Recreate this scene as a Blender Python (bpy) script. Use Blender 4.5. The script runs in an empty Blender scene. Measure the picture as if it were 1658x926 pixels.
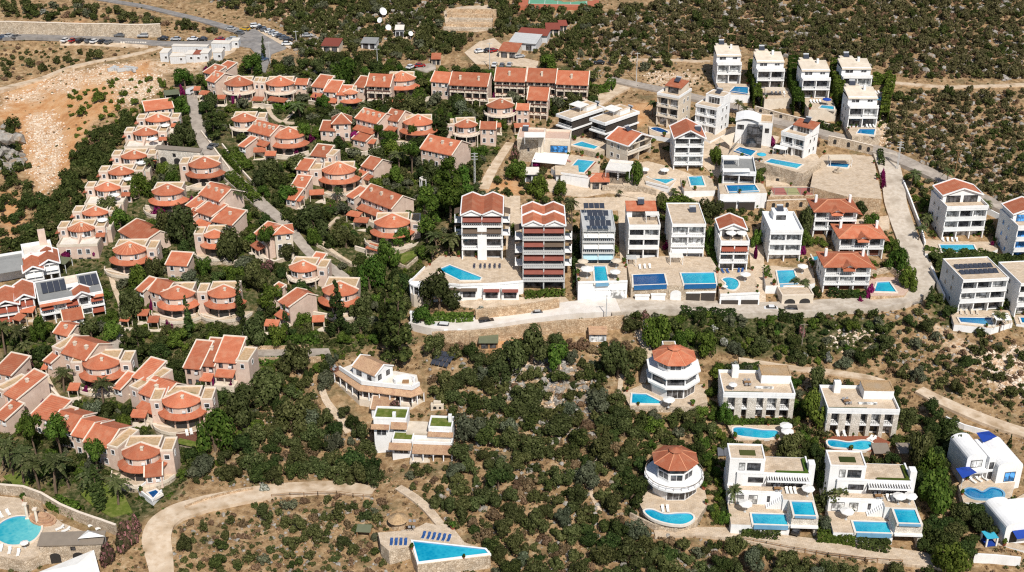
import bpy,math,random
import numpy as np
from mathutils import Vector
R=math.radians
rnd=random.Random(7)
SC=bpy.context.scene
COL=SC.collection
FOC,PITCH,CX,CY=2000.0,R(27.0),829.0,463.0      # photo pixels
CAM=Vector((0.0,-347*math.cos(PITCH),347*math.sin(PITCH)))
FWD=Vector((0,math.cos(PITCH),-math.sin(PITCH)))
UPV=Vector((0,math.sin(PITCH),math.cos(PITCH)))
# ---- terrain height
def _soft(t,k=12.0):
 return k*np.logaddexp(0,t/k)
def _gauss_line(x,y,ax,ay,bx,by,w):
 dx,dy=bx-ax,by-ay
 t=np.clip(((x-ax)*dx+(y-ay)*dy)/(dx*dx+dy*dy),0,1)
 d2=(x-ax-t*dx)**2+(y-ay-t*dy)**2
 return np.exp(-d2/(2*w*w))
def Hn(x,y):
 z=0.085*y + 0.105*(_soft(y+48)-_soft(y-72))-5.1
 z=z + 0.9*np.sin(x/31+1.3)*np.cos(y/37+.4) + 0.5*np.sin(x/13+y/19) + 0.25*np.sin(x/6.1-y/7.3+2)
 z=z - 5.0*_gauss_line(x,y,-152,45,-185,150,12) + 3*_gauss_line(x,y,-175,30,-200,75,7)
 z=z - 4.0*_gauss_line(x,y,-35,-60,-48,60,11)
 return z
def H(x,y):
 return float(Hn(np.float64(x),np.float64(y)))
def ray(px,py):
 return (FWD*FOC + Vector((1,0,0))*(px-CX) + UPV*(CY-py)).normalized()
def at(px,py,h=0.0):
 """the point on the ground (or h metres above it) that lies along this viewing direction"""
 d=ray(px,py);t=150.0
 for _ in range(80):
  p=CAM + d*t
  g=p.z - H(p.x,p.y) - h
  if abs(g)<0.01: break
  t+=g/(-d.z+0.25)
 return CAM + d*t
def atz(px,py,z):
 d=ray(px,py);t=(z-CAM.z)/d.z
 return CAM + d*t
def proj(p):
 v=Vector(p)-CAM;dep=v.dot(FWD)
 return CX + FOC*v.x/dep,CY - FOC*v.dot(UPV)/dep
def S(p):                       # photo pixels per metre at a point
 return FOC/(Vector(p)-CAM).dot(FWD)
def V(p):                       # ... for upright metres
 d=(Vector(p)-CAM).normalized();return S(p)*math.sqrt(max(.05,1-d.z*d.z))
# ---- materials
MATS={}
def newmat(name):
 m=bpy.data.materials.new(name);m.use_nodes=True
 nt=m.node_tree;b=nt.nodes['Principled BSDF']
 b.inputs['Specular IOR Level'].default_value=.2
 MATS[name]=m
 return m,nt,b
def _node(nt,t,**kw):
 n=nt.nodes.new(t)
 for k,v in kw.items(): setattr(n,k,v)
 return n
def noise_mat(name,c1,c2,scale=2.0,rough=.85,c3=None,scale3=.3,f3=(.5,.7),bump=0.0,bscale=6.0,coord='Object',rand=0.0,detail=6,spec=.2,lo=.35,hi=.65,streak=0,slabs=0):
 m,nt,b=newmat(name);L=nt.links.new
 tc=_node(nt,'ShaderNodeTexCoord')
 n=_node(nt,'ShaderNodeTexNoise');n.inputs['Scale'].default_value=scale;n.inputs['Detail'].default_value=detail
 L(tc.outputs[coord],n.inputs['Vector'])
 r=_node(nt,'ShaderNodeValToRGB');r.color_ramp.elements[0].position=lo;r.color_ramp.elements[1].position=hi
 r.color_ramp.elements[0].color=(*c1,1);r.color_ramp.elements[1].color=(*c2,1)
 L(n.outputs['Fac'],r.inputs['Fac']);out=r.outputs['Color']
 if c3:
  n3=_node(nt,'ShaderNodeTexNoise');n3.inputs['Scale'].default_value=scale3;n3.inputs['Detail'].default_value=5
  L(tc.outputs[coord],n3.inputs['Vector'])
  mr=_node(nt,'ShaderNodeMapRange');mr.inputs['From Min'].default_value=f3[0];mr.inputs['From Max'].default_value=f3[1]
  L(n3.outputs['Fac'],mr.inputs['Value'])
  mx=_node(nt,'ShaderNodeMix',data_type='RGBA');mx.inputs['B'].default_value=(*c3,1)
  L(mr.outputs['Result'],mx.inputs['Factor']);L(out,mx.inputs['A']);out=mx.outputs['Result']
 if streak:
  mp=_node(nt,'ShaderNodeMapping');mp.inputs['Scale'].default_value=(1.6,1.6,.14);L(tc.outputs[coord],mp.inputs['Vector']);ns=_node(nt,'ShaderNodeTexNoise');ns.inputs['Scale'].default_value=1.3;ns.inputs['Detail'].default_value=5;L(mp.outputs['Vector'],ns.inputs['Vector'])
  ms=_node(nt,'ShaderNodeMapRange');ms.inputs['From Min'].default_value=.5;ms.inputs['From Max'].default_value=.75;ms.inputs['To Max'].default_value=streak;L(ns.outputs['Fac'],ms.inputs['Value'])
  xs=_node(nt,'ShaderNodeMix',data_type='RGBA');xs.inputs['B'].default_value=tuple(v*.62 for v in c1)+(1,);L(ms.outputs['Result'],xs.inputs['Factor']);L(out,xs.inputs['A']);out=xs.outputs['Result']
 if slabs:
  br=_node(nt,'ShaderNodeTexBrick');br.inputs['Scale'].default_value=slabs;br.inputs['Color1'].default_value=(.86,.86,.86,1);br.inputs['Color2'].default_value=(1.05,1.04,1.02,1);br.inputs['Mortar'].default_value=(.72,.7,.68,1);br.inputs['Mortar Size'].default_value=.025;L(tc.outputs[coord],br.inputs['Vector'])
  xb=_node(nt,'ShaderNodeMix',data_type='RGBA',blend_type='MULTIPLY');xb.inputs['Factor'].default_value=1;L(out,xb.inputs['A']);L(br.outputs['Color'],xb.inputs['B']);out=xb.outputs['Result']
 if rand:
  oi=_node(nt,'ShaderNodeObjectInfo');hs=_node(nt,'ShaderNodeHueSaturation')
  mr2=_node(nt,'ShaderNodeMapRange');mr2.inputs['To Min'].default_value=1-rand;mr2.inputs['To Max'].default_value=1+rand
  L(oi.outputs['Random'],mr2.inputs['Value']);L(mr2.outputs['Result'],hs.inputs['Value']);L(out,hs.inputs['Color']);out=hs.outputs['Color']
 L(out,b.inputs['Base Color'])
 b.inputs['Roughness'].default_value=rough;b.inputs['Specular IOR Level'].default_value=spec
 if bump:
  n2=_node(nt,'ShaderNodeTexNoise');n2.inputs['Scale'].default_value=bscale;n2.inputs['Detail'].default_value=8
  L(tc.outputs[coord],n2.inputs['Vector'])
  bp=_node(nt,'ShaderNodeBump');bp.inputs['Strength'].default_value=bump;bp.inputs['Distance'].default_value=.3
  L(n2.outputs['Fac'],bp.inputs['Height']);L(bp.outputs['Normal'],b.inputs['Normal'])
 return m
def stone_mat(name,c1,c2,mortar,scale=1.6):
 m,nt,b=newmat(name);L=nt.links.new
 tc=_node(nt,'ShaderNodeTexCoord')
 v=_node(nt,'ShaderNodeTexVoronoi');v.inputs['Scale'].default_value=scale
 L(tc.outputs['Object'],v.inputs['Vector'])
 r=_node(nt,'ShaderNodeValToRGB');r.color_ramp.elements[0].color=(*c1,1);r.color_ramp.elements[1].color=(*c2,1)
 sep=_node(nt,'ShaderNodeSeparateColor');L(v.outputs['Color'],sep.inputs['Color']);L(sep.outputs['Red'],r.inputs['Fac'])
 v2=_node(nt,'ShaderNodeTexVoronoi',feature='DISTANCE_TO_EDGE');v2.inputs['Scale'].default_value=scale
 L(tc.outputs['Object'],v2.inputs['Vector'])
 mr=_node(nt,'ShaderNodeMapRange');mr.inputs['From Max'].default_value=.07;L(v2.outputs['Distance'],mr.inputs['Value'])
 mx=_node(nt,'ShaderNodeMix',data_type='RGBA');mx.inputs['A'].default_value=(*mortar,1);L(r.outputs['Color'],mx.inputs['B']);L(mr.outputs['Result'],mx.inputs['Factor'])
 n=_node(nt,'ShaderNodeTexNoise');n.inputs['Scale'].default_value=.5;n.inputs['Detail'].default_value=5;L(tc.outputs['Object'],n.inputs['Vector'])
 hs=_node(nt,'ShaderNodeHueSaturation');mr2=_node(nt,'ShaderNodeMapRange');mr2.inputs['From Min'].default_value=.3;mr2.inputs['From Max'].default_value=.7
 mr2.inputs['To Min'].default_value=.75;mr2.inputs['To Max'].default_value=1.15
 L(n.outputs['Fac'],mr2.inputs['Value']);L(mr2.outputs['Result'],hs.inputs['Value']);L(mx.outputs['Result'],hs.inputs['Color']);L(hs.outputs['Color'],b.inputs['Base Color'])
 bp=_node(nt,'ShaderNodeBump');bp.inputs['Strength'].default_value=.6;bp.inputs['Distance'].default_value=.1;L(mr.outputs['Result'],bp.inputs['Height']);L(bp.outputs['Normal'],b.inputs['Normal'])
 b.inputs['Roughness'].default_value=.9
 return m
def tile_mat(name,c1,c2,c3,rand=.1):
 """clay roof tiles: courses run along the local height, weathered in patches"""
 m,nt,b=newmat(name);L=nt.links.new
 tc=_node(nt,'ShaderNodeTexCoord')
 n=_node(nt,'ShaderNodeTexNoise');n.inputs['Scale'].default_value=4.5;n.inputs['Detail'].default_value=9;n.inputs['Roughness'].default_value=.75
 L(tc.outputs['Object'],n.inputs['Vector'])
 r=_node(nt,'ShaderNodeValToRGB');r.color_ramp.elements[0].position=.38;r.color_ramp.elements[1].position=.64
 r.color_ramp.elements[0].color=(*c1,1);r.color_ramp.elements[1].color=(*c2,1);L(n.outputs['Fac'],r.inputs['Fac'])
 n2=_node(nt,'ShaderNodeTexNoise');n2.inputs['Scale'].default_value=.55;n2.inputs['Detail'].default_value=6;L(tc.outputs['Object'],n2.inputs['Vector'])
 mr=_node(nt,'ShaderNodeMapRange');mr.inputs['From Min'].default_value=.46;mr.inputs['From Max'].default_value=.78;mr.inputs['To Max'].default_value=.85;L(n2.outputs['Fac'],mr.inputs['Value'])
 mx=_node(nt,'ShaderNodeMix',data_type='RGBA');mx.inputs['B'].default_value=(*c3,1);L(mr.outputs['Result'],mx.inputs['Factor']);L(r.outputs['Color'],mx.inputs['A'])
 n4=_node(nt,'ShaderNodeTexNoise');n4.inputs['Scale'].default_value=1.1;n4.inputs['Detail'].default_value=8;n4.inputs['Roughness'].default_value=.7;L(tc.outputs['Object'],n4.inputs['Vector'])
 m4=_node(nt,'ShaderNodeMapRange');m4.inputs['From Min'].default_value=.52;m4.inputs['From Max'].default_value=.74;m4.inputs['To Max'].default_value=.45;L(n4.outputs['Fac'],m4.inputs['Value'])
 x4=_node(nt,'ShaderNodeMix',data_type='RGBA');x4.inputs['B'].default_value=(c1[0]*.62,c1[1]*.72,c1[2]*.8,1);L(m4.outputs['Result'],x4.inputs['Factor']);L(mx.outputs['Result'],x4.inputs['A']);mx=x4
 wv=_node(nt,'ShaderNodeTexWave',bands_direction='Z');wv.inputs['Scale'].default_value=2.4;wv.inputs['Distortion'].default_value=3;wv.inputs['Detail'].default_value=4;wv.inputs['Detail Scale'].default_value=3;L(tc.outputs['Object'],wv.inputs['Vector'])
 mw=_node(nt,'ShaderNodeMapRange');mw.inputs['To Min'].default_value=.9;mw.inputs['To Max'].default_value=1.06;L(wv.outputs['Fac'],mw.inputs['Value'])
 hw=_node(nt,'ShaderNodeHueSaturation');L(mw.outputs['Result'],hw.inputs['Value']);L(mx.outputs['Result'],hw.inputs['Color'])
 oi=_node(nt,'ShaderNodeObjectInfo');hs=_node(nt,'ShaderNodeHueSaturation')
 mr2=_node(nt,'ShaderNodeMapRange');mr2.inputs['To Min'].default_value=1-rand*1.6;mr2.inputs['To Max'].default_value=1+rand
 L(oi.outputs['Random'],mr2.inputs['Value']);L(mr2.outputs['Result'],hs.inputs['Value']);L(hw.outputs['Color'],hs.inputs['Color'])
 L(hs.outputs['Color'],b.inputs['Base Color'])
 w=_node(nt,'ShaderNodeTexWave',bands_direction='Z');w.inputs['Scale'].default_value=2.6;w.inputs['Distortion'].default_value=.6;L(tc.outputs['Object'],w.inputs['Vector'])
 bp=_node(nt,'ShaderNodeBump');bp.inputs['Strength'].default_value=.35;bp.inputs['Distance'].default_value=.08;L(w.outputs['Fac'],bp.inputs['Height']);L(bp.outputs['Normal'],b.inputs['Normal'])
 b.inputs['Roughness'].default_value=.85
 return m
def plain(name,c,rough=.6,spec=.3,metal=0.0):
 m=noise_mat(name,tuple(v*.93 for v in c),tuple(min(1,v*1.05) for v in c),scale=.9,rough=rough,spec=spec)
 m.node_tree.nodes['Principled BSDF'].inputs['Metallic'].default_value=metal
 return m
noise_mat('white_plaster',(.76,.755,.745),(.84,.835,.825),scale=.5,c3=(.66,.64,.60),scale3=.25,f3=(.55,.85),bump=.06,streak=.22)
noise_mat('pink_plaster',(.60,.445,.36),(.68,.525,.43),scale=.7,c3=(.54,.40,.32),scale3=.2,f3=(.5,.7),bump=.12,rand=.07,streak=.25)
noise_mat('cream_plaster',(.62,.53,.42),(.70,.61,.50),scale=.7,c3=(.55,.47,.37),bump=.1,rand=.06)
noise_mat('cream_trim',(.68,.58,.47),(.76,.66,.55),scale=1.2)
noise_mat('earth_roof',(.42,.28,.15),(.56,.40,.25),scale=1.6,c3=(.22,.19,.09),scale3=.8,f3=(.58,.75))
noise_mat('straw_roof',(.33,.22,.12),(.50,.34,.19),scale=3,c3=(.40,.30,.20),bump=.4)
noise_mat('sand_paving',(.57,.45,.325),(.66,.54,.415),scale=.8,c3=(.47,.36,.25),scale3=.35,f3=(.5,.75),bump=.05,slabs=.55)
noise_mat('pink_paving',(.52,.36,.28),(.60,.44,.35),scale=1.4)
noise_mat('white_paving',(.66,.60,.52),(.74,.69,.62),scale=.6)
noise_mat('concrete_road',(.46,.39,.31),(.57,.50,.42),scale=.9,c3=(.36,.30,.235),scale3=.22,f3=(.5,.68),bump=.08)
noise_mat('white_road',(.66,.60,.54),(.74,.69,.63),scale=.5,c3=(.60,.54,.46),scale3=.2,bump=.05)
noise_mat('dirt_road',(.52,.39,.265),(.66,.54,.41),scale=.7,c3=(.38,.27,.165),scale3=.35,f3=(.5,.68),bump=.15)
noise_mat('grey_road',(.29,.245,.205),(.38,.33,.28),scale=.9,c3=(.44,.38,.32),scale3=.25,f3=(.5,.66),bump=.05)
noise_mat('asphalt',(.19,.178,.168),(.27,.25,.235),scale=.6,c3=(.33,.30,.27),scale3=.2)
noise_mat('dark_paving',(.12,.05,.035),(.18,.08,.05),scale=2)
noise_mat('lawn',(.085,.12,.015),(.14,.17,.03),scale=1.2,c3=(.20,.20,.06),scale3=.6,f3=(.5,.75),bump=.4,bscale=9)
stone_mat('pale_stone',(.42,.33,.235),(.64,.54,.42),(.34,.26,.18),2.0)
stone_mat('ochre_stone',(.44,.29,.17),(.66,.50,.335),(.36,.24,.14),1.9)
stone_mat('white_stone',(.58,.52,.44),(.74,.68,.60),(.52,.46,.38),2.0)
tile_mat('red_tile',(.38,.108,.052),(.52,.175,.094),(.54,.25,.15),.17)
tile_mat('dark_red_tile',(.28,.08,.05),(.36,.12,.075),(.27,.10,.07))
tile_mat('ochre_tile',(.36,.21,.12),(.60,.40,.25),(.30,.15,.10))
tile_mat('rust_sheet',(.20,.05,.035),(.27,.075,.05),(.24,.07,.05),.15)
plain('tile_ridge',(.60,.27,.15))
plain('brown_awning',(.12,.085,.06));plain('red_awning',(.24,.075,.055));plain('orange_awning',(.27,.065,.035));plain('blue_awning',(.38,.55,.62))
plain('dark_frame',(.035,.033,.032),.5);plain('white_frame',(.74,.74,.73),.5);plain('wood_frame',(.12,.045,.03),.6)
plain('grey_roof',(.26,.26,.25));plain('light_grey',(.5,.5,.49));plain('dark_slat',(.055,.045,.038));plain('green_canvas',(.14,.15,.09))
plain('white_canvas',(.76,.74,.70),.8);plain('cream_canvas',(.60,.51,.40),.8);plain('blue_canvas',(.012,.05,.30),.7);plain('cyan_canvas',(.05,.40,.55),.7)
plain('navy_cushion',(.02,.07,.22),.8);plain('grey_cushion',(.30,.30,.31),.8);plain('red_cushion',(.45,.10,.06),.8)
plain('steel',(.45,.46,.47),.4,.5,.6);plain('timber',(.30,.17,.08));plain('wood_deck',(.26,.085,.045));plain('grey_wood',(.23,.19,.15))
plain('solar_panel',(.045,.05,.065),.3,.6);plain('solar_tank',(.62,.63,.64),.35,.5,.3)
plain('bark',(.16,.11,.075),.9);plain('tyre',(.02,.02,.02),.8);plain('container_wall',(.60,.61,.62),.5)
plain('court_green',(.13,.33,.21),.8);plain('court_red',(.42,.13,.07),.8);plain('court_olive',(.32,.31,.15),.8);plain('court_rose',(.35,.13,.11),.8)
plain('sea_blue_tile',(.02,.12,.30),.3,.5);plain('pale_blue_tile',(.16,.34,.50),.4,.5);plain('rust',(.30,.09,.05),.7)
plain('skin',(.45,.25,.17));plain('shirt',(.75,.75,.75));plain('dark_cloth',(.04,.04,.06))
def glass_mat(name,c,rough=.08):
 m,nt,b=newmat(name);L=nt.links.new
 tc=_node(nt,'ShaderNodeTexCoord');n=_node(nt,'ShaderNodeTexNoise');n.inputs['Scale'].default_value=.8
 oi=_node(nt,'ShaderNodeObjectInfo');va=_node(nt,'ShaderNodeVectorMath',operation='ADD');L(tc.outputs['Object'],va.inputs[0]);L(oi.outputs['Location'],va.inputs[1]);L(va.outputs[0],n.inputs['Vector'])
 r=_node(nt,'ShaderNodeValToRGB');r.color_ramp.elements[0].position=.42;r.color_ramp.elements[1].position=.62
 r.color_ramp.elements[0].color=(*c,1);r.color_ramp.elements[1].color=(*[min(1,v*4+.03) for v in c],1)
 L(n.outputs['Fac'],r.inputs['Fac']);L(r.outputs['Color'],b.inputs['Base Color'])
 b.inputs['Roughness'].default_value=rough;b.inputs['Specular IOR Level'].default_value=.6
glass_mat('window_glass',(.022,.022,.024));glass_mat('curtained_glass',(.20,.20,.195),.2);glass_mat('blue_glass',(.02,.10,.24));glass_mat('car_glass',(.012,.013,.016))
def water_mat(name,c1,c2):
 m,nt,b=newmat(name);L=nt.links.new
 tc=_node(nt,'ShaderNodeTexCoord');n=_node(nt,'ShaderNodeTexNoise');n.inputs['Scale'].default_value=.35;n.inputs['Detail'].default_value=3
 L(tc.outputs['Object'],n.inputs['Vector'])
 v=_node(nt,'ShaderNodeTexVoronoi',feature='SMOOTH_F1');v.inputs['Scale'].default_value=1.4;L(tc.outputs['Object'],v.inputs['Vector'])
 ad=_node(nt,'ShaderNodeMath',operation='MULTIPLY_ADD');ad.inputs[1].default_value=.35;L(v.outputs['Distance'],ad.inputs[0]);sx=_node(nt,'ShaderNodeSeparateXYZ');L(tc.outputs['Generated'],sx.inputs[0]);gm=_node(nt,'ShaderNodeMath',operation='MULTIPLY_ADD');gm.inputs[1].default_value=.42;L(sx.outputs['X'],gm.inputs[0]);nm=_node(nt,'ShaderNodeMath',operation='MULTIPLY');nm.inputs[1].default_value=.6;L(n.outputs['Fac'],nm.inputs[0]);L(nm.outputs[0],gm.inputs[2]);L(gm.outputs[0],ad.inputs[2])
 r=_node(nt,'ShaderNodeValToRGB');r.color_ramp.elements[0].position=.42;r.color_ramp.elements[1].position=.85
 r.color_ramp.elements[0].color=(*c1,1);r.color_ramp.elements[1].color=(*c2,1);L(ad.outputs[0],r.inputs['Fac']);L(r.outputs['Color'],b.inputs['Base Color'])
 n2=_node(nt,'ShaderNodeTexNoise');n2.inputs['Scale'].default_value=3;L(tc.outputs['Object'],n2.inputs['Vector'])
 bp=_node(nt,'ShaderNodeBump');bp.inputs['Strength'].default_value=.3;bp.inputs['Distance'].default_value=.1;L(n2.outputs['Fac'],bp.inputs['Height']);L(bp.outputs['Normal'],b.inputs['Normal'])
 b.inputs['Roughness'].default_value=.06;b.inputs['Specular IOR Level'].default_value=.45
water_mat('pool_water',(.0,.24,.40),(.03,.42,.55));water_mat('deep_pool_water',(.004,.05,.17),(.008,.085,.25));water_mat('turquoise_water',(.02,.33,.42),(.14,.50,.52));water_mat('blue_pool_water',(.004,.12,.31),(.015,.24,.43))
def paint(name,c):
 m,nt,b=newmat(name);b.inputs['Base Color'].default_value=(*c,1);b.inputs['Roughness'].default_value=.25;b.inputs['Specular IOR Level'].default_value=.5;b.inputs['Coat Weight'].default_value=.5
for k,c in dict(white=(.72,.72,.72),black=(.02,.02,.022),silver=(.42,.43,.44),grey=(.13,.135,.14),red=(.30,.02,.02),yellow=(.60,.36,.03),blue=(.05,.09,.16)).items(): paint('paint_'+k,c)
def leaf_mat(name,c1,c2,c3,rand=.3,hue=.03):
 """foliage: every leaf clump (mesh island) has its own shade, every plant its own tint"""
 m,nt,b=newmat(name);L=nt.links.new
 g=_node(nt,'ShaderNodeNewGeometry');r=_node(nt,'ShaderNodeValToRGB')
 r.color_ramp.elements[0].color=(*c1,1);r.color_ramp.elements[1].color=(*c3,1);e=r.color_ramp.elements.new(.6);e.color=(*c2,1)
 L(g.outputs['Random Per Island'],r.inputs['Fac'])
 oi=_node(nt,'ShaderNodeObjectInfo');hs=_node(nt,'ShaderNodeHueSaturation')
 mr=_node(nt,'ShaderNodeMapRange');mr.inputs['To Min'].default_value=1-rand;mr.inputs['To Max'].default_value=1+rand;L(oi.outputs['Random'],mr.inputs['Value'])
 n=_node(nt,'ShaderNodeTexWhiteNoise',noise_dimensions='1D');L(oi.outputs['Random'],n.inputs['W'])
 mr2=_node(nt,'ShaderNodeMapRange');mr2.inputs['To Min'].default_value=.5-hue;mr2.inputs['To Max'].default_value=.5+hue*.6;L(n.outputs['Value'],mr2.inputs['Value'])
 pn=_node(nt,'ShaderNodeTexNoise');pn.inputs['Scale'].default_value=.11;L(g.outputs['Position'],pn.inputs['Vector'])
 mr3=_node(nt,'ShaderNodeMapRange');mr3.inputs['From Min'].default_value=.3;mr3.inputs['From Max'].default_value=.7;mr3.inputs['To Min'].default_value=.8;mr3.inputs['To Max'].default_value=1.25;L(pn.outputs['Fac'],mr3.inputs['Value'])
 mm=_node(nt,'ShaderNodeMath',operation='MULTIPLY');L(mr.outputs['Result'],mm.inputs[0]);L(mr3.outputs['Result'],mm.inputs[1])
 L(mm.outputs[0],hs.inputs['Value']);L(mr2.outputs['Result'],hs.inputs['Hue']);L(r.outputs['Color'],hs.inputs['Color']);L(hs.outputs['Color'],b.inputs['Base Color'])
 b.inputs['Roughness'].default_value=.7;b.inputs['Specular IOR Level'].default_value=.06
 tr=_node(nt,'ShaderNodeBsdfTranslucent');L(hs.outputs['Color'],tr.inputs['Color'])
 mx=_node(nt,'ShaderNodeMixShader');mx.inputs['Fac'].default_value=.28;L(b.outputs['BSDF'],mx.inputs[1]);L(tr.outputs['BSDF'],mx.inputs[2])
 L(mx.outputs['Shader'],nt.nodes['Material Output'].inputs['Surface'])
leaf_mat('olive_leaf',(.034,.044,.013),(.068,.082,.026),(.128,.142,.056))
leaf_mat('dark_leaf',(.020,.034,.009),(.042,.064,.017),(.082,.108,.032))
leaf_mat('green_leaf',(.035,.066,.010),(.070,.118,.018),(.13,.185,.036))
leaf_mat('grey_leaf',(.055,.066,.036),(.095,.108,.062),(.16,.175,.11))
leaf_mat('dry_leaf',(.12,.075,.04),(.19,.13,.07),(.28,.20,.12),hue=.015)
leaf_mat('scrub_leaf',(.048,.056,.019),(.094,.098,.037),(.17,.162,.076),.4,.04)
leaf_mat('magenta_leaf',(.14,.008,.05),(.20,.014,.085),(.24,.03,.13),hue=.01)
leaf_mat('pink_leaf',(.045,.058,.022),(.13,.085,.055),(.46,.20,.21),hue=.01)
leaf_mat('white_leaf',(.06,.075,.03),(.30,.30,.25),(.6,.6,.54),hue=.01)
leaf_mat('palm_leaf',(.045,.062,.020),(.085,.105,.038),(.15,.165,.075))
leaf_mat('straw_leaf',(.26,.16,.08),(.36,.24,.13),(.46,.33,.2),hue=.015)
# ---- mesh building
class Each:
 def __init__(s,*m): s.m=m
 def build(s,name,mat,parent=None):
  for q in s.m: o=q.build(name,mat,parent)
  return o
class MB:
 def __init__(s): s.v=[];s.f=[]
 def poly(s,pts):
  i=len(s.v);s.v+=[tuple(p) for p in pts];s.f.append(tuple(range(i,i+len(pts))));return s
 def box(s,x0,x1,y0,y1,z0,z1):
  i=len(s.v)
  s.v+=[(x0,y0,z0),(x1,y0,z0),(x1,y1,z0),(x0,y1,z0),(x0,y0,z1),(x1,y0,z1),(x1,y1,z1),(x0,y1,z1)]
  s.f+=[tuple(i+k for k in q) for q in ((0,3,2,1),(4,5,6,7),(0,1,5,4),(1,2,6,5),(2,3,7,6),(3,0,4,7))];return s
 def obox(s,cx,cy,a,x0,x1,y0,y1,z0,z1):
  j=len(s.v);s.box(x0,x1,y0,y1,z0,z1);c,n=math.cos(a),math.sin(a)
  for k in range(j,len(s.v)):
   x,y,z=s.v[k];s.v[k]=(cx+x*c-y*n,cy+x*n+y*c,z)
  return s
 def prism(s,pts,z0,z1,cap=True,bottom=False):
  n=len(pts);i=len(s.v)
  if sum(pts[k][0]*pts[(k+1) % n][1]-pts[(k+1) % n][0]*pts[k][1] for k in range(n))<0: pts=pts[::-1]
  s.v+=[(p[0],p[1],z0) for p in pts]+[(p[0],p[1],z1) for p in pts]
  s.f+=[(i+k,i+(k+1) % n,i+n+(k+1) % n,i+n+k) for k in range(n)]
  if cap: s.f.append(tuple(i+n+k for k in range(n)))
  if bottom: s.f.append(tuple(i+n-1-k for k in range(n)))
  return s
 def slab(s,quad,th):
  """thick sheet under a planar polygon"""
  n=len(quad);i=len(s.v)
  s.v+=[tuple(p) for p in quad]+[(p[0],p[1],p[2]-th) for p in quad]
  s.f+=[tuple(i+k for k in range(n)),tuple(i+n+n-1-k for k in range(n))]
  s.f+=[(i+k,i+n+k,i+n+(k+1) % n,i+(k+1) % n) for k in range(n)];return s
 def bar(s,a,b,w,h=None):
  a=Vector(a);b=Vector(b);d=(b-a).normalized();h=h or w
  u=d.cross(Vector((0,0,1)));  u=u.normalized() if u.length>1e-4 else Vector((1,0,0));t=u.cross(d)
  i=len(s.v)
  for p in (a,b):
   for q,r in ((-1,-1),(1,-1),(1,1),(-1,1)): s.v.append(tuple(p+u*q*w/2+t*r*h/2))
  s.f+=[tuple(i+k for k in q) for q in ((0,1,2,3),(7,6,5,4),(0,4,5,1),(1,5,6,2),(2,6,7,3),(3,7,4,0))];return s
 def cone(s,c,r0,r1,z0,z1,n=8,cap=True):
  i=len(s.v)
  for r,z in ((r0,z0),(r1,z1)):
   s.v+=[(c[0]+r*math.cos(2*math.pi*k/n),c[1]+r*math.sin(2*math.pi*k/n),z) for k in range(n)]
  s.f+=[(i+k,i+(k+1) % n,i+n+(k+1) % n,i+n+k) for k in range(n)]
  if cap: s.f+=[tuple(i+n+k for k in range(n)),tuple(i+n-1-k for k in range(n))]
  return s
 def mesh(s,name,mat):
  me=bpy.data.meshes.new(name);me.from_pydata(s.v,[],s.f);me.materials.append(MATS[mat]);me.update();return me
 def build(s,name,mat,parent=None):
  o=bpy.data.objects.new(name,s.mesh(name,mat));COL.objects.link(o)
  if parent: o.parent=parent
  return o
def tag(o,label=None,cat=None,group=None,kind=None):
 if label: o['label']=label
 if cat: o['category']=cat
 if group: o['group']=group
 if kind: o['kind']=kind
 return o
THINGS=[]            # (root, category) for later clearance tests
def empty(name,loc,yaw,label,cat,group=None):
 o=bpy.data.objects.new(name,None);COL.objects.link(o);o.empty_display_size=.5
 o.location=loc;o.rotation_euler=(0,0,yaw);tag(o,label,cat,group,'thing');THINGS.append(o)
 return o
def child(name,me,parent,loc=(0,0,0),rz=0.0,scale=None):
 o=bpy.data.objects.new(name,me);COL.objects.link(o);o.parent=parent;o.location=loc;o.rotation_euler=(0,0,rz)
 if scale: o.scale=scale
 return o
def copy_tree(o,parent=None):
 c=o.copy();COL.objects.link(c);c.parent=parent
 for ch in o.children: copy_tree(ch,c)
 return c
_wc={}
def win(parent,x,y,z,w,h,a=0.0,style='white',glass='window_glass',name='window',mull=None):
 """window or glazed door: a proud frame (part) with its pane (sub-part); x,y = middle of its foot on the wall, a = wall's turn"""
 k=(round(w,1),round(h,1),style,glass,mull)
 if k not in _wc:
  w_,h_=k[0],k[1];t=.14 if style=='white' else .07
  b=MB();b.box(-w_/2-t,-w_/2,-.1,.03,-t,h_+t);b.box(w_/2,w_/2+t,-.1,.03,-t,h_+t);b.box(-w_/2,w_/2,-.1,.03,h_,h_+t);b.box(-w_/2,w_/2,-.1,.03,-t,0)
  n=mull if mull is not None else max(1,round(w_/1.1))
  for i in range(1,n): b.box(-w_/2+w_*i/n-.04,-w_/2+w_*i/n+.04,-.07,.02,0,h_)
  _wc[k]=(b.mesh('window_frame',{'white': 'white_frame','dark': 'dark_frame','wood': 'wood_frame','cream': 'cream_trim'}[style]),MB().box(-w_/2,w_/2,-.035,.02,0,h_).mesh('pane',glass))
 fr,pn=_wc[k]
 o=child(name,fr,parent,(x,y,z),a);child('pane',pn,o)
 return o
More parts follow.
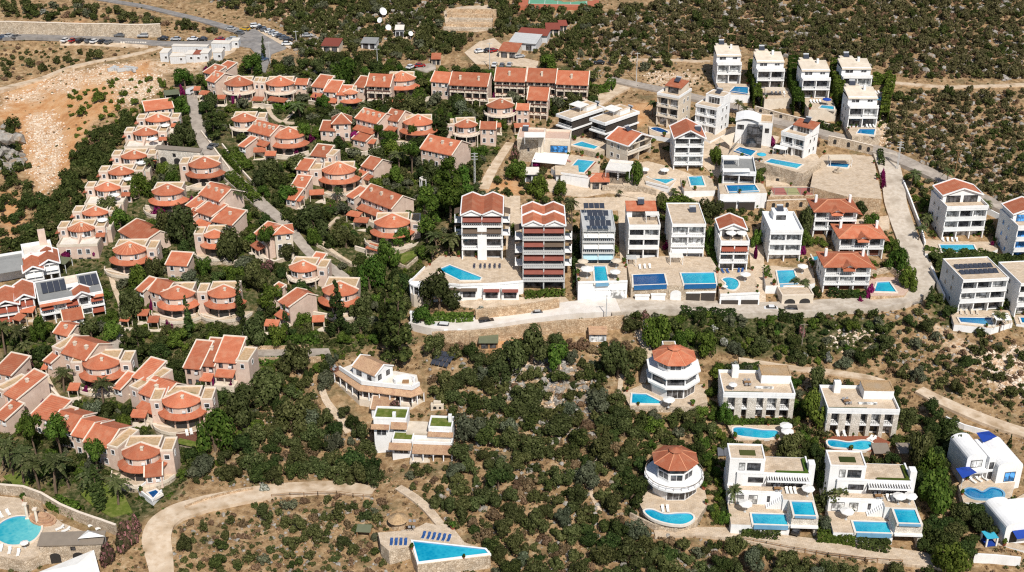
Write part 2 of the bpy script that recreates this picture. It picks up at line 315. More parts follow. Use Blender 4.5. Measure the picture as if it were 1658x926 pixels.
def arch(parent,x,y,z,w,h,a=0.0,mat='dark_frame',name='arched_shade_plate'):  # by default a flat dark plate painting the shade inside an arch
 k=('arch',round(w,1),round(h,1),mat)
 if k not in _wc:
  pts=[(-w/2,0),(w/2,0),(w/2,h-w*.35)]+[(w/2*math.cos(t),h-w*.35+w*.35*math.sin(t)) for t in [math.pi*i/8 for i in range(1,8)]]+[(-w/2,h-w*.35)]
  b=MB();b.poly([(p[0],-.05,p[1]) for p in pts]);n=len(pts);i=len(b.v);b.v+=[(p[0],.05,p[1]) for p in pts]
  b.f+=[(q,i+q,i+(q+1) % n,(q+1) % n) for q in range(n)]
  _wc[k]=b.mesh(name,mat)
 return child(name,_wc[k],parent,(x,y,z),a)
# ---- builders
def leaf_quads(cl,n,size,rs,up=.3,zmin=-.55,jit=.42):
 """n leaf clumps (small quads) spread over the shells of the clump spheres cl = [(x,y,z,r)]"""
 cl=np.array(cl,float);w=cl[:,3]**2;k=rs.choice(len(cl),n,p=w/w.sum())
 d=rs.normal(size=(n,3));d[:,2]=np.where(d[:,2]<0,d[:,2]*.75,d[:,2]);d /= np.linalg.norm(d,axis=1,keepdims=True)
 p=cl[k,:3]+d*cl[k,3:4]*rs.uniform(.7,1.08,(n,1))
 nn=d+jit*rs.normal(size=(n,3))*.6+np.array([0,0,up]);nn /= np.linalg.norm(nn,axis=1,keepdims=True)
 t=np.cross(nn,rs.normal(size=(n,3)));t /= np.linalg.norm(t,axis=1,keepdims=True);b=np.cross(nn,t)
 s=size*rs.uniform(.55,1.4,(n,1));a=rs.uniform(.5,.95,(n,1))
 v=np.stack([p-t*s-b*s*a*.6,p+t*s*.7-b*s*a,p+t*s+b*s*a*.6,p-t*s*.6+b*s*a],1).reshape(-1,3)
 return v
def rot2(x,y,a): return Vector((x*math.cos(a)-y*math.sin(a),x*math.sin(a)+y*math.cos(a),0))
def flat_block(t,x0,x1,y0,y1,z0,z1,wall='pink_plaster',top='earth_roof',trim='cream_trim',par=.4,pt=.28,wname='wall'):
 MB().box(x0,x1,y0,y1,z0,z1).build(wname,wall,t)
 b=MB();e=.04
 b.box(x0-e,x1+e,y0-e,y0+pt,z1,z1+par).box(x0-e,x1+e,y1-pt,y1+e,z1,z1+par).box(x0-e,x0+pt,y0+pt,y1-pt,z1,z1+par).box(x1-pt,x1+e,y0+pt,y1-pt,z1,z1+par)
 b.build('parapet',trim,t)
 MB().box(x0+pt+.01,x1-pt-.01,y0+pt+.01,y1-pt-.01,z1-.05,z1+.06).build('flat_roof',top,t)
def chimney(t,x,y,z,mat='cream_plaster',h=1.1,w=.7):
 MB().box(x-w/2,x+w/2,y-.35,y+.35,z-1,z+h*.7).box(x-w/2-.08,x+w/2+.08,y-.43,y+.43,z+h*.7,z+h*.85).box(x-w/2+.1,x+w/2-.1,y-.2,y+.2,z+h*.85,z+h).build('chimney',mat,t)
def gable_roof(t,x0,x1,y0,y1,z,rise,mat='red_tile',th=.22,ov=.45,trim='cream_trim',axis='x',verge=True,peak=.5):
 """pitched roof, ridge along axis; peak = where the ridge sits across the depth"""
 b=MB()
 if axis=='x':
  ym=y0+(y1-y0)*peak;k=rise/(ym-y0+1e-6);zf=z-ov*k;zb=z if peak>.98 else z-ov*rise/(y1-ym+1e-6)
  A=[(x0-.15,y0-ov,zf),(x1+.15,y0-ov,zf),(x1+.15,ym,z+rise),(x0-.15,ym,z+rise)]
  b.slab(A,th)
  if peak<.98: b.slab([(x1+.15,y1+ov,zb),(x0-.15,y1+ov,zb),(x0-.15,ym+.003,z+rise),(x1+.15,ym+.003,z+rise)],th)
  r=b.build('roof',mat,t)
  if verge:
   vs=[]
   for x in (x0-.2,x1+.2):
    v=MB();vs.append(v);v.bar((x,y0-ov-.05,zf+.06),(x,ym,z+rise+.1),.3,.26)
    if peak<.98: v.bar((x,ym,z+rise+.1),(x,y1+ov,zb+.06),.3,.26)
   if peak>=.98: vs.append(MB().box(x0-.4,x1+.4,ym-.05,ym+.35,z+rise-.6,z+rise+.22))
   Each(*vs).build('verge',trim,r)
  gs=[]
  for x in (x0,x1):
   g=MB();gs.append(g);q=[(x,y0,z-.02),(x,y1,z-.02),(x,ym,z+rise-.12)] if peak<.98 else [(x,y0,z-.02),(x,y1,z-.02),(x,y1,z+rise-.12)]
   n=len(g.v);s=.3 if x==x0 else -.3
   g.v+=q+[(p[0]+s,p[1],p[2]) for p in q];g.f+=[(n,n+1,n+2),(n+5,n+4,n+3),(n,n+3,n+4,n+1),(n+1,n+4,n+5,n+2),(n+2,n+5,n+3,n)]
  if peak>=.98: gs.append(MB().box(x0+.3,x1-.3,y1-.3,y1,z-.02,z+rise-.12))
  return r,Each(*gs)
 xm=(x0+x1)/2;k=rise/(xm-x0);ze=z-ov*k
 b.slab([(x0-ov,y1+.15,ze),(x0-ov,y0-ov,ze),(xm,y0-ov,z+rise),(xm,y1+.15,z+rise)],th).slab([(x1+ov,y0-ov,ze),(x1+ov,y1+.15,ze),(xm+.003,y1+.15,z+rise),(xm+.003,y0-ov,z+rise)],th)
 r=b.build('roof',mat,t)
 if verge:
  v=MB()
  for y in (y0-ov-.1,y1+.2):
   v.bar((x0-ov-.1,y,ze+.05),(xm,y,z+rise+.1),.35,.34).bar((xm,y,z+rise+.1),(x1+ov+.1,y,ze+.05),.35,.34)
  for x in (x0-ov-.05,x1+ov+.05): v.box(x-.15,x+.15,y0-ov,y1,ze-.12,ze+.2)
  v.build('verge',trim,r)
 gs=[]
 for y,s in ((y0,.3),(y1,-.3)):
  g=MB();gs.append(g);n=0;q=[(x0,y,z-.02),(x1,y,z-.02),(xm,y,z+rise-.12)]
  g.v+=q+[(p[0],p[1]+s,p[2]) for p in q];g.f+=[(n,n+1,n+2),(n+5,n+4,n+3),(n,n+3,n+4,n+1),(n+1,n+4,n+5,n+2),(n+2,n+5,n+3,n)]
 return r,Each(*gs)
def hip_roof(t,x0,x1,y0,y1,z,rise,mat='red_tile',ov=.6,ridge='cream_trim',th=.2,rw=.3):
 x0 -= ov;x1+=ov;y0 -= ov;y1+=ov;w=x1-x0;d=y1-y0
 if w>=d: a,c=(x0+d/2,(y0+y1)/2,z+rise),(x1-d/2,(y0+y1)/2,z+rise)
 else: a,c=((x0+x1)/2,y0+w/2,z+rise),((x0+x1)/2,y1-w/2,z+rise)
 P=[(x0,y0,z),(x1,y0,z),(x1,y1,z),(x0,y1,z)]
 b=MB();n=0;b.v+=P+[a,c]
 if w>=d: b.f+=[(0,1,5,4),(1,2,5),(2,3,4,5),(3,0,4)];hips=[(P[0],a),(P[3],a),(P[1],c),(P[2],c),(a,c)]
 else: b.f+=[(0,1,4),(1,2,5,4),(2,3,5),(3,0,4,5)];hips=[(P[0],a),(P[1],a),(P[2],c),(P[3],c),(a,c)]
 b.box(x0,x1,y0,y1,z-th,z-.004)
 r=b.build('roof',mat,t)
 h=MB()
 for p,q in hips:
  if (Vector(p)-Vector(q)).length>.1: h.bar(p,q,rw,.16)
 h.build('ridge_cap',ridge,r)
 return r
def ang(nx,ny): return math.atan2(nx,-ny)
def fan_house(x,y,wpx,label,yaw=0,el=.85,hz=6.2,rise=None,skirt=True,left=1,right=1,wall='pink_plaster',group=None,deep=5.0,terrace=False,chim=1,tile='red_tile',stripes=False):
 yaw=R(yaw);E=at(x,y,hz);Rr=wpx/S(E)/2-.5;rise=rise or Rr*.50
 o=rot2(0,Rr*el+.5,yaw);base=Vector((E.x,E.y,E.z-hz))+o
 t=empty('village_house',base,yaw,label,'house',group)
 NS=10;TH=[math.pi+math.pi*k/NS for k in range(NS+1)]
 body=[(Rr*math.cos(a),Rr*el*math.sin(a)) for a in TH]+[(Rr,.4),(-Rr,.4)]
 MB().prism(body,-5,hz).build('wall',wall,t)
 b=MB();ro=Rr+.55
 eave=[(ro*math.cos(a),ro*el*math.sin(a),hz-.12) for a in TH];ap=(0,0.05,hz+rise)
 for k in range(NS): b.poly([eave[k],eave[k+1],ap]);b.poly([(eave[k+1][0],eave[k+1][1],hz-.3),eave[k+1],eave[k],(eave[k][0],eave[k][1],hz-.3)])
 b.poly([(p[0],p[1],hz-.3) for p in eave[::-1]])
 rf=b.build('roof',tile,t)
 v=MB();v.bar((-ro-.1,.1,hz-.05),(0,.1,hz+rise+.12),.34,.3).bar((0,.1,hz+rise+.12),(ro+.1,.1,hz-.05),.34,.3);v.build('verge','cream_trim',rf)
 g=MB();g.v+=[(-ro+.1,.06,hz-.3),(ro-.1,.06,hz-.3),(0,.06,hz+rise),(-ro+.1,.42,hz-.3),(ro-.1,.42,hz-.3),(0,.42,hz+rise)];g.f+=[(0,1,2),(5,4,3),(0,3,4,1),(1,4,5,2),(2,5,3,0)]
 g.build('gable',wall,t)
 if stripes:
  h=MB()
  for k in range(1,NS): h.bar(tuple(Vector(eave[k])+Vector((0,0,.02))),ap,.16,.1)
  h.build('hip_line','tile_ridge',rf)
 if chim: 
  f=.45;a=TH[6]
  chimney(rf,Rr*f*math.cos(a),Rr*el*f*math.sin(a),hz+rise*(1-f)-.1,h=.9,w=.6)
 MB().box(Rr*.25-.4,Rr*.25+.4,-Rr*el-.34,-Rr*el-.02,hz-1.75,hz-1.2).build('air_conditioner','white_frame',t)
 for s in (-1,1):
  a=1.5*math.pi+s*R(32);nx,ny=math.cos(a)*el,math.sin(a);l=math.hypot(nx,ny)
  win(t,Rr*math.cos(a)*.985,Rr*el*math.sin(a)*.985,hz-2.0,1.0 if skirt else 1.9,1.35 if skirt else 1.75,ang(nx/l,ny/l),glass='window_glass')
 if skirt:
  b=MB();r0,r1=Rr+.02,Rr+1.9;z0,z1=hz-2.15,hz-3.0
  for k in range(NS):
   q=[]
   for r,z,kk in ((r1,z1,k),(r1,z1,k+1),(r0,z0,k+1),(r0,z0,k)): q.append((r*math.cos(TH[kk]),(r*el)*math.sin(TH[kk]),z))
   b.slab(q,.18)
  b.build('lower_roof',tile,t)
  for s in (-1,0,1):
   a=1.5*math.pi+s*R(42);nx,ny=math.cos(a)*el,math.sin(a);l=math.hypot(nx,ny)
   arch(t,(Rr+.03)*math.cos(a),(Rr+.03)*el*math.sin(a),hz-6.2,2.6,2.4,ang(nx/l,ny/l))
  pq=[((Rr+3.6)*math.cos(a),(Rr+3.6)*el*math.sin(a)) for a in TH];MB().prism(pq,-6,hz-6.25).build('patio','pale_stone',t);MB().prism([(x_*.97,y_*.97) for x_,y_ in pq],-1,hz-6.2).build('patio_paving','sand_paving',t);b=MB()
  for k in range(NS-1): b.bar((*pq[k],hz-5.9),(*pq[k+1],hz-5.9),.25,.8)
  b.build('patio_wall','cream_plaster',t)
 if not skirt and not terrace:
  zb=hz-2.95;q1=[((Rr+1.35)*math.cos(a),(Rr*el+1.35)*math.sin(a)) for a in TH]
  MB().prism(q1,zb-.3,zb,bottom=True).build('balcony','cream_trim',t);b=MB()
  for k in range(NS): b.bar((*q1[k],zb+.85),(*q1[k+1],zb+.85),.12).bar((*q1[k],zb),(*q1[k],zb+.85),.09)
  b.build('railing','cream_trim',t)
  for s in (-1,0,1):
   a=1.5*math.pi+s*R(40);nx,ny=math.cos(a)*el,math.sin(a);l=math.hypot(nx,ny);win(t,Rr*math.cos(a)*.985,Rr*el*math.sin(a)*.985,zb-2.7,1.9,2.0,ang(nx/l,ny/l),'dark');MB().obox(q1[5+s*3][0]*.97,q1[5+s*3][1]*.97,0,-.14,.14,-.14,.14,-4,zb-.3).build('pillar','cream_plaster',t)
 flat_block(t,-Rr*.98,Rr*.98,.43,deep,-5,hz+.25,wall)
 if left: flat_block(t,-Rr-3.2*left,-Rr-.45,-Rr*el*.3,deep-.8,-5,hz+.12,wall);win(t,-Rr-1.7*left,-Rr*el*.3,hz-1.9,.8,1.2);win(t,-Rr-3.2*left,.6,hz-1.9,.8,1.2,R(-90))
 if right: flat_block(t,Rr+.45,Rr+3.3*right,-Rr*el*.3,deep-.6,-5,hz+.08,wall);win(t,Rr+1.8*right,-Rr*el*.3,hz-2.0,1.1,1.1);win(t,Rr+3.3*right,.6,hz-1.9,.8,1.2,R(90))
 if terrace:   # front terrace room below: a block with a sunny roof terrace
  zt=hz-2.9;d=Rr*el+4.6
  MB().box(-Rr-2.2,Rr+2.2,-d,-.2,-6,zt).build('wall',wall,t)
  MB().box(-Rr-1.95,Rr+1.95,-d+.25,-.2,zt-.1,zt+.04).build('terrace','white_paving',t)
  MB().box(-Rr-2.24,Rr+2.24,-d-.04,-d+.25,zt,zt+.75).box(-Rr-2.24,-Rr-1.95,-d+.25,-1.5,zt,zt+.75).box(Rr+1.95,Rr+2.24,-d+.25,-1.5,zt,zt+.75).build('parapet','cream_plaster',t)
  v=MB();v.v+=[(-.2,-d+.3,zt),(.2,-d+.3,zt),(.2,-Rr*el,zt),(-.2,-Rr*el,zt),(-.2,-Rr*el,zt+2),(.2,-Rr*el,zt+2)];v.f+=[(0,3,4),(1,5,2),(0,4,5,1)];v.build('party_wall',wall,t)
  for xx in (-Rr*.75,.5,Rr*.8): win(t,xx,-d,zt-2.3,1.0,1.4,0);win(t,xx,-d,zt-5.2,1.1,1.6,0,'dark')
  MB().slab([(-Rr-4.0,-Rr*.4,hz-1.2),(-Rr-2.65,-Rr*.4,hz-.9),(-Rr-2.65,1.2,hz-.9),(-Rr-4.0,1.2,hz-1.2)],.15).build('small_roof',tile,t)
  MB().slab([(Rr+.6,-Rr*.3-1.5,hz-2.1),(Rr+3.3,-Rr*.3-1.5,hz-2.1),(Rr+3.3,-Rr*.23-.02,hz-1.5),(Rr+.6,-Rr*.23-.02,hz-1.5)],.15).build('small_roof',tile,t)
  win(t,Rr+1.9,-Rr*el*.3,hz-4.6,1.9,1.9,0)
  return t,zt
 return t
def row_house(x,y,wpx,label,yaw=0,d=7.0,hz=5.8,rise=1.7,roof='gable',lean=1,nw=None,chim=1,wall='pink_plaster',group=None,left=0,right=0,tile='red_tile',back=None,glass='window_glass',balcony=False,style='white',lw=None,name='village_house'):
 """long house under a pitched roof; x,y = middle of its front eave in the photo"""
 yaw=R(yaw);E=at(x,y,hz);w=max(.62*wpx/S(E),(wpx/S(E)-.7*d*abs(math.sin(yaw)))/max(.5,math.cos(yaw)));o=rot2(0,.45,yaw)
 if abs(yaw)>.2 and roof != 'hip': E.x+=.45*d*math.sin(yaw);E.y -= .12*d*abs(math.sin(yaw))
 t=empty(name,Vector((E.x,E.y,E.z-hz))+o,yaw,label,'house',group)
 by=1.7 if balcony else 0
 MB().box(-w/2,w/2,by,d,-5,hz).build('wall',wall,t)
 pk={'gable': .5,'shed': 1.0,'asym': .68}.get(roof,.5)
 if roof=='hip': rf=hip_roof(t,-w/2,w/2,0,d,hz,rise,tile)
 else:
  rf,g=gable_roof(t,-w/2,w/2,0,d,hz,rise,tile,peak=pk);g.build('gable',wall,t)
 nw=nw or max(2,round(w/2.6))
 for i in range(nw):
  xx=-w/2+w*(i+.5)/nw
  win(t,xx,by,hz-2.0,.95 if not balcony else min(2.2,w/nw*.7),1.3 if not balcony else 1.9,0,style,glass)
  if lean or balcony: win(t,xx,by,hz-5.2,1.5 if not balcony else min(2.2,w/nw*.7),2.0,0,'dark',glass)
  elif hz>5: win(t,xx,by,hz-5.0,.95,1.4,0,style,glass)
 if balcony:
  for f in (hz-2.75,hz-5.6):
   MB().box(-w/2-.1,w/2+.1,-.15,by,f-.2,f).build('balcony','cream_trim',t)
   b=MB();b.box(-w/2,w/2,-.15,-.05,f+.75,f+.95)
   for i in range(nw*2+1): xx=-w/2+w*i/(nw*2);b.box(xx-.05,xx+.05,-.13,-.07,f,f+.75)
   b.build('railing','wood_frame',t)
  b=MB()
  for i in range(0,nw+1): xx=-w/2+.15+(w-.3)*i/nw;b.box(xx-.15,xx+.15,.0,.28,-4,hz-.3)
  b.build('pillars' if False else 'pillar','cream_plaster',t)
 if not balcony: MB().box(w*.12,w*.12+.8,-.34,-.02,hz-1.9,hz-1.35).build('air_conditioner','white_frame',t)
 if lean:
  ld=2.4*lean;L=lw or w/2-.3
  MB().slab([(-L,-ld,hz-3.3),(L,-ld,hz-3.3),(L,-.01,hz-2.45),(-L,-.01,hz-2.45)],.2).build('lower_roof',tile,t)
  b=MB();n=max(2,round(2*L/3.2))
  for i in range(n+1): xx=-L+.2+(2*L-.4)*i/n;b.box(xx-.14,xx+.14,-ld+.25,-ld+.53,-5,hz-3.4)
  b.build('pillar','cream_plaster',t)
  MB().box(-L-.2,L+.2,-ld-.5,0,-5,hz-5.6).build('patio','cream_plaster',t)
 for i in range(chim):
  xx=-w/2+w*(i+.5)/chim+rnd.uniform(-.4,.4);chimney(rf,xx,d*.32*(2 if roof=='shed' else 1.0)*.9,hz+rise*.62,h=.95)
 if left: flat_block(t,-w/2-left,-w/2-.05,-.4,d*.8,-5,hz+.6,wall);win(t,-w/2-left/2,-.4,hz-1.4,.8,1.2);win(t,-w/2-left,d*.3,hz-1.4,.8,1.2,R(-90))
 if right: flat_block(t,w/2+.05,w/2+right,-.3,d*.85,-5,hz+.3,wall);win(t,w/2+right/2,-.3,hz-1.6,.8,1.2);win(t,w/2+right,d*.3,hz-1.6,.8,1.2,R(90))
 return t
def porch(x,y,wpx,label,yaw=0,d=2.6,h=2.7,mat='red_tile',fall=.7,name='tiled_porch',cat='porch roof',deckmat='cream_plaster',group='small tiled porch roofs in the village'):
 yaw=R(yaw);E=at(x,y,h);w=wpx/S(E)
 t=empty(name,(E.x,E.y,E.z-h),yaw,label,cat,group)
 MB().slab([(-w/2,0,h),(w/2,0,h),(w/2,d,h+fall),(-w/2,d,h+fall)],.16).build('roof',mat,t)
 for sx in (-1,1):
  for yy,hh in ((.2,h-.1),(d-.2,h+fall-.2)): MB().box(sx*(w/2-.2)-.1,sx*(w/2-.2)+.1,yy-.1,yy+.1,-3,hh).build('post','cream_plaster',t)
 MB().box(-w/2-.2,w/2+.2,-.2,d+.3,-3,.12).build('floor',deckmat,t)
 return t
# ---- villas
def heater(t,x,y,z,a=0.0,w=1.9):
 h=empty_child('solar_heater',t,(x,y,z),a)
 MB().slab([(-w/2,-.8,.25),(w/2,-.8,.25),(w/2,.7,1.2),(-w/2,.7,1.2)],.08).build('panel','solar_panel',h)
 b=MB();n=10
 for k in range(n):
  a0,a1=2*math.pi*k/n,2*math.pi*(k+1)/n
  b.poly([(-w/2,.85+.28*math.cos(a0),1.35+.28*math.sin(a0)),(-w/2,.85+.28*math.cos(a1),1.35+.28*math.sin(a1)),(w/2,.85+.28*math.cos(a1),1.35+.28*math.sin(a1)),(w/2,.85+.28*math.cos(a0),1.35+.28*math.sin(a0))])
 b.poly([(-w/2,.85+.28*math.cos(2*math.pi*k/n),1.35+.28*math.sin(2*math.pi*k/n)) for k in range(n)]);b.poly([(w/2,.85+.28*math.cos(-2*math.pi*k/n),1.35+.28*math.sin(-2*math.pi*k/n)) for k in range(n)])
 b.build('tank','solar_tank',h)
 MB().bar((-w/2+.2,-.6,0),(-w/2+.2,.7,1.1),.06).bar((w/2-.2,-.6,0),(w/2-.2,.7,1.1),.06).bar((-w/2+.2,.8,0),(-w/2+.2,.8,1.3),.06).bar((w/2-.2,.8,0),(w/2-.2,.8,1.3),.06).build('stand','steel',h)
def empty_child(name,t,loc,a=0.0):
 o=bpy.data.objects.new(name,None);COL.objects.link(o);o.parent=t;o.location=loc;o.rotation_euler=(0,0,a);o.empty_display_size=.3;return o
def rail(t,x0,x1,y,z,mat='white_frame',side=None,h=.95,solid=False,glass=False):
 b=MB()
 if solid: b.box(x0,x1,y-.09,y+.09,z,z+h)
 else:
  b.box(x0,x1,y-.05,y+.05,z+h-.1,z+h);n=max(2,int((x1-x0)/.55))
  for i in range(n+1): xx=x0+(x1-x0)*i/n;b.box(xx-.04,xx+.04,y-.03,y+.03,z,z+h-.1)
  if side:
   for xx in (x0,x1): b.box(xx-.05,xx+.05,y,y+side,z+h-.1,z+h)
 return b.build('railing',mat,t)
def villa(x,y,wpx,label,z0=None,d=11,fh=3.3,n=3,yaw=0,roof='flat',bays=2,wall='white_plaster',style='dark',glass='window_glass',by=1.7,solid_rail=False,heat=None,rise=1.9,tile='red_tile',awn=None,slab_out=.25,fins=True,name='villa',group=None,top='sand_paving',pent=None,fin_to=None,wfac=.86,side_win=True,railmat='white_frame',step=0.0,topgable=None,sidemat=None):
 """a many-storey villa: x,y = middle of its front foot; deep balconies between slabs, glazed doors behind"""
 yaw=R(yaw);P=at(x,y) if z0 is None else atz(x,y,z0);w=wpx/S(P)
 t=empty(name,P,yaw,label,'villa',group);Hh=n*fh
 b=MB()
 for f in range(n): b.box(-w/2,w/2,by+f*step,d,-5 if f==0 else f*fh,(f+1)*fh if not step or f==n-1 else (f+1)*fh-.43)
 b.build('wall',wall,t)
 by0=by;ft=.32
 if fins:
  hh=fin_to or Hh
  for f in range(n):
   z0_,z1_=(-4 if f==0 else f*fh+.001),(hh if f==n-1 else (f+1)*fh-.421);yo=f*step
   for i in range(bays+1): xx=-w/2+ft/2+(w-ft)*i/bays;MB().box(xx-ft/2,xx+ft/2,.02+yo,by+yo,z0_,z1_).build('side_wall',wall,t)
 bw=(w-ft*2)/bays
 for f in range(n):
  z=f*fh;yo=f*step;by=by0+yo
  if f: MB().box(-w/2-.02,w/2+.02,-slab_out+yo-step,by,z-.42,z).build('floor_slab',wall,t);rail(t,-w/2+.1,w/2-.1,-slab_out+.1+yo-step,z,railmat,by0*.9,solid=solid_rail)
  for i in range(bays):
   win(t,-w/2+ft+bw*(i+.5),by,z+.12,bw*wfac,fh-.85,0,style,glass if glass != 'window_glass' or rnd.random()<.7 else 'curtained_glass',mull=max(2,round(bw*wfac/1.5)))
   if awn and awn.get((f,i)) or awn and awn.get(f):
    m=awn.get((f,i)) or awn.get(f);cx=-w/2+ft+bw*(i+.5)
    MB().slab([(cx-bw/2+.05,yo-.8,z+fh-1.95),(cx+bw/2-.05,yo-.8,z+fh-1.95),(cx+bw/2-.05,by-.05,z+fh-.46),(cx-bw/2+.05,by-.05,z+fh-.46)],.07).build('awning',m,t)
  if side_win:
   for s in (-1,1):
    for yy in (d*.42,d*.72): win(t,s*w/2,yy,z+1.0,.9,1.25,R(90*s),'white',glass)
 so=slab_out-(n-1)*step
 MB().box(-w/2-.04,w/2+.04,-so,by,Hh-.4,Hh-.002).build('roof_slab',wall,t)
 if roof in ('flat','terrace'):
  flat_block(t,-w/2-.03,w/2+.03,-so,d+.03,Hh,Hh+.22,wall,top,wall if top != 'sand_paving' else 'white_plaster',par=.3 if roof=='flat' else .85,pt=.22,wname='roof_edge')
  zt=Hh+.28
 elif roof=='gable':
  rf,g=gable_roof(t,-w/2,w/2,-so,d,Hh,rise,tile,trim='white_plaster',axis='y');g.build('gable',wall,t);zt=Hh+rise
  win(t,0,-so,Hh+.25,w*.34,rise*.45,0,style,glass)
 elif roof=='hip': hip_roof(t,-w/2,w/2,0,d,Hh,rise,tile,ridge='tile_ridge');zt=Hh+rise
 elif roof=='slope':      # set-back top storey under a cream roof falling to the street
  z1=Hh+.15;MB().box(-w/2,w/2,by+1.2,d,Hh,Hh+2.6).build('wall',wall,t)
  MB().slab([(-w/2-.1,by+.6,Hh+2.35),(w/2+.1,by+.6,Hh+2.35),(w/2+.1,d,Hh+3.9),(-w/2-.1,d,Hh+3.9)],.3).build('roof','cream_plaster',t)
  b=MB()
  for s in (-1,1):
   q=[(s*w/2,by+1.2,Hh+2.0),(s*w/2,d,Hh+2.0),(s*w/2,d,Hh+3.6),];b.poly(q if s>0 else q[::-1])
  b.box(-w/2,w/2,d-.2,d,Hh+2,Hh+3.6);b.build('gable',wall,t)
  rail(t,-w/2+.1,w/2-.1,-so+.1,Hh,'white_plaster',solid=True,h=.8)
  win(t,-w*.24,by+1.2,Hh+.7,w*.26,1.1,0,'white',glass);win(t,w*.26,by+1.2,Hh+.9,w*.18,.8,0,'white',glass)
  MB().box(-w*.42,w*.05,d-.1,d+2.6,-4,Hh+4.1).build('stair_tower','cream_plaster',t);MB().box(w*.12,w*.2,d-2.6,d-1.8,Hh+2.5,Hh+5.0).build('chimney',wall,t)
  zt=Hh+4.1;heat=heat or (-w*.18,d+1.3)
 if pent:
  pw,pd,ph,px_,mat=pent
  if mat=='red': 
   MB().box(px_-pw/2,px_+pw/2,d-pd,d-.4,Hh,Hh+ph).build('penthouse',wall,t);rf,g=gable_roof(t,px_-pw/2,px_+pw/2,d-pd,d-.4,Hh+ph,.9,tile,verge=False,peak=1.0);g.build('gable',wall,t)
  else: flat_block(t,px_-pw/2,px_+pw/2,d-pd,d-.4,Hh,Hh+ph,wall,mat,'white_plaster',par=.2)
  win(t,px_,d-pd,Hh+.4,pw*.6,ph-.9,0,style,glass)
  if heat is None: heat=(px_,d-pd/2)
  zt=Hh+ph+(.8 if mat=='red' else .1)
 if topgable:
  yb,hh2,rs2=topgable;m=(w-.8)/2
  MB().box(-m,m,yb,d-.3,Hh+.2,Hh+hh2).build('wall',wall,t);rf,g=gable_roof(t,-m,m,yb,d-.3,Hh+hh2,rs2,tile,trim='white_plaster',axis='y',ov=.35);g.build('gable',wall,t);zt=Hh+hh2
  win(t,-m*.45,yb,Hh+.35,m*.7,hh2-.7,0,style,glass);win(t,m*.45,yb,Hh+.35,m*.7,hh2-.7,0,style,glass)
 if sidemat:
  for s in (-1,1): MB().box(s*w/2-.06,s*w/2+.06,by+.8,d-1.2,.6,fh-.5).box(s*w/2-.06,s*w/2+.06,by+.8,d-1.2,fh+.5,2*fh-.5).build('louvre',sidemat,t)
 if heat: heater(t,heat[0],heat[1],heat[2] if len(heat)>2 else zt)
 t['_h']=Hh;t['_w']=w
 return t
# ---- decks, pools, roads, walls
DECKS=[]
POOLS=[]
PROT=[]      # photo-space polygons that plants must not cover
def deck(pts,label,z0=None,foot=None,hpx=None,lift=None,top='sand_paving',side='white_plaster',name='terrace',cat='terrace',depth=7.0,coping=None,protect=True,group=None):
 if z0 is None:
  if foot: G=at(*foot);z0=G.z+hpx/V(G)
  else: z0=at(*(lift[:2])).z+lift[2]
 P=[atz(a,b,z0) for a,b in pts];c=sum(P,Vector())/len(P)
 t=empty(name,(c.x,c.y,z0),0,label,cat,group);q=[(p.x-c.x,p.y-c.y) for p in P]
 MB().prism(q,-depth,-.06,cap=False).build('retaining_wall',side,t)
 MB().prism(q,-.06,0).build('paving',top,t)
 if coping:
  b=MB();n=len(q)
  for i in range(n):
   if coping==True or i in coping: b.bar((*q[i],.3),(*q[(i+1) % n],.3),.3,.6)
  b.build('parapet','white_plaster',t)
 if protect: PROT.append(pts)
 DECKS.append((q,c,z0,label))
 return t,z0
def smooth_loop(pts,n=4):
 """closed Catmull-Rom through the points"""
 out=[];m=len(pts)
 for i in range(m):
  p0,p1,p2,p3=(np.array(pts[(i+k-1) % m],float) for k in range(4))
  for j in range(n):
   u=j/n;out.append(tuple(.5*((2*p1)+(p2-p0)*u+(2*p0-5*p1+4*p2-p3)*u*u+(3*p1-p0-3*p2+p3)*u**3)))
 return out
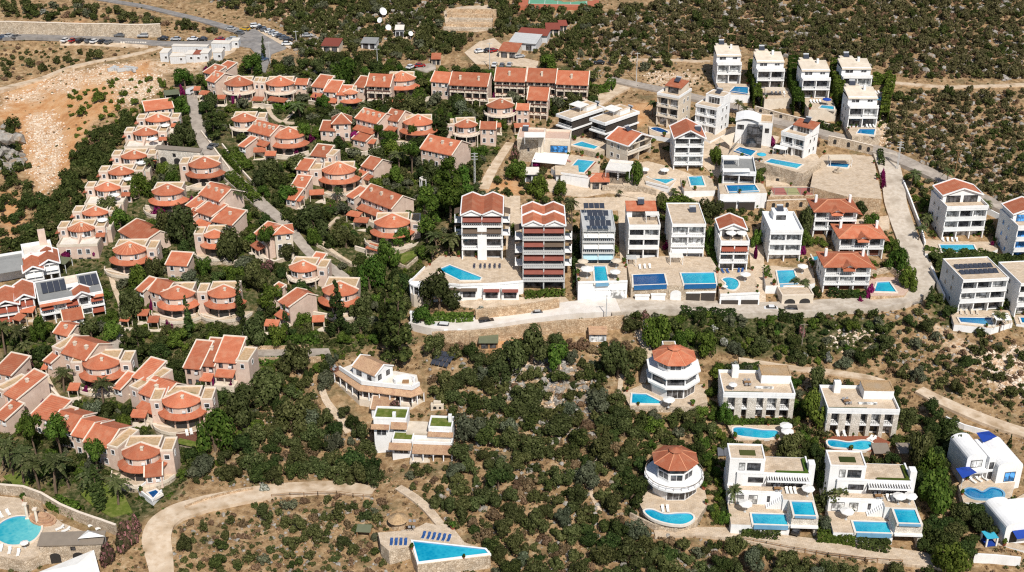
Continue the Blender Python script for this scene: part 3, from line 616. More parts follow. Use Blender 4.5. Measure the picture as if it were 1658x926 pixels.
def pool(pts,z0,label,water='pool_water',curved=False,rim='white_paving',front=None,frontmat='pale_blue_tile',group='swimming pools of the villas',rimw=.45,raise_=.3):
 P=[atz(a,b,z0+raise_) for a,b in (smooth_loop(pts) if curved else pts)];c=sum(P,Vector())/len(P)
 t=empty('swimming_pool',(c.x,c.y,z0),0,label,'swimming pool',group);q=[Vector((p.x-c.x,p.y-c.y)) for p in P];n=len(q)
 ar=sum(q[i].x*q[(i+1) % n].y-q[(i+1) % n].x*q[i].y for i in range(n))
 if ar<0: q.reverse()
 out=[]
 for i in range(n):
  a,b_,c_=q[i-1],q[i],q[(i+1) % n];n1=Vector(((b_-a).y,-(b_-a).x)).normalized();n2=Vector(((c_-b_).y,-(c_-b_).x)).normalized();m=(n1+n2)
  m=m.normalized()*rimw/max(.5,m.normalized().dot(n1)) if m.length>1e-3 else n1*rimw;out.append(b_+m)
 b=MB();g9=MB()
 for i in range(n):
  j=(i+1) % n;a0,a1,o0,o1=q[i],q[j],out[i],out[j];k=len(b.v)
  b.v+=[(*a0,raise_),(*a1,raise_),(*o1,raise_),(*o0,raise_),(*a0,-.3),(*a1,-.3),(*o1,-.3),(*o0,-.3)]
  b.f+=[(k,k+3,k+2,k+1),(k+3,k+7,k+6,k+2)];g9.poly([(*a0,raise_),(*a1,raise_),(*a1,-.3),(*a0,-.3)])
 b.build('coping',rim,t);g9.build('tile_line','pale_blue_tile' if 'deep' not in water and 'blue' not in water else 'sea_blue_tile',t)
 MB().prism([tuple(v) for v in q],-.4,.04).build('water',water,t)
 if front:     # tiled spill wall under the front edge
  i=front[0];h=front[1];F=[atz(a,b_,z0+raise_) for a,b_ in pts];A=Vector((F[i].x-c.x,F[i].y-c.y,0));B=Vector((F[(i+1) % len(F)].x-c.x,F[(i+1) % len(F)].y-c.y,0))
  d=(B-A).normalized();nn=Vector((d.y,-d.x,0));nn=nn if nn.y<0 else -nn
  b=MB();b.slab([tuple(A+nn*(rimw+.02)+Vector((0,0,raise_+.005))),tuple(B+nn*(rimw+.02)+Vector((0,0,raise_+.005))),tuple(B+nn*(rimw+.25)+Vector((0,0,raise_+.005))),tuple(A+nn*(rimw+.25)+Vector((0,0,raise_+.005)))],h).build('spill_wall',frontmat,t)
 PROT.append(pts);POOLS.append(smooth_loop(pts) if curved else pts)
 return t
ROADS=[]
def ribbon(name,pts,mat,lift=.12,kind='structure',skirt=1.2,step=6):
 """a road laid along photo points (x, y, width in photo px across), following the ground, with earth sides"""
 P=[]
 for i in range(len(pts)-1):
  a,b=pts[i],pts[i+1];n=max(1,int(math.hypot(b[0]-a[0],b[1]-a[1])/step))
  for k in range(n): u=k/n;P.append((a[0]+(b[0]-a[0])*u,a[1]+(b[1]-a[1])*u,a[2]+(b[2]-a[2])*u))
 P.append(pts[-1])
 Q=np.array(P)
 for _ in range(3): Q[1:-1]=(Q[:-2]+2*Q[1:-1]+Q[2:])/4
 W=[at(a,b) for a,b,_ in Q];hw=[c/2/S(w) for (a,b,c),w in zip(Q,W)]
 b=MB();L=[]
 for i,w in enumerate(W):
  d=(W[min(i+1,len(W)-1)]-W[max(i-1,0)]);d.z=0;d.normalize();nn=Vector((-d.y,d.x,0))
  l,r=w+nn*hw[i],w-nn*hw[i];z=max(H(l.x,l.y),H(r.x,r.y),H(w.x,w.y),H((l.x+w.x)/2,(l.y+w.y)/2),H((r.x+w.x)/2,(r.y+w.y)/2))
  L.append((l,r,z))
 zs=np.array([k[2] for k in L])
 for _ in range(4): zs[1:-1]=np.maximum(zs[1:-1],(zs[:-2]+2*zs[1:-1]+zs[2:])/4)
 for (l,r,_),z in zip(L,zs): z+=lift;b.v+=[(l.x,l.y,z),(r.x,r.y,z),(l.x,l.y,z-skirt),(r.x,r.y,z-skirt)]
 for i in range(len(L)-1):
  k=4*i;b.f+=[(k,k+1,k+5,k+4),(k+1,k+3,k+7,k+5),(k,k+4,k+6,k+2)]
 n=4*(len(L)-1);b.f+=[(0,2,3,1),(n,n+1,n+3,n+2)]
 o=b.build(name,mat);tag(o,kind=kind)
 for i in range(0,len(L)-1):
  q=[proj((*L[i][0].xy,zs[i]+lift)),proj((*L[i][1].xy,zs[i]+lift)),proj((*L[i+1][1].xy,zs[i+1]+lift)),proj((*L[i+1][0].xy,zs[i+1]+lift))];PROT.append(q)
 return o
def lot(name,pts,mat,lift=.10):
 """paved or bare ground following the terrain: fan grid inside a photo polygon"""
 W=[at(a,b) for a,b in pts];c=at(sum(p[0] for p in pts)/len(pts),sum(p[1] for p in pts)/len(pts));b=MB();rings=8
 E=[]
 for i in range(len(W)):
  m=max(1,int((W[(i+1) % len(W)]-W[i]).length/5))
  for k in range(m): E.append(W[i].lerp(W[(i+1) % len(W)],k/m))
 n=len(E)
 def hz(x,y): return max(H(x+dx,y+dy) for dx,dy in ((0,0),(1,0),(-1,0),(0,1),(0,-1)))+lift
 b.v.append((c.x,c.y,hz(c.x,c.y)))
 for r in range(1,rings+1):
  for e in E: p=c.lerp(e,r/rings);b.v.append((p.x,p.y,hz(p.x,p.y)))
 for e in E: b.v.append((e.x,e.y,H(e.x,e.y)-.6))
 for i in range(n):
  j=(i+1) % n;b.f.append((0,1+i,1+j))
  for r in range(rings): k=1+r*n;b.f.append((k+i,k+n+i,k+n+j,k+j))
 o=b.build(name,mat);tag(o,kind='structure');PROT.append(pts)
 return o
def wall_line(pts,h,mat,label,th=.4,name='stone_wall',cat='wall',hpx=True,cap=None,arches=0,group=None,dig=1.5,protect=False):
 """a wall along photo points of its foot; h in metres (or photo px when hpx)"""
 W=[at(*p) for p in pts];c=W[0]
 t=empty(name,c,0,label,cat,group);b=MB();k=MB()
 for i in range(len(W)-1):
  n=max(1,int((W[i+1]-W[i]).length/4))
  for j in range(n):
   a,e=W[i].lerp(W[i+1],j/n),W[i].lerp(W[i+1],(j+1)/n);a.z=H(a.x,a.y);e.z=H(e.x,e.y)
   h0=h/V(a) if hpx else h
   d=(e-a);d.z=0;d.normalize();nn=Vector((-d.y,d.x,0))*th/2;s=len(b.v);a -= c;e -= c
   for p in (a,e):
    for sg in (1,-1):
     for zz in (-dig,h0): b.v.append(tuple(p+nn*sg+Vector((0,0,zz))))
   b.f+=[(s+1,s+3,s+7,s+5),(s,s+1,s+5,s+4),(s+2,s+6,s+7,s+3),(s,s+2,s+3,s+1),(s+4,s+5,s+7,s+6)]
   if cap: k.bar(tuple(a+Vector((0,0,h0+.08))),tuple(e+Vector((0,0,h0+.08))),th+.15,.16)
 b.build('wall_face',mat,t)
 if cap: k.build('coping',cap,t)
 if arches:
  for i in range(arches):
   u=(i+.5)/arches*(len(W)-1);j=min(int(u),len(W)-2);a=W[j].lerp(W[j+1],u-j);d=W[j+1]-W[j];yw=math.atan2(d.y,d.x);g=rot2(0,-th/2-.02,yw) if d.x>0 else rot2(0,th/2+.02,yw)
   hh=(h/V(a) if hpx else h);arch(t,*(Vector((a.x,a.y,H(a.x,a.y)+hh*.25))+g-c),1.0,min(1.6,hh*.55),yw)
 return t
# ---- furniture and vehicles
PRO={}
def proto(key,make):
 """first call builds the thing itself, later calls copy it with its parts"""
 if key not in PRO: PRO[key]=make();return PRO[key]
 c=copy_tree(PRO[key]);THINGS.append(c);return c
def put(o,loc,yaw,label,group=None,scale=None):
 o.location=loc;o.rotation_euler=(0,0,yaw);o['label']=label
 if group: o['group']=group
 if scale: o.scale=(scale,)*3
 return o
def mk_umbrella(mat):
 def f():
  t=empty('parasol',(0,0,0),0,'x','parasol')
  b=MB();n=8;r=1.55
  e=[(r*math.cos(2*math.pi*k/n),r*math.sin(2*math.pi*k/n),2.3) for k in range(n)]
  for k in range(n): b.poly([e[k],e[(k+1) % n],(0,0,2.85)]);b.poly([(e[k][0],e[k][1],2.12),(e[(k+1) % n][0],e[(k+1) % n][1],2.12),e[(k+1) % n],e[k]])
  b.build('canopy',mat,t);MB().cone((0,0),.05,.05,0,2.84,6).build('pole','white_frame',t);MB().cone((0,0),.35,.3,0,.12,8).build('base','light_grey',t)
  return t
 return f
def umbrella(x,y,z,label,mat='white_canvas',s=1.0,top=True):
 """x,y = middle of the canopy in the photo; z = floor height or None for the ground"""
 h=2.4*s;p=at(x,y,h) if z is None else atz(x,y,z+h);p=Vector((p.x,p.y,p.z-h))
 return put(proto('umb'+mat,mk_umbrella(mat)),p,rnd.uniform(0,1),label,'parasols on terraces',s)
def mk_lounger(cm):
 def f():
  t=empty('sun_lounger',(0,0,0),0,'x','sun lounger');b=MB()
  b.box(-.33,.33,-.95,.95,.24,.31)
  for sx in (-.28,.28):
   for yy in (-.8,.75): b.box(sx-.04,sx+.04,yy-.04,yy+.04,0,.24)
  b.build('frame','white_frame',t)
  MB().box(-.3,.3,-.93,.3,.31,.41).slab([(-.3,.3,.41),(.3,.3,.41),(.3,.98,.82),(-.3,.98,.82)],.1).build('cushion',cm,t)
  return t
 return f
def loungers(x0,y0,x1,y1,n,z,yaw,label,mat='white_canvas',group=None):
 for i in range(n):
  u=i/(n-1) if n>1 else 0;px,py=x0+(x1-x0)*u,y0+(y1-y0)*u;p=at(px,py) if z is None else atz(px,py,z)
  L=label if n==1 else label+', '+(['first','second','third','fourth','fifth','sixth','seventh','eighth'][i])+' from the left'
  put(proto('lng'+mat,mk_lounger(mat)),Vector((p.x,p.y,p.z+(.12 if z is None else .01))),R(yaw),L,group or 'sun loungers by the pools')
def mk_table():
 t=empty('garden_table',(0,0,0),0,'x','table');MB().box(-.8,.8,-.45,.45,.7,.76).build('table_top','timber',t)
 for sx in (-.7,.7):
  for sy in (-.35,.35): MB().box(sx-.04,sx+.04,sy-.04,sy+.04,0,.7).build('leg','timber',t)
 return t
def mk_chair():
 t=empty('garden_chair',(0,0,0),0,'x','chair');MB().box(-.3,.3,-.3,.3,.36,.48).build('seat','grey_cushion',t);MB().box(-.3,.3,.24,.34,.48,.95).build('backrest','grey_cushion',t)
 b=MB()
 for sx in (-.26,.26):
  for sy in (-.26,.26): b.box(sx-.03,sx+.03,sy-.03,sy+.03,0,.36)
 b.build('base_frame','dark_frame',t);return t
def dining(x,y,z,label,yaw=0):
 p=atz(x,y,z) if z is not None else at(x,y)+Vector((0,0,.1));put(proto('table',mk_table),p+Vector((0,0,.01)),R(yaw),'wooden table '+label,'garden tables')
 for i,(dx,dy,a) in enumerate(((-.45,-.8,180),(.45,-.8,180),(-.45,.8,0),(.45,.8,0))):
  g=rot2(dx,dy,R(yaw));put(proto('chair',mk_chair),p+g+Vector((0,0,.01)),R(a+yaw),'grey cushioned chair at the wooden table '+label,'chairs at the table '+label)
def mk_car(kind,color):
 def f():
  t=empty('parked_car' if kind != 'van' else 'parked_van',(0,0,0),0,'x','car' if kind != 'van' else 'van')
  if kind=='van': pr=[(-2.4,.35),(2.35,.35),(2.4,.95),(2.1,1.15),(1.55,1.95),(-2.35,2.0),(-2.42,.9)];gl=[(1.98,1.2),(1.5,1.86),(-2.2,1.86),(-2.25,1.2)];W=.92;wb=1.5
  elif kind=='suv': pr=[(-2.15,.38),(2.15,.38),(2.2,.8),(1.95,1.0),(1.1,1.08),(-2.1,1.08),(-2.22,.8)];gl=[(1.15,1.06),(.45,1.6),(-1.75,1.62),(-2.05,1.06)];W=.9;wb=1.35
  else: pr=[(-2.05,.3),(2.05,.3),(2.12,.62),(1.85,.8),(1.0,.92),(-1.75,.95),(-2.1,.85),(-2.15,.5)];gl=[(1.1,.9),(.35,1.4),(-1.0,1.42),(-1.75,.93)];W=.86;wb=1.28
  def ext(prof,w0,w1,zs):
   b=MB();n=len(prof);zmin,zmax=zs
   for s in (1,-1):
    for (a,z) in prof: b.v.append((a,s*(w0+(w1-w0)*max(0,min(1,(z-zmin)/(zmax-zmin)))),z))
   b.f=[tuple(range(n-1,-1,-1)),tuple(range(n,2*n))]+[(k,(k+1) % n,n+(k+1) % n,n+k) for k in range(n)];return b
  ext(pr,W,W-.06,(.5,1.1) if kind != 'van' else (1.0,2.0)).build('body','paint_'+color,t)
  if kind=='van':
   g=ext([(1.98,1.22),(1.62,1.75),(-2.0,1.75),(-2.05,1.22)],W+.012,W-.03,(1.2,1.8));g.build('window','car_glass',t)
   MB().slab([(2.13,-.75,1.17),(2.13,.75,1.17),(1.6,.7,1.9),(1.6,-.7,1.9)],.04).build('windscreen','car_glass',t)
  else:
   ext(gl,W-.08,W-.24,(.95,1.5)).build('window','car_glass',t)
   z=gl[1][1];MB().slab([(gl[1][0]+.02,-W+.16,z+.05),(gl[1][0]+.02,W-.16,z+.05),(gl[2][0]-.12,W-.16,z+.06),(gl[2][0]-.12,-W+.16,z+.06)],.1).build('roof','paint_'+color,t)
  for sx in (-1,1):
   for sy in (-1,1):
    b=MB();n=12;r=.33;c0,c1=sy*(W-.17),sy*(W+.02)
    i=len(b.v)
    for yy in (c0,c1): b.v+=[(sx*wb+r*math.cos(2*math.pi*k/n),yy,r+r*math.sin(2*math.pi*k/n)) for k in range(n)]
    b.f+=[(i+k,i+(k+1) % n,i+n+(k+1) % n,i+n+k) for k in range(n)]+[tuple(i+k for k in range(n)),tuple(i+2*n-1-k for k in range(n))]
    wh=b.build('wheel','tyre',t)
    rb=MB();rb.v+=[(sx*wb+.2*math.cos(2*math.pi*k/n),c1+sy*.006,r+.2*math.sin(2*math.pi*k/n)) for k in range(n)];rb.f.append(tuple(range(n)) if sy<0 else tuple(range(n-1,-1,-1)));rb.build('rim','steel',wh)
  for sy in (-.62,.62): z=.62 if kind != 'van' else .8;x=pr[2][0]+.005;MB().box(x-.1,x+.012,sy-.16,sy+.16,z-.02,z+.12).build('headlight','light_grey',t)
  return t
 return f
def car(x,y,yaw,color,label,kind='car',z=None,group='parked cars'):
 p=at(x,y) if z is None else atz(x,y,z)
 if z is None: p=Vector((p.x,p.y,max(H(p.x+a,p.y+b) for a in (-1.5,0,1.5) for b in (-1.5,0,1.5))+.14))
 return put(proto('car'+kind+color,mk_car(kind,color)),p,R(yaw),label,group)
def pole(x,y,ytop,label,kind='lattice',mat='light_grey'):
 p=at(x,y);h=(y-ytop)/V(p)
 t=empty('utility_pole',p,0,label,'utility pole','utility poles')
 b=MB()
 if kind=='lattice':
  for sx in (-.25,.25): b.bar((sx,0,-.5),(sx*.5,0,h),.14)
  n=int(h/.9)
  for i in range(n): u0,u1=i/n,(i+1)/n;s=1 if i % 2 else -1;b.bar((s*(.25-.12*u0),0,h*u0),(-s*(.25-.12*u1),0,h*u1),.08)
 else: b.cone((0,0),.16,.1,-.5,h,8)
 b.build('mast',mat,t)
 for k,zz in enumerate((h-.4,h-1.3,h-2.2)[:3 if kind=='lattice' else 1]): MB().box(-1.0,1.0,-.07,.07,zz,zz+.14).build('crossarm',mat,t)
 return t
def pergola(x,y,wpx,label,z=None,d=3.2,h=2.6,mat='white_canvas',yaw=0,flat=.25,posts='white_frame',name='canopy',cat='canopy',slats=False):
 yaw=R(yaw);E=at(x,y,h) if z is None else atz(x,y,z+h);w=wpx/S(E);base=Vector((E.x,E.y,E.z-h))
 t=empty(name,base,yaw,label,cat,'shade canopies')
 if slats:
  b=MB();n=int(d/.45)
  for i in range(n): yy=d*i/n;b.box(-w/2,w/2,yy,yy+.22,h,h+.12)
  for xx in (-w/2+.1,0,w/2-.1): b.box(xx-.07,xx+.07,0,d,h-.16,h-.004)
  b.build('roof',mat,t)
 else: MB().slab([(-w/2,0,h),(w/2,0,h),(w/2,d,h+flat),(-w/2,d,h+flat)],.12).build('roof',mat,t)
 for sx in (-1,1):
  for yy in (.15,d-.15): MB().box(sx*(w/2-.15)-.07,sx*(w/2-.15)+.07,yy-.07,yy+.07,-1.0 if z is None else 0.01,h-.13).build('post',posts,t)
 return t
# ---- ground sheet with its soils
def inpoly(px,py,poly):
 px=np.asarray(px);py=np.asarray(py);r=np.zeros(px.shape,bool);n=len(poly)
 for i in range(n):
  (x0,y0),(x1,y1)=poly[i],poly[(i+1) % n]
  if y0==y1: continue
  c=((y0>py) != (y1>py)) & (px<(x1-x0)*(py-y0)/(y1-y0)+x0);r ^= c
 return r
EARTH=[[(0,148),(62,126),(120,118),(165,108),(235,98),(262,118),(235,140),(200,158),(178,185),(150,196),(140,225),(118,262),(95,300),(70,322),(52,300),(40,250),(28,215),(0,200)],
         [(85,35),(130,37),(128,58),(85,57)],[(820,540),(860,545),(850,580),(800,590),(790,560)],
         [(1000,175),(1060,160),(1055,200),(1010,210),(985,195)],[(780,300),(840,285),(850,318),(790,325)],[(0,310),(30,320),(40,370),(0,400)]]
RUBBLE=[[(45,190),(85,180),(105,230),(90,290),(72,318),(55,280)],[(100,118),(170,105),(230,100),(190,130),(130,140),(60,160),(0,175),(0,158),(60,140)],[(190,125),(262,118),(258,145),(215,170),(190,165)],
          [(1590,570),(1658,565),(1658,640),(1600,620)],[(1340,530),(1420,535),(1425,560),(1350,560)],[(1420,190),(1450,190),(1440,235),(1412,240)],[(1040,115),(1130,120),(1125,140),(1060,140)],
          [(440,10),(480,0),(560,40),(580,80),(540,70)],[(620,30),(690,20),(690,60),(640,70)],[(230,100),(350,98),(350,118),(260,122)],[(815,575),(890,560),(960,610),(900,680),(820,640)],[(1490,515),(1540,530),(1600,590),(1560,600)]]
GREEN=[[(60,420),(150,300),(230,200),(330,110),(420,110),(960,110),(960,165),(840,190),(770,300),(690,420),(660,520),(600,560),(520,590),(420,600),(330,740),(260,830),(150,860),(0,760),(0,540),(120,520)],
         [(1050,500),(1320,505),(1440,520),(1440,560),(1300,580),(1160,570),(1050,560)],[(1500,420),(1658,440),(1658,520),(1560,540),(1510,520)]]
def axis(a,b,f0,f1,fine,coarse):
 v=[];x=a
 while x<b: v.append(x);x+=fine if f0<=x<=f1 else coarse
 v.append(b);return np.array(v)
gx=axis(-520,520,-245,245,1.15,14);gy=axis(-290,620,-150,215,1.15,14)
X,Y=np.meshgrid(gx,gy);Z=Hn(X,Y)
rs=np.random.RandomState(3)
inside=(np.abs(X)<250) & (Y>-150) & (Y<220)
Z=Z+np.where(inside,rs.normal(0,.05,X.shape),0)-.03
nv=X.size;co=np.stack([X.ravel(),Y.ravel(),Z.ravel()],1)
me=bpy.data.meshes.new('ground');ny_,nx_=X.shape
idx=np.arange(nv).reshape(ny_,nx_);quads=np.stack([idx[:-1,:-1],idx[:-1,1:],idx[1:,1:],idx[1:,:-1]],-1).reshape(-1,4)
def fill_mesh(me,co,quads,mat,smooth=False):
 me.vertices.add(len(co));me.vertices.foreach_set('co',np.ascontiguousarray(co,np.float32).ravel())
 k=quads.shape[1];me.loops.add(quads.size);me.loops.foreach_set('vertex_index',np.ascontiguousarray(quads,np.int32).ravel())
 me.polygons.add(len(quads));me.polygons.foreach_set('loop_start',np.arange(0,quads.size,k,dtype=np.int32));me.polygons.foreach_set('loop_total',np.full(len(quads),k,np.int32))
 me.polygons.foreach_set('use_smooth',np.full(len(quads),smooth,bool))
 me.materials.append(MATS[mat]);me.update(calc_edges=True)
rel=co-np.array(CAM);dep=rel@np.array(FWD);PX=CX+FOC*rel[:,0]/dep;PY=CY-FOC*(rel@np.array(UPV))/dep
wob=5*np.sin(PX/17+PY/9)+4*np.sin(PX/7-PY/11);wob2=4*np.cos(PX/13-PY/8)+3*np.sin(PY/5+PX/19)
zone=np.zeros((nv,4),np.float32);zone[:,3]=1
for ch,polys in ((0,EARTH),(1,RUBBLE),(2,GREEN)):
 for p in polys: zone[inpoly(PX+wob,PY+wob2,p) & (dep>0),ch]=1
def blur(a,n):
 a=a.reshape(ny_,nx_)
 for _ in range(n): b=a.copy();b[1:-1,1:-1]=(a[1:-1,1:-1]*2+a[:-2,1:-1]+a[2:,1:-1]+a[1:-1,:-2]+a[1:-1,2:])/6;a=b
 return a.ravel()
for ch in range(3): zone[:,ch]=blur(zone[:,ch],3)
m,nt,b=newmat('ground');L=nt.links.new
tc=_node(nt,'ShaderNodeTexCoord');at_=_node(nt,'ShaderNodeAttribute',attribute_name='zone');sep=_node(nt,'ShaderNodeSeparateColor');L(at_.outputs['Color'],sep.inputs['Color'])
def nz(scale,detail=8,rough=.6):
 n=_node(nt,'ShaderNodeTexNoise');n.inputs['Scale'].default_value=scale;n.inputs['Detail'].default_value=detail;n.inputs['Roughness'].default_value=rough;L(tc.outputs['Object'],n.inputs['Vector']);return n.outputs['Fac']
def ramp(f,stops):
 r=_node(nt,'ShaderNodeValToRGB');e=r.color_ramp.elements
 e[0].position,e[0].color=stops[0][0],(*stops[0][1],1);e[1].position,e[1].color=stops[-1][0],(*stops[-1][1],1)
 for p,c in stops[1:-1]: k=e.new(p);k.color=(*c,1)
 L(f,r.inputs['Fac']);return r.outputs['Color']
def mixc(f,a,c):
 x=_node(nt,'ShaderNodeMix',data_type='RGBA');L(f,x.inputs['Factor']);L(a,x.inputs['A']);L(c,x.inputs['B']);return x.outputs['Result']
def mrange(f,a,b_,c=0.,d=1.):
 x=_node(nt,'ShaderNodeMapRange');x.inputs['From Min'].default_value=a;x.inputs['From Max'].default_value=b_;x.inputs['To Min'].default_value=c;x.inputs['To Max'].default_value=d;L(f,x.inputs['Value']);return x.outputs['Result']
def mul(a,b_):
 x=_node(nt,'ShaderNodeMath',operation='MULTIPLY');L(a,x.inputs[0]);L(b_,x.inputs[1]);return x.outputs[0]
base=ramp(nz(.5,10,.7),[(.30,(.115,.072,.035)),(.42,(.245,.153,.077)),(.54,(.375,.247,.13)),(.68,(.49,.365,.23))])
stones=ramp(nz(2.2,4),[(.4,(.40,.34,.27)),(.6,(.58,.53,.46))])
base=mixc(mrange(nz(.9,9,.75),.60,.68),base,stones)
base=mixc(mrange(nz(.16,6),.52,.66,0,.75),base,ramp(nz(1.3,6),[(.35,(.085,.08,.036)),(.65,(.19,.145,.075))]))
earth=ramp(nz(.25,9,.65),[(.3,(.38,.17,.068)),(.46,(.52,.27,.12)),(.6,(.57,.35,.185)),(.75,(.53,.27,.145))])
base=mixc(sep.outputs['Red'],base,earth)
rub=ramp(nz(1.1,9,.75),[(.36,(.38,.21,.105)),(.47,(.55,.37,.225)),(.58,(.69,.56,.42))])
base=mixc(mul(sep.outputs['Green'],mrange(nz(.35,6),.36,.52)),base,rub)
grn=ramp(nz(.9,9,.7),[(.33,(.018,.026,.008)),(.48,(.05,.062,.018)),(.58,(.13,.115,.055)),(.72,(.34,.25,.15))])
base=mixc(mul(sep.outputs['Blue'],mrange(nz(.3,5),.3,.5,.55,1)),base,grn)
L(base,b.inputs['Base Color']);b.inputs['Roughness'].default_value=.95;b.inputs['Specular IOR Level'].default_value=.1
bp=_node(nt,'ShaderNodeBump');bp.inputs['Strength'].default_value=.8;bp.inputs['Distance'].default_value=.5;L(nz(1.2,10,.7),bp.inputs['Height']);L(bp.outputs['Normal'],b.inputs['Normal'])
fill_mesh(me,co,quads,'ground',True)
ca=me.color_attributes.new('zone','FLOAT_COLOR','POINT');ca.data.foreach_set('color',zone.ravel())
go=bpy.data.objects.new('ground',me);COL.objects.link(go);tag(go,kind='structure')
# ---- roads and lots
ribbon('road',[(-20,61,22),(45,60,22),(130,62,24),(200,66,24),(260,71,24),(330,72,26),(385,66,30),(412,62,36)],'asphalt',.15)
ribbon('road',[(150,-3,14),(230,10,14),(330,34,16),(385,50,20),(408,60,24)],'asphalt',.17)
lot('road',[(388,52),(418,46),(470,70),(462,80),(440,88),(430,118),(402,112),(418,92),(405,78),(380,74)],'asphalt',.13)
lot('parking_lot',[(412,46),(428,42),(474,70),(470,80),(450,70)],'dirt_road',.19)
lot('parking_lot',[(95,64),(190,68),(240,72),(240,78),(180,76),(98,75)],'dirt_road',.12)
ribbon('track',[(-20,152,16),(40,136,16),(75,126,16),(105,112,15),(150,101,14),(200,92,14),(240,83,13),(262,76,12)],'dirt_road',.15)
ribbon('lane',[(309,140,16),(311,158,16),(315,180,18),(321,208,20),(333,236,23),(350,262,25),(376,289,26),(406,315,25),(425,333,24),(445,348,20),(466,366,18),(486,392,18),(502,412,18),(530,430,20),(560,452,20)],'grey_road',.2)
ribbon('road',[(985,128,22),(1030,138,24),(1075,147,26),(1130,160,26),(1200,178,28),(1255,198,30),(1330,216,30),(1390,234,30),(1440,252,34),(1504,281,32),(1559,309,30),(1631,341,30),(1690,366,30)],'grey_road',.25)
ribbon('road',[(1010,141,26),(985,152,28),(966,168,26),(952,176,20)],'dirt_road',.2)
ribbon('lane',[(1432,250,38),(1440,275,36),(1446,300,35),(1449,331,36),(1462,370,36),(1476,403,38),(1490,432,40),(1496,452,42),(1486,470,42),(1462,486,40),(1421,494,38),(1366,497,36),(1291,503,36),(1200,504,36),(1130,498,40),(1054,497,44),(985,503,50)],'concrete_road',.6,skirt=3)
ribbon('lane',[(1000,500,48),(960,502,46),(918,505,42),(872,512,36),(820,521,34),(775,529,38),(735,533,42),(700,529,40),(672,523,34)],'white_road',.75,skirt=3.5)
ribbon('track',[(986,99,10),(1028,97,10),(1085,98,10),(1150,100,10)],'dirt_road',.15)
ribbon('track',[(1442,134,12),(1485,138,13),(1531,142,13),(1600,140,13),(1690,136,13)],'dirt_road',.15)
ribbon('track',[(826,232,14),(808,258,15),(793,283,17),(783,306,18)],'dirt_road',.15)
ribbon('track',[(1488,632,22),(1510,644,24),(1545,660,26),(1587,678,28),(1625,692,28),(1690,712,28)],'dirt_road',.2)
ribbon('path',[(1060,866,18),(1130,862,22),(1200,867,30),(1257,878,34),(1310,884,34),(1372,891,36),(1450,902,38),(1530,912,36)],'sand_paving',.25)
ribbon('path',[(1196,584,16),(1240,591,16),(1283,597,15),(1344,603,15),(1407,612,13),(1440,622,12)],'dirt_road',.2)
ribbon('road',[(264,940,36),(259,905,42),(252,872,47),(260,848,46),(285,831,44),(330,817,40),(400,803,37),(457,795,36),(515,791,36),(560,792,34),(604,798,30)],'dirt_road',.3)
ribbon('lane',[(388,571,18),(430,573,20),(480,573,20),(534,571,18)],'grey_road',.2)
lot('road',[(168,552),(180,534),(196,528),(200,545),(196,566),(178,570)],'grey_road',.2)
ribbon('path',[(193,530,12),(199,512,10),(196,492,8),(186,470,8),(178,440,8)],'sand_paving',.2)
ribbon('path',[(521,628,10),(526,648,12),(545,672,14),(560,690,16),(566,700,15)],'sand_paving',.2)
ribbon('path',[(1031,532,12),(1040,552,14),(1052,575,16),(1046,600,14),(1040,620,10)],'sand_paving',.2)
ribbon('path',[(1006,606,8),(1003,640,8),(1001,660,7)],'sand_paving',.15)
ribbon('path',[(432,170,7),(437,185,7),(446,196,8),(470,200,8),(510,200,8)],'sand_paving',.15)
ribbon('path',[(478,178,6),(468,190,6),(460,197,7)],'sand_paving',.15)
ribbon('path',[(548,352,6),(530,368,6),(515,388,7),(540,408,7),(565,425,7),(590,436,7)],'sand_paving',.15)
ribbon('path',[(645,790,14),(668,804,15),(690,822,16),(702,836,15),(712,850,14),(730,866,14)],'sand_paving',.3)
ribbon('path',[(75,612,9),(84,630,9),(98,650,9),(118,668,9),(140,676,9)],'sand_paving',.2)
ribbon('path',[(965,740,6),(962,770,6),(955,800,6),(972,828,6)],'dirt_road',.12)
lot('parking_lot',[(752,86),(776,68),(800,62),(838,92),(872,100),(870,112),(820,106),(770,104)],'sand_paving',.12)
lot('yard',[(718,18),(740,12),(795,8),(798,30),(788,50),(770,52),(722,44)],'sand_paving',.12)
lot('parking_lot',[(672,112),(690,104),(704,102),(706,112),(690,118)],'grey_road',.12)
lot('yard',[(262,98),(358,94),(380,84),(385,76),(330,76),(262,84)],'dirt_road',.12)
for q in ([(985,268),(1050,262),(1110,280),(1162,302),(1150,330),(1060,330),(980,312)],[(1100,216),(1170,212),(1200,245),(1168,292),(1150,280),(1090,230)],[(880,292),(985,280),(990,312),(940,320),(890,312)],[(930,322),(1010,319),(1062,330),(1060,344),(930,340)],[(816,318),(842,318),(846,420),(820,422)],[(1000,330),(1020,336),(1018,420),(1004,420)],[(1212,392),(1236,400),(1240,490),(1220,494)],[(742,486),(915,482),(930,498),(800,506),(745,497)],[(1140,228),(1190,205),(1262,222),(1250,250),(1170,250)],[(1240,285),(1320,270),(1330,300),(1240,302)],[(1290,372),(1440,350),(1440,372),(1400,380)]): lot('yard',q,'sand_paving',.10)
lot('lawn',[(130,800),(150,770),(200,800),(215,830),(180,838),(150,820)],'lawn',.12)
lot('lawn',[(5,772),(30,764),(50,775),(45,790),(20,785)],'lawn',.12)
lot('lawn',[(637,415),(672,407),(676,413),(652,428)],'lawn',.12)
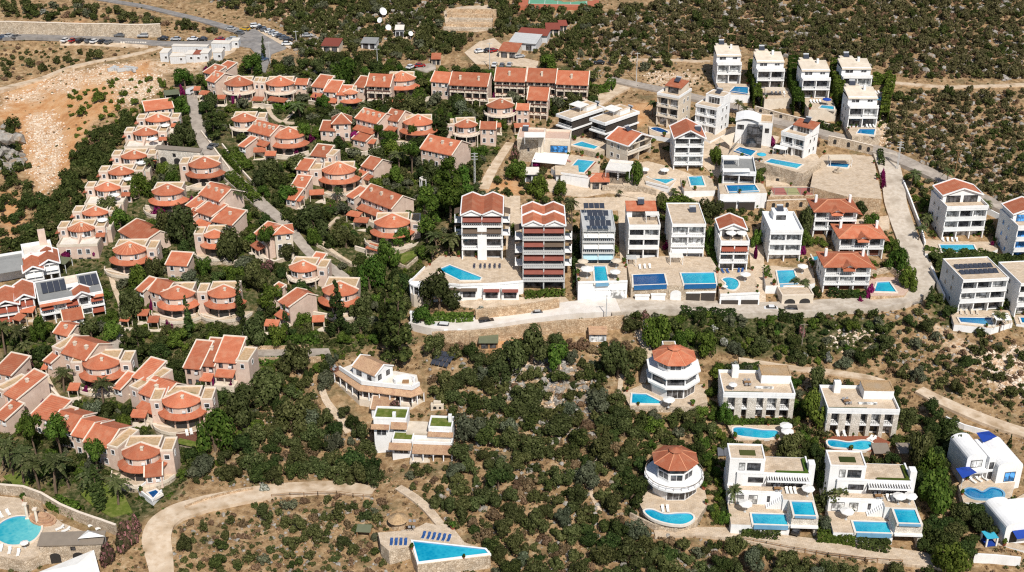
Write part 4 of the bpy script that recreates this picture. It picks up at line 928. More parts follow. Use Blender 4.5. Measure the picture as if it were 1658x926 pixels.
# ---- the terracotta village
G1='stepped terrace houses along the ravine'
T=dict(yaw=4,el=.75,hz=6.0,skirt=False,terrace=True,group=G1)
LENS=[(253,197,41,'topmost stepped pink house with lens shaped roof beside the village lane'),
  (233,219,41,'second stepped pink house from the top of the row, beside the arched stone wall'),
  (214,257,43,'third stepped pink house from the top, lens shaped roof, beside the palm'),
  (193,283,43,'fourth stepped pink house in the middle of the ravine row with white parasol'),
  (171,309,43,'fifth stepped pink house of the ravine row above the leafy tree, two parasols'),
  (151,349,43,'sixth stepped pink house, second from the bottom of the ravine row'),
  (128,375,45,'bottom stepped pink house of the ravine row, roof striped with pale tile lines')]
for i,(x,y,w,l) in enumerate(LENS):
 t,zt=fan_house(x,y,w,l,rise=1.75,deep=4.6,stripes=(i==6),**T)
 if i != 6:
  Rr=w/S(t.location)/2;p=t.matrix_basis @ Vector((Rr*.75,-Rr*.75-1.9,zt+.05));put(proto('umbwhite_canvas',mk_umbrella('white_canvas')),p,.3,'white parasol on the terrace of the '+l.split(' stepped')[0]+' stepped pink house','parasols on terraces')
row_house(254,176,48,'pink house with a long mono pitched tile roof behind the topmost stepped house',yaw=22,d=5.5,hz=5.2,rise=1.4,roof='shed',lean=0,chim=0)
F=fan_house
F(384,139,48,'pink house with fan shaped roof and stone balcony front hung with magenta creeper',3,hz=6.6,skirt=False,left=0,right=1)
row_house(352,130,34,'pink house with tall stepped tile roofs beside the white van',-38,d=9,hz=5.6,rise=2,lean=0,chim=2)
F(393,197,42,'small fan roofed house beside the lane behind a dark pine',2,hz=6.0,skirt=False,left=0,right=1)
F(451,139,47,'fan roofed house with white stone front above the small green garden',2,hz=6.6,skirt=False,left=1,right=0)
row_house(487,136,22,'little side house with plain tile roof right of the white stone front',-8,d=5,hz=4.2,rise=1.2,lean=0,chim=0)
row_house(520,140,30,'upper left unit of the curving row of stepped gables',-22,d=6.5,hz=5.6,rise=2.1,roof='shed',chim=0)
row_house(538,148,28,'middle unit of the curving row of stepped gables',-12,d=6,hz=5.4,rise=2,roof='shed',chim=0)
row_house(556,153,24,'low right unit of the curving row of stepped gables',-4,d=5,hz=5.2,rise=1.6,roof='shed',lean=0,chim=0)
F(567,152,24,'narrow round tower house with white ribbed cone roof ending the curving row',4,hz=5.8,skirt=True,left=0,right=0,chim=0,stripes=True)
row_house(585,140,24,'small gabled house left of the big balconied house with half cone roof',-20,d=6,hz=4.6,rise=1.8,roof='shed',lean=0,chim=0)
row_house(612,139,42,'balconied house with sagging tile roof and slim white posts',-8,d=8,hz=7.2,rise=2.6,roof='asym',lean=0,balcony=True,chim=2)
F(650,131,46,'big half cone roofed house below the red parked car on the upper lane',3,hz=7.2,left=0,right=0,stripes=True)
row_house(716,132,36,'rosy house with two white parasols left of the long balcony house',-14,d=8,hz=6.4,rise=2,roof='asym',lean=0,chim=0)
row_house(758,138,66,'long balcony house draped in magenta creeper with one pale roof line',-9,d=9,hz=7.4,rise=2.7,roof='asym',lean=0,balcony=True,chim=2,right=0)
row_house(825,131,52,'left house of the three matching balcony gables',-7,d=8.5,hz=7.2,rise=3,roof='asym',lean=0,balcony=True,chim=1,group='three matching balcony gables')
row_house(876,132,50,'middle house of the three matching balcony gables',-7,d=8.5,hz=7.0,rise=3,roof='asym',lean=0,balcony=True,chim=1,group='three matching balcony gables')
row_house(926,136,54,'right house of the three matching balcony gables next to the leafy hedge bend',-7,d=8.5,hz=7.0,rise=3,roof='asym',lean=0,balcony=True,chim=1,group='three matching balcony gables')
row_house(870,161,36,'narrow tall balcony house standing in front of the three matching gables',-9,d=7,hz=7.6,rise=2.8,roof='asym',lean=0,balcony=True,chim=0)
F(811,175,46,'fan roofed house with white balcony left of the narrow tall balcony house',3,hz=6.8,skirt=False,left=0,right=0)
row_house(846,177,22,'small tile roofed annexe wrapped in magenta creeper',-6,d=5,hz=5.2,rise=1.2,lean=0,chim=0)
row_house(604,194,56,'long row house with many roof chimneys and a lower lean-to roof',-36,d=9,hz=6.2,rise=2.1,chim=4,group=None)
row_house(642,193,36,'gabled house joined between the many chimneyed row and the cone roofed house',-30,d=8,hz=6.2,rise=2.2,lean=1,chim=1)
F(677,203,50,'cone roofed pink house with white ridge lines left of the dark conifers',3,hz=6.6,left=0,right=0)
F(755,206,38,'house with curved white balcony and fan roof above the widest tile roof',4,hz=7.2,skirt=False,left=1,right=0)
row_house(790,208,26,'plain tile roofed wing right of the curved white balcony',-3,d=6,hz=6.2,rise=1.3,lean=0,chim=0)
row_house(553,200,30,'square house with pyramid roof and white chimney top over a parasol terrace',6,d=6,hz=6.4,rise=2.6,roof='hip',lean=0,chim=0)
row_house(530,211,26,'low terrace house with parasol left of the pyramid roof',-6,d=5,hz=4.4,rise=1.4,roof='shed',lean=0,chim=0)
row_house(430,214,58,'long chimneyed house below the little green garden',-34,d=9,hz=6.2,rise=2.1,chim=5,lean=1)
F(466,224,52,'half cone house joined to the right end of the chimneyed house, behind a round pine',4,hz=6.2,left=0,right=0)
row_house(718,244,72,'house with the widest tile roof and a blank gable end beside the eucalyptus trees',-30,d=11,hz=6.4,rise=2.8,chim=3,lean=0)
row_house(712,258,34,'low lean-to cottage under the widest tile roof',-25,d=4,hz=3.2,rise=1.0,roof='shed',lean=0,chim=0)
F(547,282,56,'three storey cone house with square stair tower among the dark olives',3,hz=7.4,left=1.3,right=0,stripes=True)
row_house(519,252,32,'pink house with flat roof strip and broad chimney behind the three storey cone house',-16,d=6,hz=6,rise=1.4,roof='shed',lean=0,chim=1,right=2.6)
row_house(606,270,38,'small gabled house with blank pink end wall and round balcony',-38,d=8,hz=5.6,rise=2.0,lean=1,chim=0)
row_house(622,326,78,'long terraced house with broad tile roof left of the eucalyptus trees',-42,d=9,hz=6.6,rise=2.6,chim=3,lean=1,left=0)
F(634,368,60,'large cone house with sweeping lower roof and dark arches over a lawn',2,hz=8.0,left=0,right=1)
row_house(437,380,46,'house with stone tower porch and leaning tile roofs beside the garden lane',-52,d=8.5,hz=6.4,rise=2.2,lean=1,chim=0)
row_house(459,378,33,'white stone tower with pyramid tile cap on the corner of the lane house',14,d=5.5,hz=8.6,rise=1.3,roof='hip',lean=0,chim=0,wall='cream_plaster',name='stone_tower')
F(327,272,52,'cone house with square flat roofed corner beside the arched stone wall',2,hz=6.4,left=1,right=0)
F(267,316,52,'symmetrical cone house above the brightest magenta bush',2,hz=6.8,left=0,right=0)
row_house(352,318,60,'long white chimneyed row house against the lane wall',-38,d=9,hz=6.2,rise=2.2,chim=3,lean=1)
row_house(338,345,44,'lower lean-to house stepping down from the chimneyed row',-36,d=6,hz=4.6,rise=1.5,roof='shed',lean=1,chim=0)
row_house(366,360,48,'low tile roofed house with blank pink wall beside the round dark tree',-24,d=7,hz=5.2,rise=1.6,roof='shed',lean=0,chim=1)
F(345,385,36,'narrow house with small fan roof hidden by the big dark tree',2,hz=7.0,left=1,right=0,chim=0)
row_house(226,382,74,'house with a broad sweeping quarter round tile roof',-44,d=9,hz=4.6,rise=1.8,roof='asym',lean=0,chim=0)
F(205,412,56,'big round house with a sun terrace and ring of lower tiles above the white hotel',2,hz=7.2,left=0,right=1,stripes=True)
row_house(285,429,38,'small house with curved tile roof and square windowed front',-8,d=5,hz=5.2,rise=1.4,roof='shed',lean=0,chim=0)
F(486,440,48,'house with a small fan roof and flat planted front by the bottom of the lane',-6,hz=5.2,skirt=False,left=0,right=1)
F(283,484,56,'cone house left of the slim cypress pair',2,hz=7.0,left=0,right=0)
row_house(262,472,44,'tile striped gabled house behind the cone house left of the cypress pair',-30,d=7,hz=6.4,rise=1.8,lean=0,chim=0)
F(359,482,54,'cone house right of the slim cypress with square left corner',2,hz=7.2,left=1,right=0)
row_house(476,490,44,'crescent shaped tile roofed house with blank pink wall behind the spiky conifer',-44,d=9,hz=5.8,rise=1.6,roof='asym',lean=1,chim=0)
F(546,479,60,'cone house on the valley edge behind the spiky conifer',-4,hz=6.6,left=0,right=0,deep=6)
row_house(131,575,66,'big gabled pink house with one chimney above the round fan house',-28,d=9,hz=6.4,rise=2.2,lean=0,chim=2,left=3)
F(158,598,62,'fan house with flat roofed wings both sides above the rocky garden',2,hz=6.6)
row_house(235,612,40,'striped tile house with curved flat roof strip below the dark cedar',-26,d=7,hz=6.4,rise=1.6,roof='shed',lean=0,chim=0,right=3)
row_house(254,640,60,'gabled house with square flat roofed corner between two fan houses',-30,d=8,hz=6.0,rise=1.7,roof='asym',lean=1,chim=1,left=3)
F(289,660,64,'fan house with flat roofed wings and dark arches above a little lawn',2,hz=7.6)
SH='stepped trio of shuttered houses'
row_house(310,596,34,'left unit of the stepped trio of shuttered houses',-10,d=9,hz=6.2,rise=2.6,roof='shed',lean=0,chim=0,style='wood',group=SH)
row_house(334,592,30,'middle unit of the stepped trio of shuttered houses',-8,d=9,hz=6.2,rise=2.6,roof='shed',lean=1,chim=1,style='wood',group=SH)
row_house(364,586,40,'right unit of the stepped trio of shuttered houses with round tower',-8,d=8,hz=7.2,rise=2.6,roof='shed',lean=1,chim=0,style='wood',right=3.4,group=SH)
row_house(10,604,44,'pink house with flat parapet strip at the far left edge by the oleander',-20,d=7,hz=5.6,rise=1.4,roof='shed',lean=0,chim=0)
row_house(32,640,50,'pink house with square tile roof and tall blank side wall at the left edge',-34,d=9,hz=5.8,rise=2.2,roof='shed',lean=1,chim=1,left=3)
row_house(75,675,52,'low house with shell shaped tile roof beside the magenta tree',-24,d=7,hz=5.2,rise=1.4,roof='shed',lean=0,chim=0,right=3)
row_house(108,692,56,'flat pitched tile house between the two round pines',-22,d=8,hz=5.4,rise=1.6,lean=0,chim=1)
row_house(140,706,48,'gabled house with central valley behind the right round pine',-20,d=8,hz=5.4,rise=1.7,lean=0,chim=0)
row_house(165,718,60,'gabled house with rounded flat terrace next to the lowest fan house',-22,d=9,hz=5.6,rise=2.0,lean=0,chim=0,right=3)
F(223,744,64,'lowest fan house of the village with white canopy and small pool',2,hz=7.2,left=0,right=1)
row_house(248,770,30,'tile roofed side wing of the lowest fan house beside pink oleander',10,d=5,hz=4.0,rise=1.3,lean=0,chim=0)
row_house(105,540,38,'little house with jumbled tile roofs right below the white hotel',-24,d=6,hz=4.6,rise=1.4,lean=0,chim=1)
for q in ((492,274,26,-16,4.6,'upper small stepped house beside the three storey cone house'),(486,302,28,-14,3.8,'lower small stepped house beside the three storey cone house'),(474,322,24,-20,3.2,'lowest small stepped house below the three storey cone house'),(344,118,30,-36,5.0,'upper step of the tall tile roofed house at the head of the lane'),(364,112,26,-34,4.6,'highest step of the tall tile roofed house at the head of the lane'),(316,334,30,-36,3.6,'low stepped house under the white chimneyed row'),(304,356,26,-34,3.4,'lowest stepped house under the white chimneyed row'),(232,470,24,-28,4.6,'small tile roofed house left of the cypress side cone house'),(440,478,24,-40,4.2,'small tile roofed house left of the crescent roofed house'),(510,430,24,-20,4.4,'small flat fronted house above the valley edge cone house'),(586,284,26,-38,3.8,'small lean-to house between the blank gabled and long terraced houses'),(575,318,26,-42,4.0,'little step house at the upper end of the long terraced house'),(398,236,22,-34,4.2,'small step house at the upper end of the chimneyed garden house'),(84,585,26,-30,4.4,'small step house beside the winged fan house'),(196,628,24,-26,4.2,'small step house between the winged fan house and the striped tile house'),(8,676,34,-30,4.6,'low tile roofed house at the picture edge under the blank walled house')): row_house(q[0],q[1],q[2],q[5],q[3],d=5.5,hz=q[4],rise=1.4,roof='shed',lean=0,chim=1 if q[2]>26 else 0)
row_house(585,226,30,'low lean-to house under the purple creeper in the village centre',-30,d=4,hz=3.4,rise=1,roof='shed',lean=0,chim=0)
for i,q in enumerate(([(236,338),(262,343),(296,340)],[(170,442),(205,450),(240,442)],[(250,514),(285,522),(318,514)],[(326,514),(355,522),(388,512)],[(505,510),(545,516),(585,508)],[(115,630),(155,638),(196,628)],[(245,692),(290,700),(322,690)],[(180,782),(220,793),(256,784)],[(575,404),(620,414),(668,400)],[(505,314),(545,322),(580,314)],[(430,254),(470,258),(500,250)],[(640,234),(680,240),(705,232)],[(560,246),(590,252),(618,242)],[(340,422),(375,430),(400,422)],[(300,310),(330,300),(360,306)],[(420,420),(445,428),(470,420)],[(60,612),(90,640),(110,664)],[(200,640),(225,650),(240,640)],[(690,262),(730,268),(760,258)],[(740,214),(780,220),(812,212)],[(410,172),(440,176),(470,168)],[(500,168),(540,176),(590,168)],[(620,166),(660,168),(700,162)])):
 wall_line(q,5.5,'pale_stone' if i % 2 else 'cream_plaster','low garden wall '+('along the terrace beneath ' if i % 2 else 'edging the garden beneath ')+('the symmetrical cone house','the sun terrace round house','the cypress side cone house','the square cornered cone house','the valley edge cone house','the winged fan house','the arched fan house','the lowest fan house','the large arched cone house','the three storey cone house','the chimneyed garden house','the ridge lined cone house','the lean-to under purple creeper','the hidden narrow house','the white chimneyed row','the stone towered house','the blank walled house','the striped tile house','the widest tile roof','the curved balcony house','the stone front fan house','the curving gable row','the big half cone house')[i],name='garden_wall',cap='cream_trim')
PORCH=[(328,153,16,'below the white van'),(318,146,11,'nearest the white van'),(356,160,16,'under the stone balcony front'),(446,164,32,'at the top of the green garden'),(416,163,18,'left of the green garden'),(640,167,22,'under the big half cone roof'),(420,246,20,'left of the half cone house by the round pine'),(437,252,18,'near the round pine below the lane houses'),(597,232,18,'beside the purple creeper in the middle of the village'),(513,315,24,'over the wooden balcony of the three storey cone house'),
         (480,325,14,'left of the wooden balcony'),(490,290,20,'beside the stair tower'),(597,345,26,'left of the long terraced house'),(570,350,24,'over the cafe chairs by the long terraced house'),(583,360,24,'above the large cone house path'),(601,404,24,'below the large cone house'),(230,511,17,'beside the white canvas roof near the cypress pair'),(247,522,18,'above the stone patio near the cypress pair'),(438,528,24,'over the white patio by the mid road hedge'),(515,521,20,'beside the round white parasol'),(450,475,18,'left of the crescent roof'),
         (117,632,18,'under the fan house with wings, torn tiles'),(222,676,26,'left of the little lawn'),(70,598,10,'near the oleander hedge'),(18,668,30,'at the left edge under the blank wall'),(800,206,24,'below the small annexe'),(846,206,26,'above the track bend'),(200,520,16,'beside the hotel garden'),(42,506,22,'in front of the white hotel dining terrace'),(25,518,18,'over the hotel garden tables')]
for x,y,w,l in PORCH: porch(x,y,w,'small tiled porch roof '+l,rnd.uniform(-30,10))
# ---- villas, terraces and pools
def zdeck(*a,**k): return deck(*a,**k)[1]
TV='matching white street villas'
z=zdeck([(1160,134),(1214,136),(1214,154),(1168,152)],'pool terrace of the topmost street villa',foot=(1195,166),hpx=13)
pool([(1183,147),(1190,140),(1211,141),(1211,151)],z,'dark blue pool with a tiled front below the topmost street villa','blue_pool_water',front=(3,1.2),frontmat='sea_blue_tile');PT1=z
villa(1179,134,39,'white street villa at the far end, palest roof, beside the tall pool wall',z,fh=3.5,n=2,roof='slope',wfac=.72,group=TV,d=10)
z=zdeck([(1224,143),(1276,142),(1284,158),(1238,160)],'terrace with wide cream awning',foot=(1262,179),hpx=18,side='cream_plaster')
villa(1246,144,44,'white street villa with a wide cream awning over its terrace',z,fh=3.4,n=2,roof='slope',wfac=.78,group=TV,d=10)
pergola(1256,146,32,'cream awning over the terrace of the second street villa',z,d=2.8,h=2.5,mat='cream_canvas');loungers(1250,152,1270,152,4,z,0,'lounger under the cream awning of the second street villa')
z=zdeck([(1297,158),(1346,158),(1355,178),(1310,177)],'pool terrace with blue parasol on the street',foot=(1335,197),hpx=19,side='cream_plaster')
villa(1319,159,45,'white street villa with a blue parasol and roadside pool',z,fh=3.4,n=2,roof='slope',wfac=.78,group=TV,d=10)
pool([(1327,174),(1331,170),(1350,172),(1350,177)],z,'small cyan pool of the street villa with the blue parasol');umbrella(1339,160,z,'blue parasol on the terrace of a white street villa','blue_canvas');loungers(1313,166,1328,166,4,z,0,'white lounger beside the blue parasol terrace')
z=zdeck([(1362,153),(1434,150),(1436,164),(1408,167),(1366,166)],'side pool terrace of the fourth street villa',foot=(1420,173),hpx=6)
villa(1385,155,47,'white street villa standing behind the lowest street villa',z,fh=3.4,n=2,roof='slope',wfac=.78,group=TV,d=10)
pool([(1415,162),(1417,157),(1430,157),(1430,162)],z,'little turquoise pool at the end of the hedge');loungers(1409,152,1428,151,5,z,10,'white lounger above the little turquoise pool')
z=zdeck([(1370,206),(1420,206),(1426,218),(1380,221)],'terrace over the stone garage arches',foot=(1400,238),hpx=18,side='pale_stone')
villa(1395,206,47,'lowest white street villa with three roof solar panels above stone arches',z,fh=3.5,n=2,roof='slope',wfac=.78,group=TV,d=10)
pool([(1388,215),(1392,209),(1417,209),(1415,218)],z,'roadside pool of the lowest street villa','blue_pool_water');loungers(1404,206,1415,206,3,z,0,'white lounger in front of the lowest street villa')
wall_line([(1222,181),(1245,187),(1262,192),(1290,199),(1315,204),(1345,211)],9,'pale_stone','stone arcade wall along the upper street below the white villas',arches=6,cap='cream_trim')
zp=zdeck([(1322,262),(1345,235),(1412,246),(1424,300),(1428,322),(1372,318),(1312,302),(1316,282)],'sandy stone plaza held by a long arched wall',foot=(1360,337),hpx=27,side='ochre_stone',depth=12,name='plaza',cat='plaza')
wall_line([(1240,340),(1290,338),(1340,337),(1400,334),(1424,326)],15,'ochre_stone','arched stone retaining wall under the plaza',arches=9,cap='cream_trim')
wall_line([(1340,234),(1370,240),(1395,246),(1412,250)],14,'pale_stone','tall stone wall with niches behind the plaza',arches=4,cap='cream_trim')
pergola(1363,258,36,'beige canvas canopy standing on the plaza',zp,d=3.5,h=2.6,mat='cream_canvas');
pool([(1341,268),(1344,263),(1375,266),(1372,271)],zp,'shaded blue pool under the beige canopy','blue_pool_water')
fp=empty('stone_fountain',atz(1356,279,zp+.01),0,'small round stone fountain in the middle of the plaza','fountain');MB().cone((0,0),1.3,1.4,0,.5,12).build('basin','pale_stone',fp);MB().cone((0,0),.25,.18,.5,1.4,8).cone((0,0),.2,.6,1.4,1.6,10).build('column','pale_stone',fp)
tc_=empty('sport_court',atz(1282,309,zp-.9),0,'small worn sports court in green and red beside the plaza','sports court');
zc=zdeck([(1244,318),(1252,301),(1308,301),(1322,316)],'terrace carrying the small worn court',foot=(1282,334),hpx=15,side='ochre_stone');tc_.location=atz(1282,309,zc+.02)
for k,(x0,x1,mt) in enumerate(((-6,-2,'court_rose'),(-2,2,'court_olive'),(2,6,'court_rose'))): MB().box(x0,x1,-3,2.6,-.3,.03+.001*k).build('playing_surface',mt,tc_)
b=MB()
for xx in (-6,-2,2,6): b.box(xx-.05,xx+.05,-3.1,-3.0,0,2.4)
b.box(-6,6,-3.08,-3.02,2.3,2.4);b.build('net_fence','steel',tc_)
z=at(1079,204).z+.5;deck([(1050,204),(1100,212),(1106,196),(1122,206),(1100,226),(1052,218)],'pool terrace in front of the red topped tower villa',z0=z)
villa(1079,204,38,'tower villa with red glass penthouse and stone ground floor',z,d=10,fh=3.4,n=3,yaw=-32,roof='terrace',style='dark',wfac=.6,wall='cream_plaster',pent=(6,6,2.8,0,'red'),by=1.2)
pool([(1054,208),(1064,206),(1076,210),(1082,214),(1070,214)],z,'small navy kidney pool by the tower villa','deep_pool_water',curved=True)
z=at(1141,216).z+.3;deck([(1120,218),(1150,228),(1184,212),(1160,204)],'yard of the bright white block villa',z0=z)
villa(1141,215,38,'bright white block villa with rounded roof corner and two storey penthouse',z,d=10,fh=3.0,n=3,yaw=-34,roof='flat',pent=(6.5,6,3.0,.8,'sand_paving'),wfac=.45,by=1.0,style='white')
BL='pair of black louvred villas'
z=at(915,222).z+.6;deck([(896,216),(930,228),(986,200),(960,196)],'yard of the rear black louvred villa',z0=z-.3)
kw=dict(d=16,fh=3.3,n=2,yaw=-46,roof='flat',wall='dark_slat',glass='window_glass',slab_out=.5,group=BL,side_win=False,sidemat='dark_slat',bays=1)
def louvre_villa(x,y,l,z):
 t=villa(x,y,30,l,z,**kw);w=t['_w']
 for zz in (3.3,6.6): MB().box(-w/2-.5,w/2+.5,-.9,16.3,zz-.45,zz+.02 if zz<5 else zz+.5).build('white_band','white_plaster',t)
 MB().box(-w/2+.2,w/2-.2,-.6,15.5,7.1,7.16).build('flat_roof','sand_paving',t);flat_block(t,-w/2+.6,w/2-1,8,13,7,8.6,'white_plaster');heater(t,.5,14.3,7.2)
 MB().slab([(-w/2-.2,5,9.2),(w/2-1.2,5,9.2),(w/2-1.2,9.5,9.4),(-w/2-.2,9.5,9.4)],.12).box(-w/2,-w/2+.1,5.2,5.3,7,9.1).box(w/2-1.4,w/2-1.3,5.2,5.3,7,9.1).build('roof_canopy','white_canvas',t)
louvre_villa(915,220,'rear black louvred villa with white bands and roof canopy',z)
z=at(969,228).z+.6;deck([(948,226),(985,238),(1042,206),(1012,204)],'yard of the front black louvred villa',z0=z-.3);louvre_villa(969,227,'front black louvred villa with white bands and roof canopy',z)
z2=zdeck([(914,233),(945,222),(990,238),(968,248)],'white pool terrace below the black louvred villas',foot=(948,256),hpx=10,side='pale_stone')
pool([(927,234),(942,229),(968,237),(962,241)],z2,'turquoise pool below the black louvred villas')
z=at(858,264).z
t=empty('stone_house',at(858,262),R(-6),'stone block house with octagonal pink roof terrace','house');w=42/S(t.location)
flat_block(t,-w/2,w/2,0,10,-4,7.6,'pale_stone','pink_paving','cream_trim',par=.6);flat_block(t,w/2,w/2+8.5,3,12,-4,6.4,'cream_plaster','pink_paving','cream_trim',par=.8);MB().box(w/2-1.6,w/2+.2,-.3,1.0,-3,8.6).build('chimney','cream_plaster',t)
win(t,-.5,0,3.6,.8,1.2,0,'cream');win(t,w/2+5,3,2.6,5.5,2.2,0,'dark','blue_glass');heater(t,-w/2+2,8,7.8)
pergola(888,264,56,'large white canopy roof beside the stone block house',None,d=6,h=3.0,yaw=-14,flat=1.2,mat='white_canvas');pergola(866,222,34,'white roof terrace canopy on the stone block house',t.location.z+7.7,d=4,h=2.4)
z=zdeck([(892,272),(925,250),(972,256),(970,278),(952,288),(908,282)],'sunny pool terrace below the stone block house',foot=(932,300),hpx=16,coping=(4,))
pool([(920,276),(936,258),(962,261),(945,279)],z,'large bright blue pool below the stone block house','pool_water',front=(2,1.6),frontmat='rust');loungers(905,270,921,262,3,z,40,'red cushioned lounger beside the bright blue pool','red_cushion')
villa(1034,258,58,'villa with a swooping red roof and columned balconies facing the gazebo',None,d=9,fh=3.2,n=2,yaw=44,roof='gable',rise=2.4,wall='cream_plaster',by=2.2,style='dark',heat=(0,5,8.6))
z=at(1000,294).z+.2
t=villa(1000,293,38,'open pavilion on white pillars with slatted white roof above',z,d=7,fh=3.3,n=1,yaw=-14,roof='terrace',side_win=False,name='pavilion',by=2.5);t['category']='pavilion'
pergola(1000,276,40,'white slatted roof on top of the pillared pavilion',z+3.6,d=6.5,h=2.4,yaw=-14,slats=True)
z=zdeck([(1036,279),(1066,272),(1102,284),(1082,305),(1046,296)],'terrace around the slanted blue pool',foot=(1078,313),hpx=9,coping=(3,))
pool([(1048,286),(1062,281),(1092,290),(1078,297)],z,'slanted blue pool with white edges beside a round parasol');umbrella(1076,274,z,'round white parasol above the slanted blue pool');umbrella(1044,273,z,'second white parasol left of the slanted blue pool')
z=zdeck([(1098,279),(1150,278),(1158,308),(1108,309)],'tiled terrace around the square cyan pool',foot=(1135,322),hpx=12)
villa(1113,279,47,'balconied villa with a broad red gable roof above the square pool',z,d=11,fh=2.95,n=4,roof='gable',rise=2.4,by=2.2,wfac=.8,heat=(3,4,12.6))
pool([(1115,286),(1136,285),(1141,300),(1119,300)],z,'square cyan pool in a tiled terrace')
z=zdeck([(1160,238),(1186,228),(1262,240),(1232,262),(1170,252)],'terrace in front of the black glass villa',foot=(1205,266),hpx=12)
t=empty('villa',atz(1218,236,z),R(-12),'white villa with a projecting black glass cube and curved white roof','villa');w=58/S(t.location)
MB().box(-w/2,w/2-4,1.5,9,-3,8).build('wall','white_plaster',t);flat_block(t,w/2-4,w/2,2.5,10,-3,7.4,'white_plaster');MB().box(-2,2.8,-1.5,1.45,0,7).build('glass_cube','window_glass',t)
b=MB()
for zz in (0,2.3,4.6,7): b.box(-2.05,2.85,-1.56,-1.48,zz-.06,zz+.06)
for xx in (-2,-.4,1.2,2.8): b.box(xx-.05,xx+.05,-1.56,-1.48,0,7)
b.build('mullion','dark_frame',t)
b=MB()
for k in range(6):
 u0,u1=k/6,(k+1)/6;f=lambda u: (-w/2-.3+u*(w*.66),8.0+1.0*math.sin(math.pi*u));(xa,za),(xb,zb)=f(u0),f(u1)
 b.slab([(xa,.8,za),(xb,.8,zb),(xb,9.2,zb),(xa,9.2,za)],.2)
b.build('roof','white_plaster',t);win(t,-w/2+1.6,1.5,5,2,1.4,0,'dark');win(t,w/2-1.6,2.5,4,1.2,1.4,0,'dark');win(t,w/2,6,4,1.2,1.4,R(90),'dark')
pool([(1190,243),(1198,238),(1224,244),(1216,252)],z,'deep blue pool under the black glass cube','blue_pool_water',front=(3,2.0),frontmat='sea_blue_tile')
for i,(a,b_,l) in enumerate((((1166,222),(1190,214),'beige triangular shade sail beside the deep blue pool'),((1186,240),(1204,218),'narrow beige shade sail next to the black glass cube'))):
 p,q=atz(*a,z+3.2),atz(*b_,z+3.8);r_=atz(1184,238,z+1.2);t=empty('shade_sail',p,0,l,'shade sail');MB().slab([(0,0,0),tuple(r_-p),tuple(q-p)],.05).build('canvas','cream_canvas',t);MB().bar((0,0,-4),(0,0,.1),.1).bar(tuple(q-p-Vector((0,0,4.4))),tuple(q-p),.1).build('mast','steel',t)
z=zdeck([(1163,297),(1235,296),(1242,312),(1166,314)],'raised white pool deck over garages',foot=(1202,337),hpx=24,depth=8)
villa(1196,297,52,'low white villa with a grey roof terrace and white awning above a long pool',z,d=13,fh=3.1,n=1,yaw=-6,roof='terrace',top='grey_roof',bays=2,by=2.2);pergola(1193,278,44,'white awning along the roof edge of the low white villa',z+3.4,d=2.2,h=.9);pergola(1184,258,26,'white roof top shade over the grey terrace',z+3.4,d=3,h=2.4)
pool([(1176,300),(1222,299),(1228,308),(1180,310)],z,'long pool on the raised white deck over garages','blue_pool_water',front=(2,.9),frontmat='pale_blue_tile')
for xx in (1178,1208): p=at(xx,338);t=empty('garage_recess',p,0,'dark garage opening under the raised white deck, '+('first' if xx<1190 else 'second')+' from the stairs','garage','garages under the raised white deck');MB().box(-2.4,2.4,-.6,-.25,-.5,2.6).build('door','dark_slat',t);MB().box(-2.7,2.7,-.9,-.1,2.6,3.0).build('lintel','white_plaster',t)  # the dark slab is no door, it paints the shade in the garage
z=zdeck([(1222,260),(1250,249),(1322,249),(1330,262),(1300,281)],'stone walled pool terrace with niches',foot=(1268,294),hpx=22,side='pale_stone',depth=8)
villa(1281,252,42,'white villa with red roofed penthouse and turquoise roof chairs above a stone pool terrace',z,d=9,fh=3.2,n=2,yaw=-40,roof='terrace',pent=(7,4.5,2.6,1,'red'),by=1.0,wfac=.6,style='white')
pool([(1240,262),(1249,257),(1299,266),(1290,272)],z,'long narrow turquoise pool on the stone walled terrace');umbrella(1233,249,z,'cyan parasol at the end of the long narrow pool','cyan_canvas');pergola(1262,241,22,'small white sail canopy beside the red roofed penthouse villa',z,d=2.6,h=2.4,yaw=-30)
wall_line([(1226,290),(1262,295),(1300,300),(1318,304)],8,'pale_stone','niche wall below the long narrow pool',arches=5)
z=zdeck([(688,434),(712,414),(842,418),(847,457),(804,461),(776,462),(744,463),(702,459),(664,458)],'large stone pool terrace in front of the twin gabled apartments',foot=(790,484),hpx=22,depth=6,coping=(3,4,5,6,7,8));ZM1=z
def twin_roof(t,w,y0,d,Hh,l):
 for s in (-1,1):
  x0,x1=(-w/2,-.05) if s<0 else (.05,w/2);rf,g=gable_roof(t,x0,x1,y0,d,Hh,1.3,'red_tile',axis='y',trim='white_plaster',ov=.15);g.build('gable','white_plaster',t)
 MB().box(-.5,.5,y0+.2,d,Hh+.0,Hh+.25).build('valley_roof','red_tile',t)
def side_porches(t,w,zs,y0=4):
 for s in (-1,1):
  for zz in zs:
   MB().slab([(s*(w/2+2.2),y0,zz+2.5),(s*(w/2+.02),y0,zz+3.1),(s*(w/2+.02),y0+4,zz+3.1),(s*(w/2+2.2),y0+4,zz+2.5)] if s<0 else [(w/2+.02,y0,zz+3.1),(w/2+2.2,y0,zz+2.5),(w/2+2.2,y0+4,zz+2.5),(w/2+.02,y0+4,zz+3.1)],.1).build('awning','brown_awning',t)
   MB().box(s*w/2+(.02 if s>0 else -2.1),s*w/2+(2.1 if s>0 else -.02),y0,y0+4,zz-.3,zz).box(s*(w/2+1.95)-.12,s*(w/2+1.95)+.12,y0+.05,y0+.3,zz,zz+2.5).build('side_balcony','white_plaster',t)
t=villa(781,420,66,'apartment house with twin red gables, dark awnings and white framed balconies',z,d=13,fh=3.5,n=4,bays=2,roof='none',awn={3: 'red_awning',2: 'brown_awning'},by=2.0)
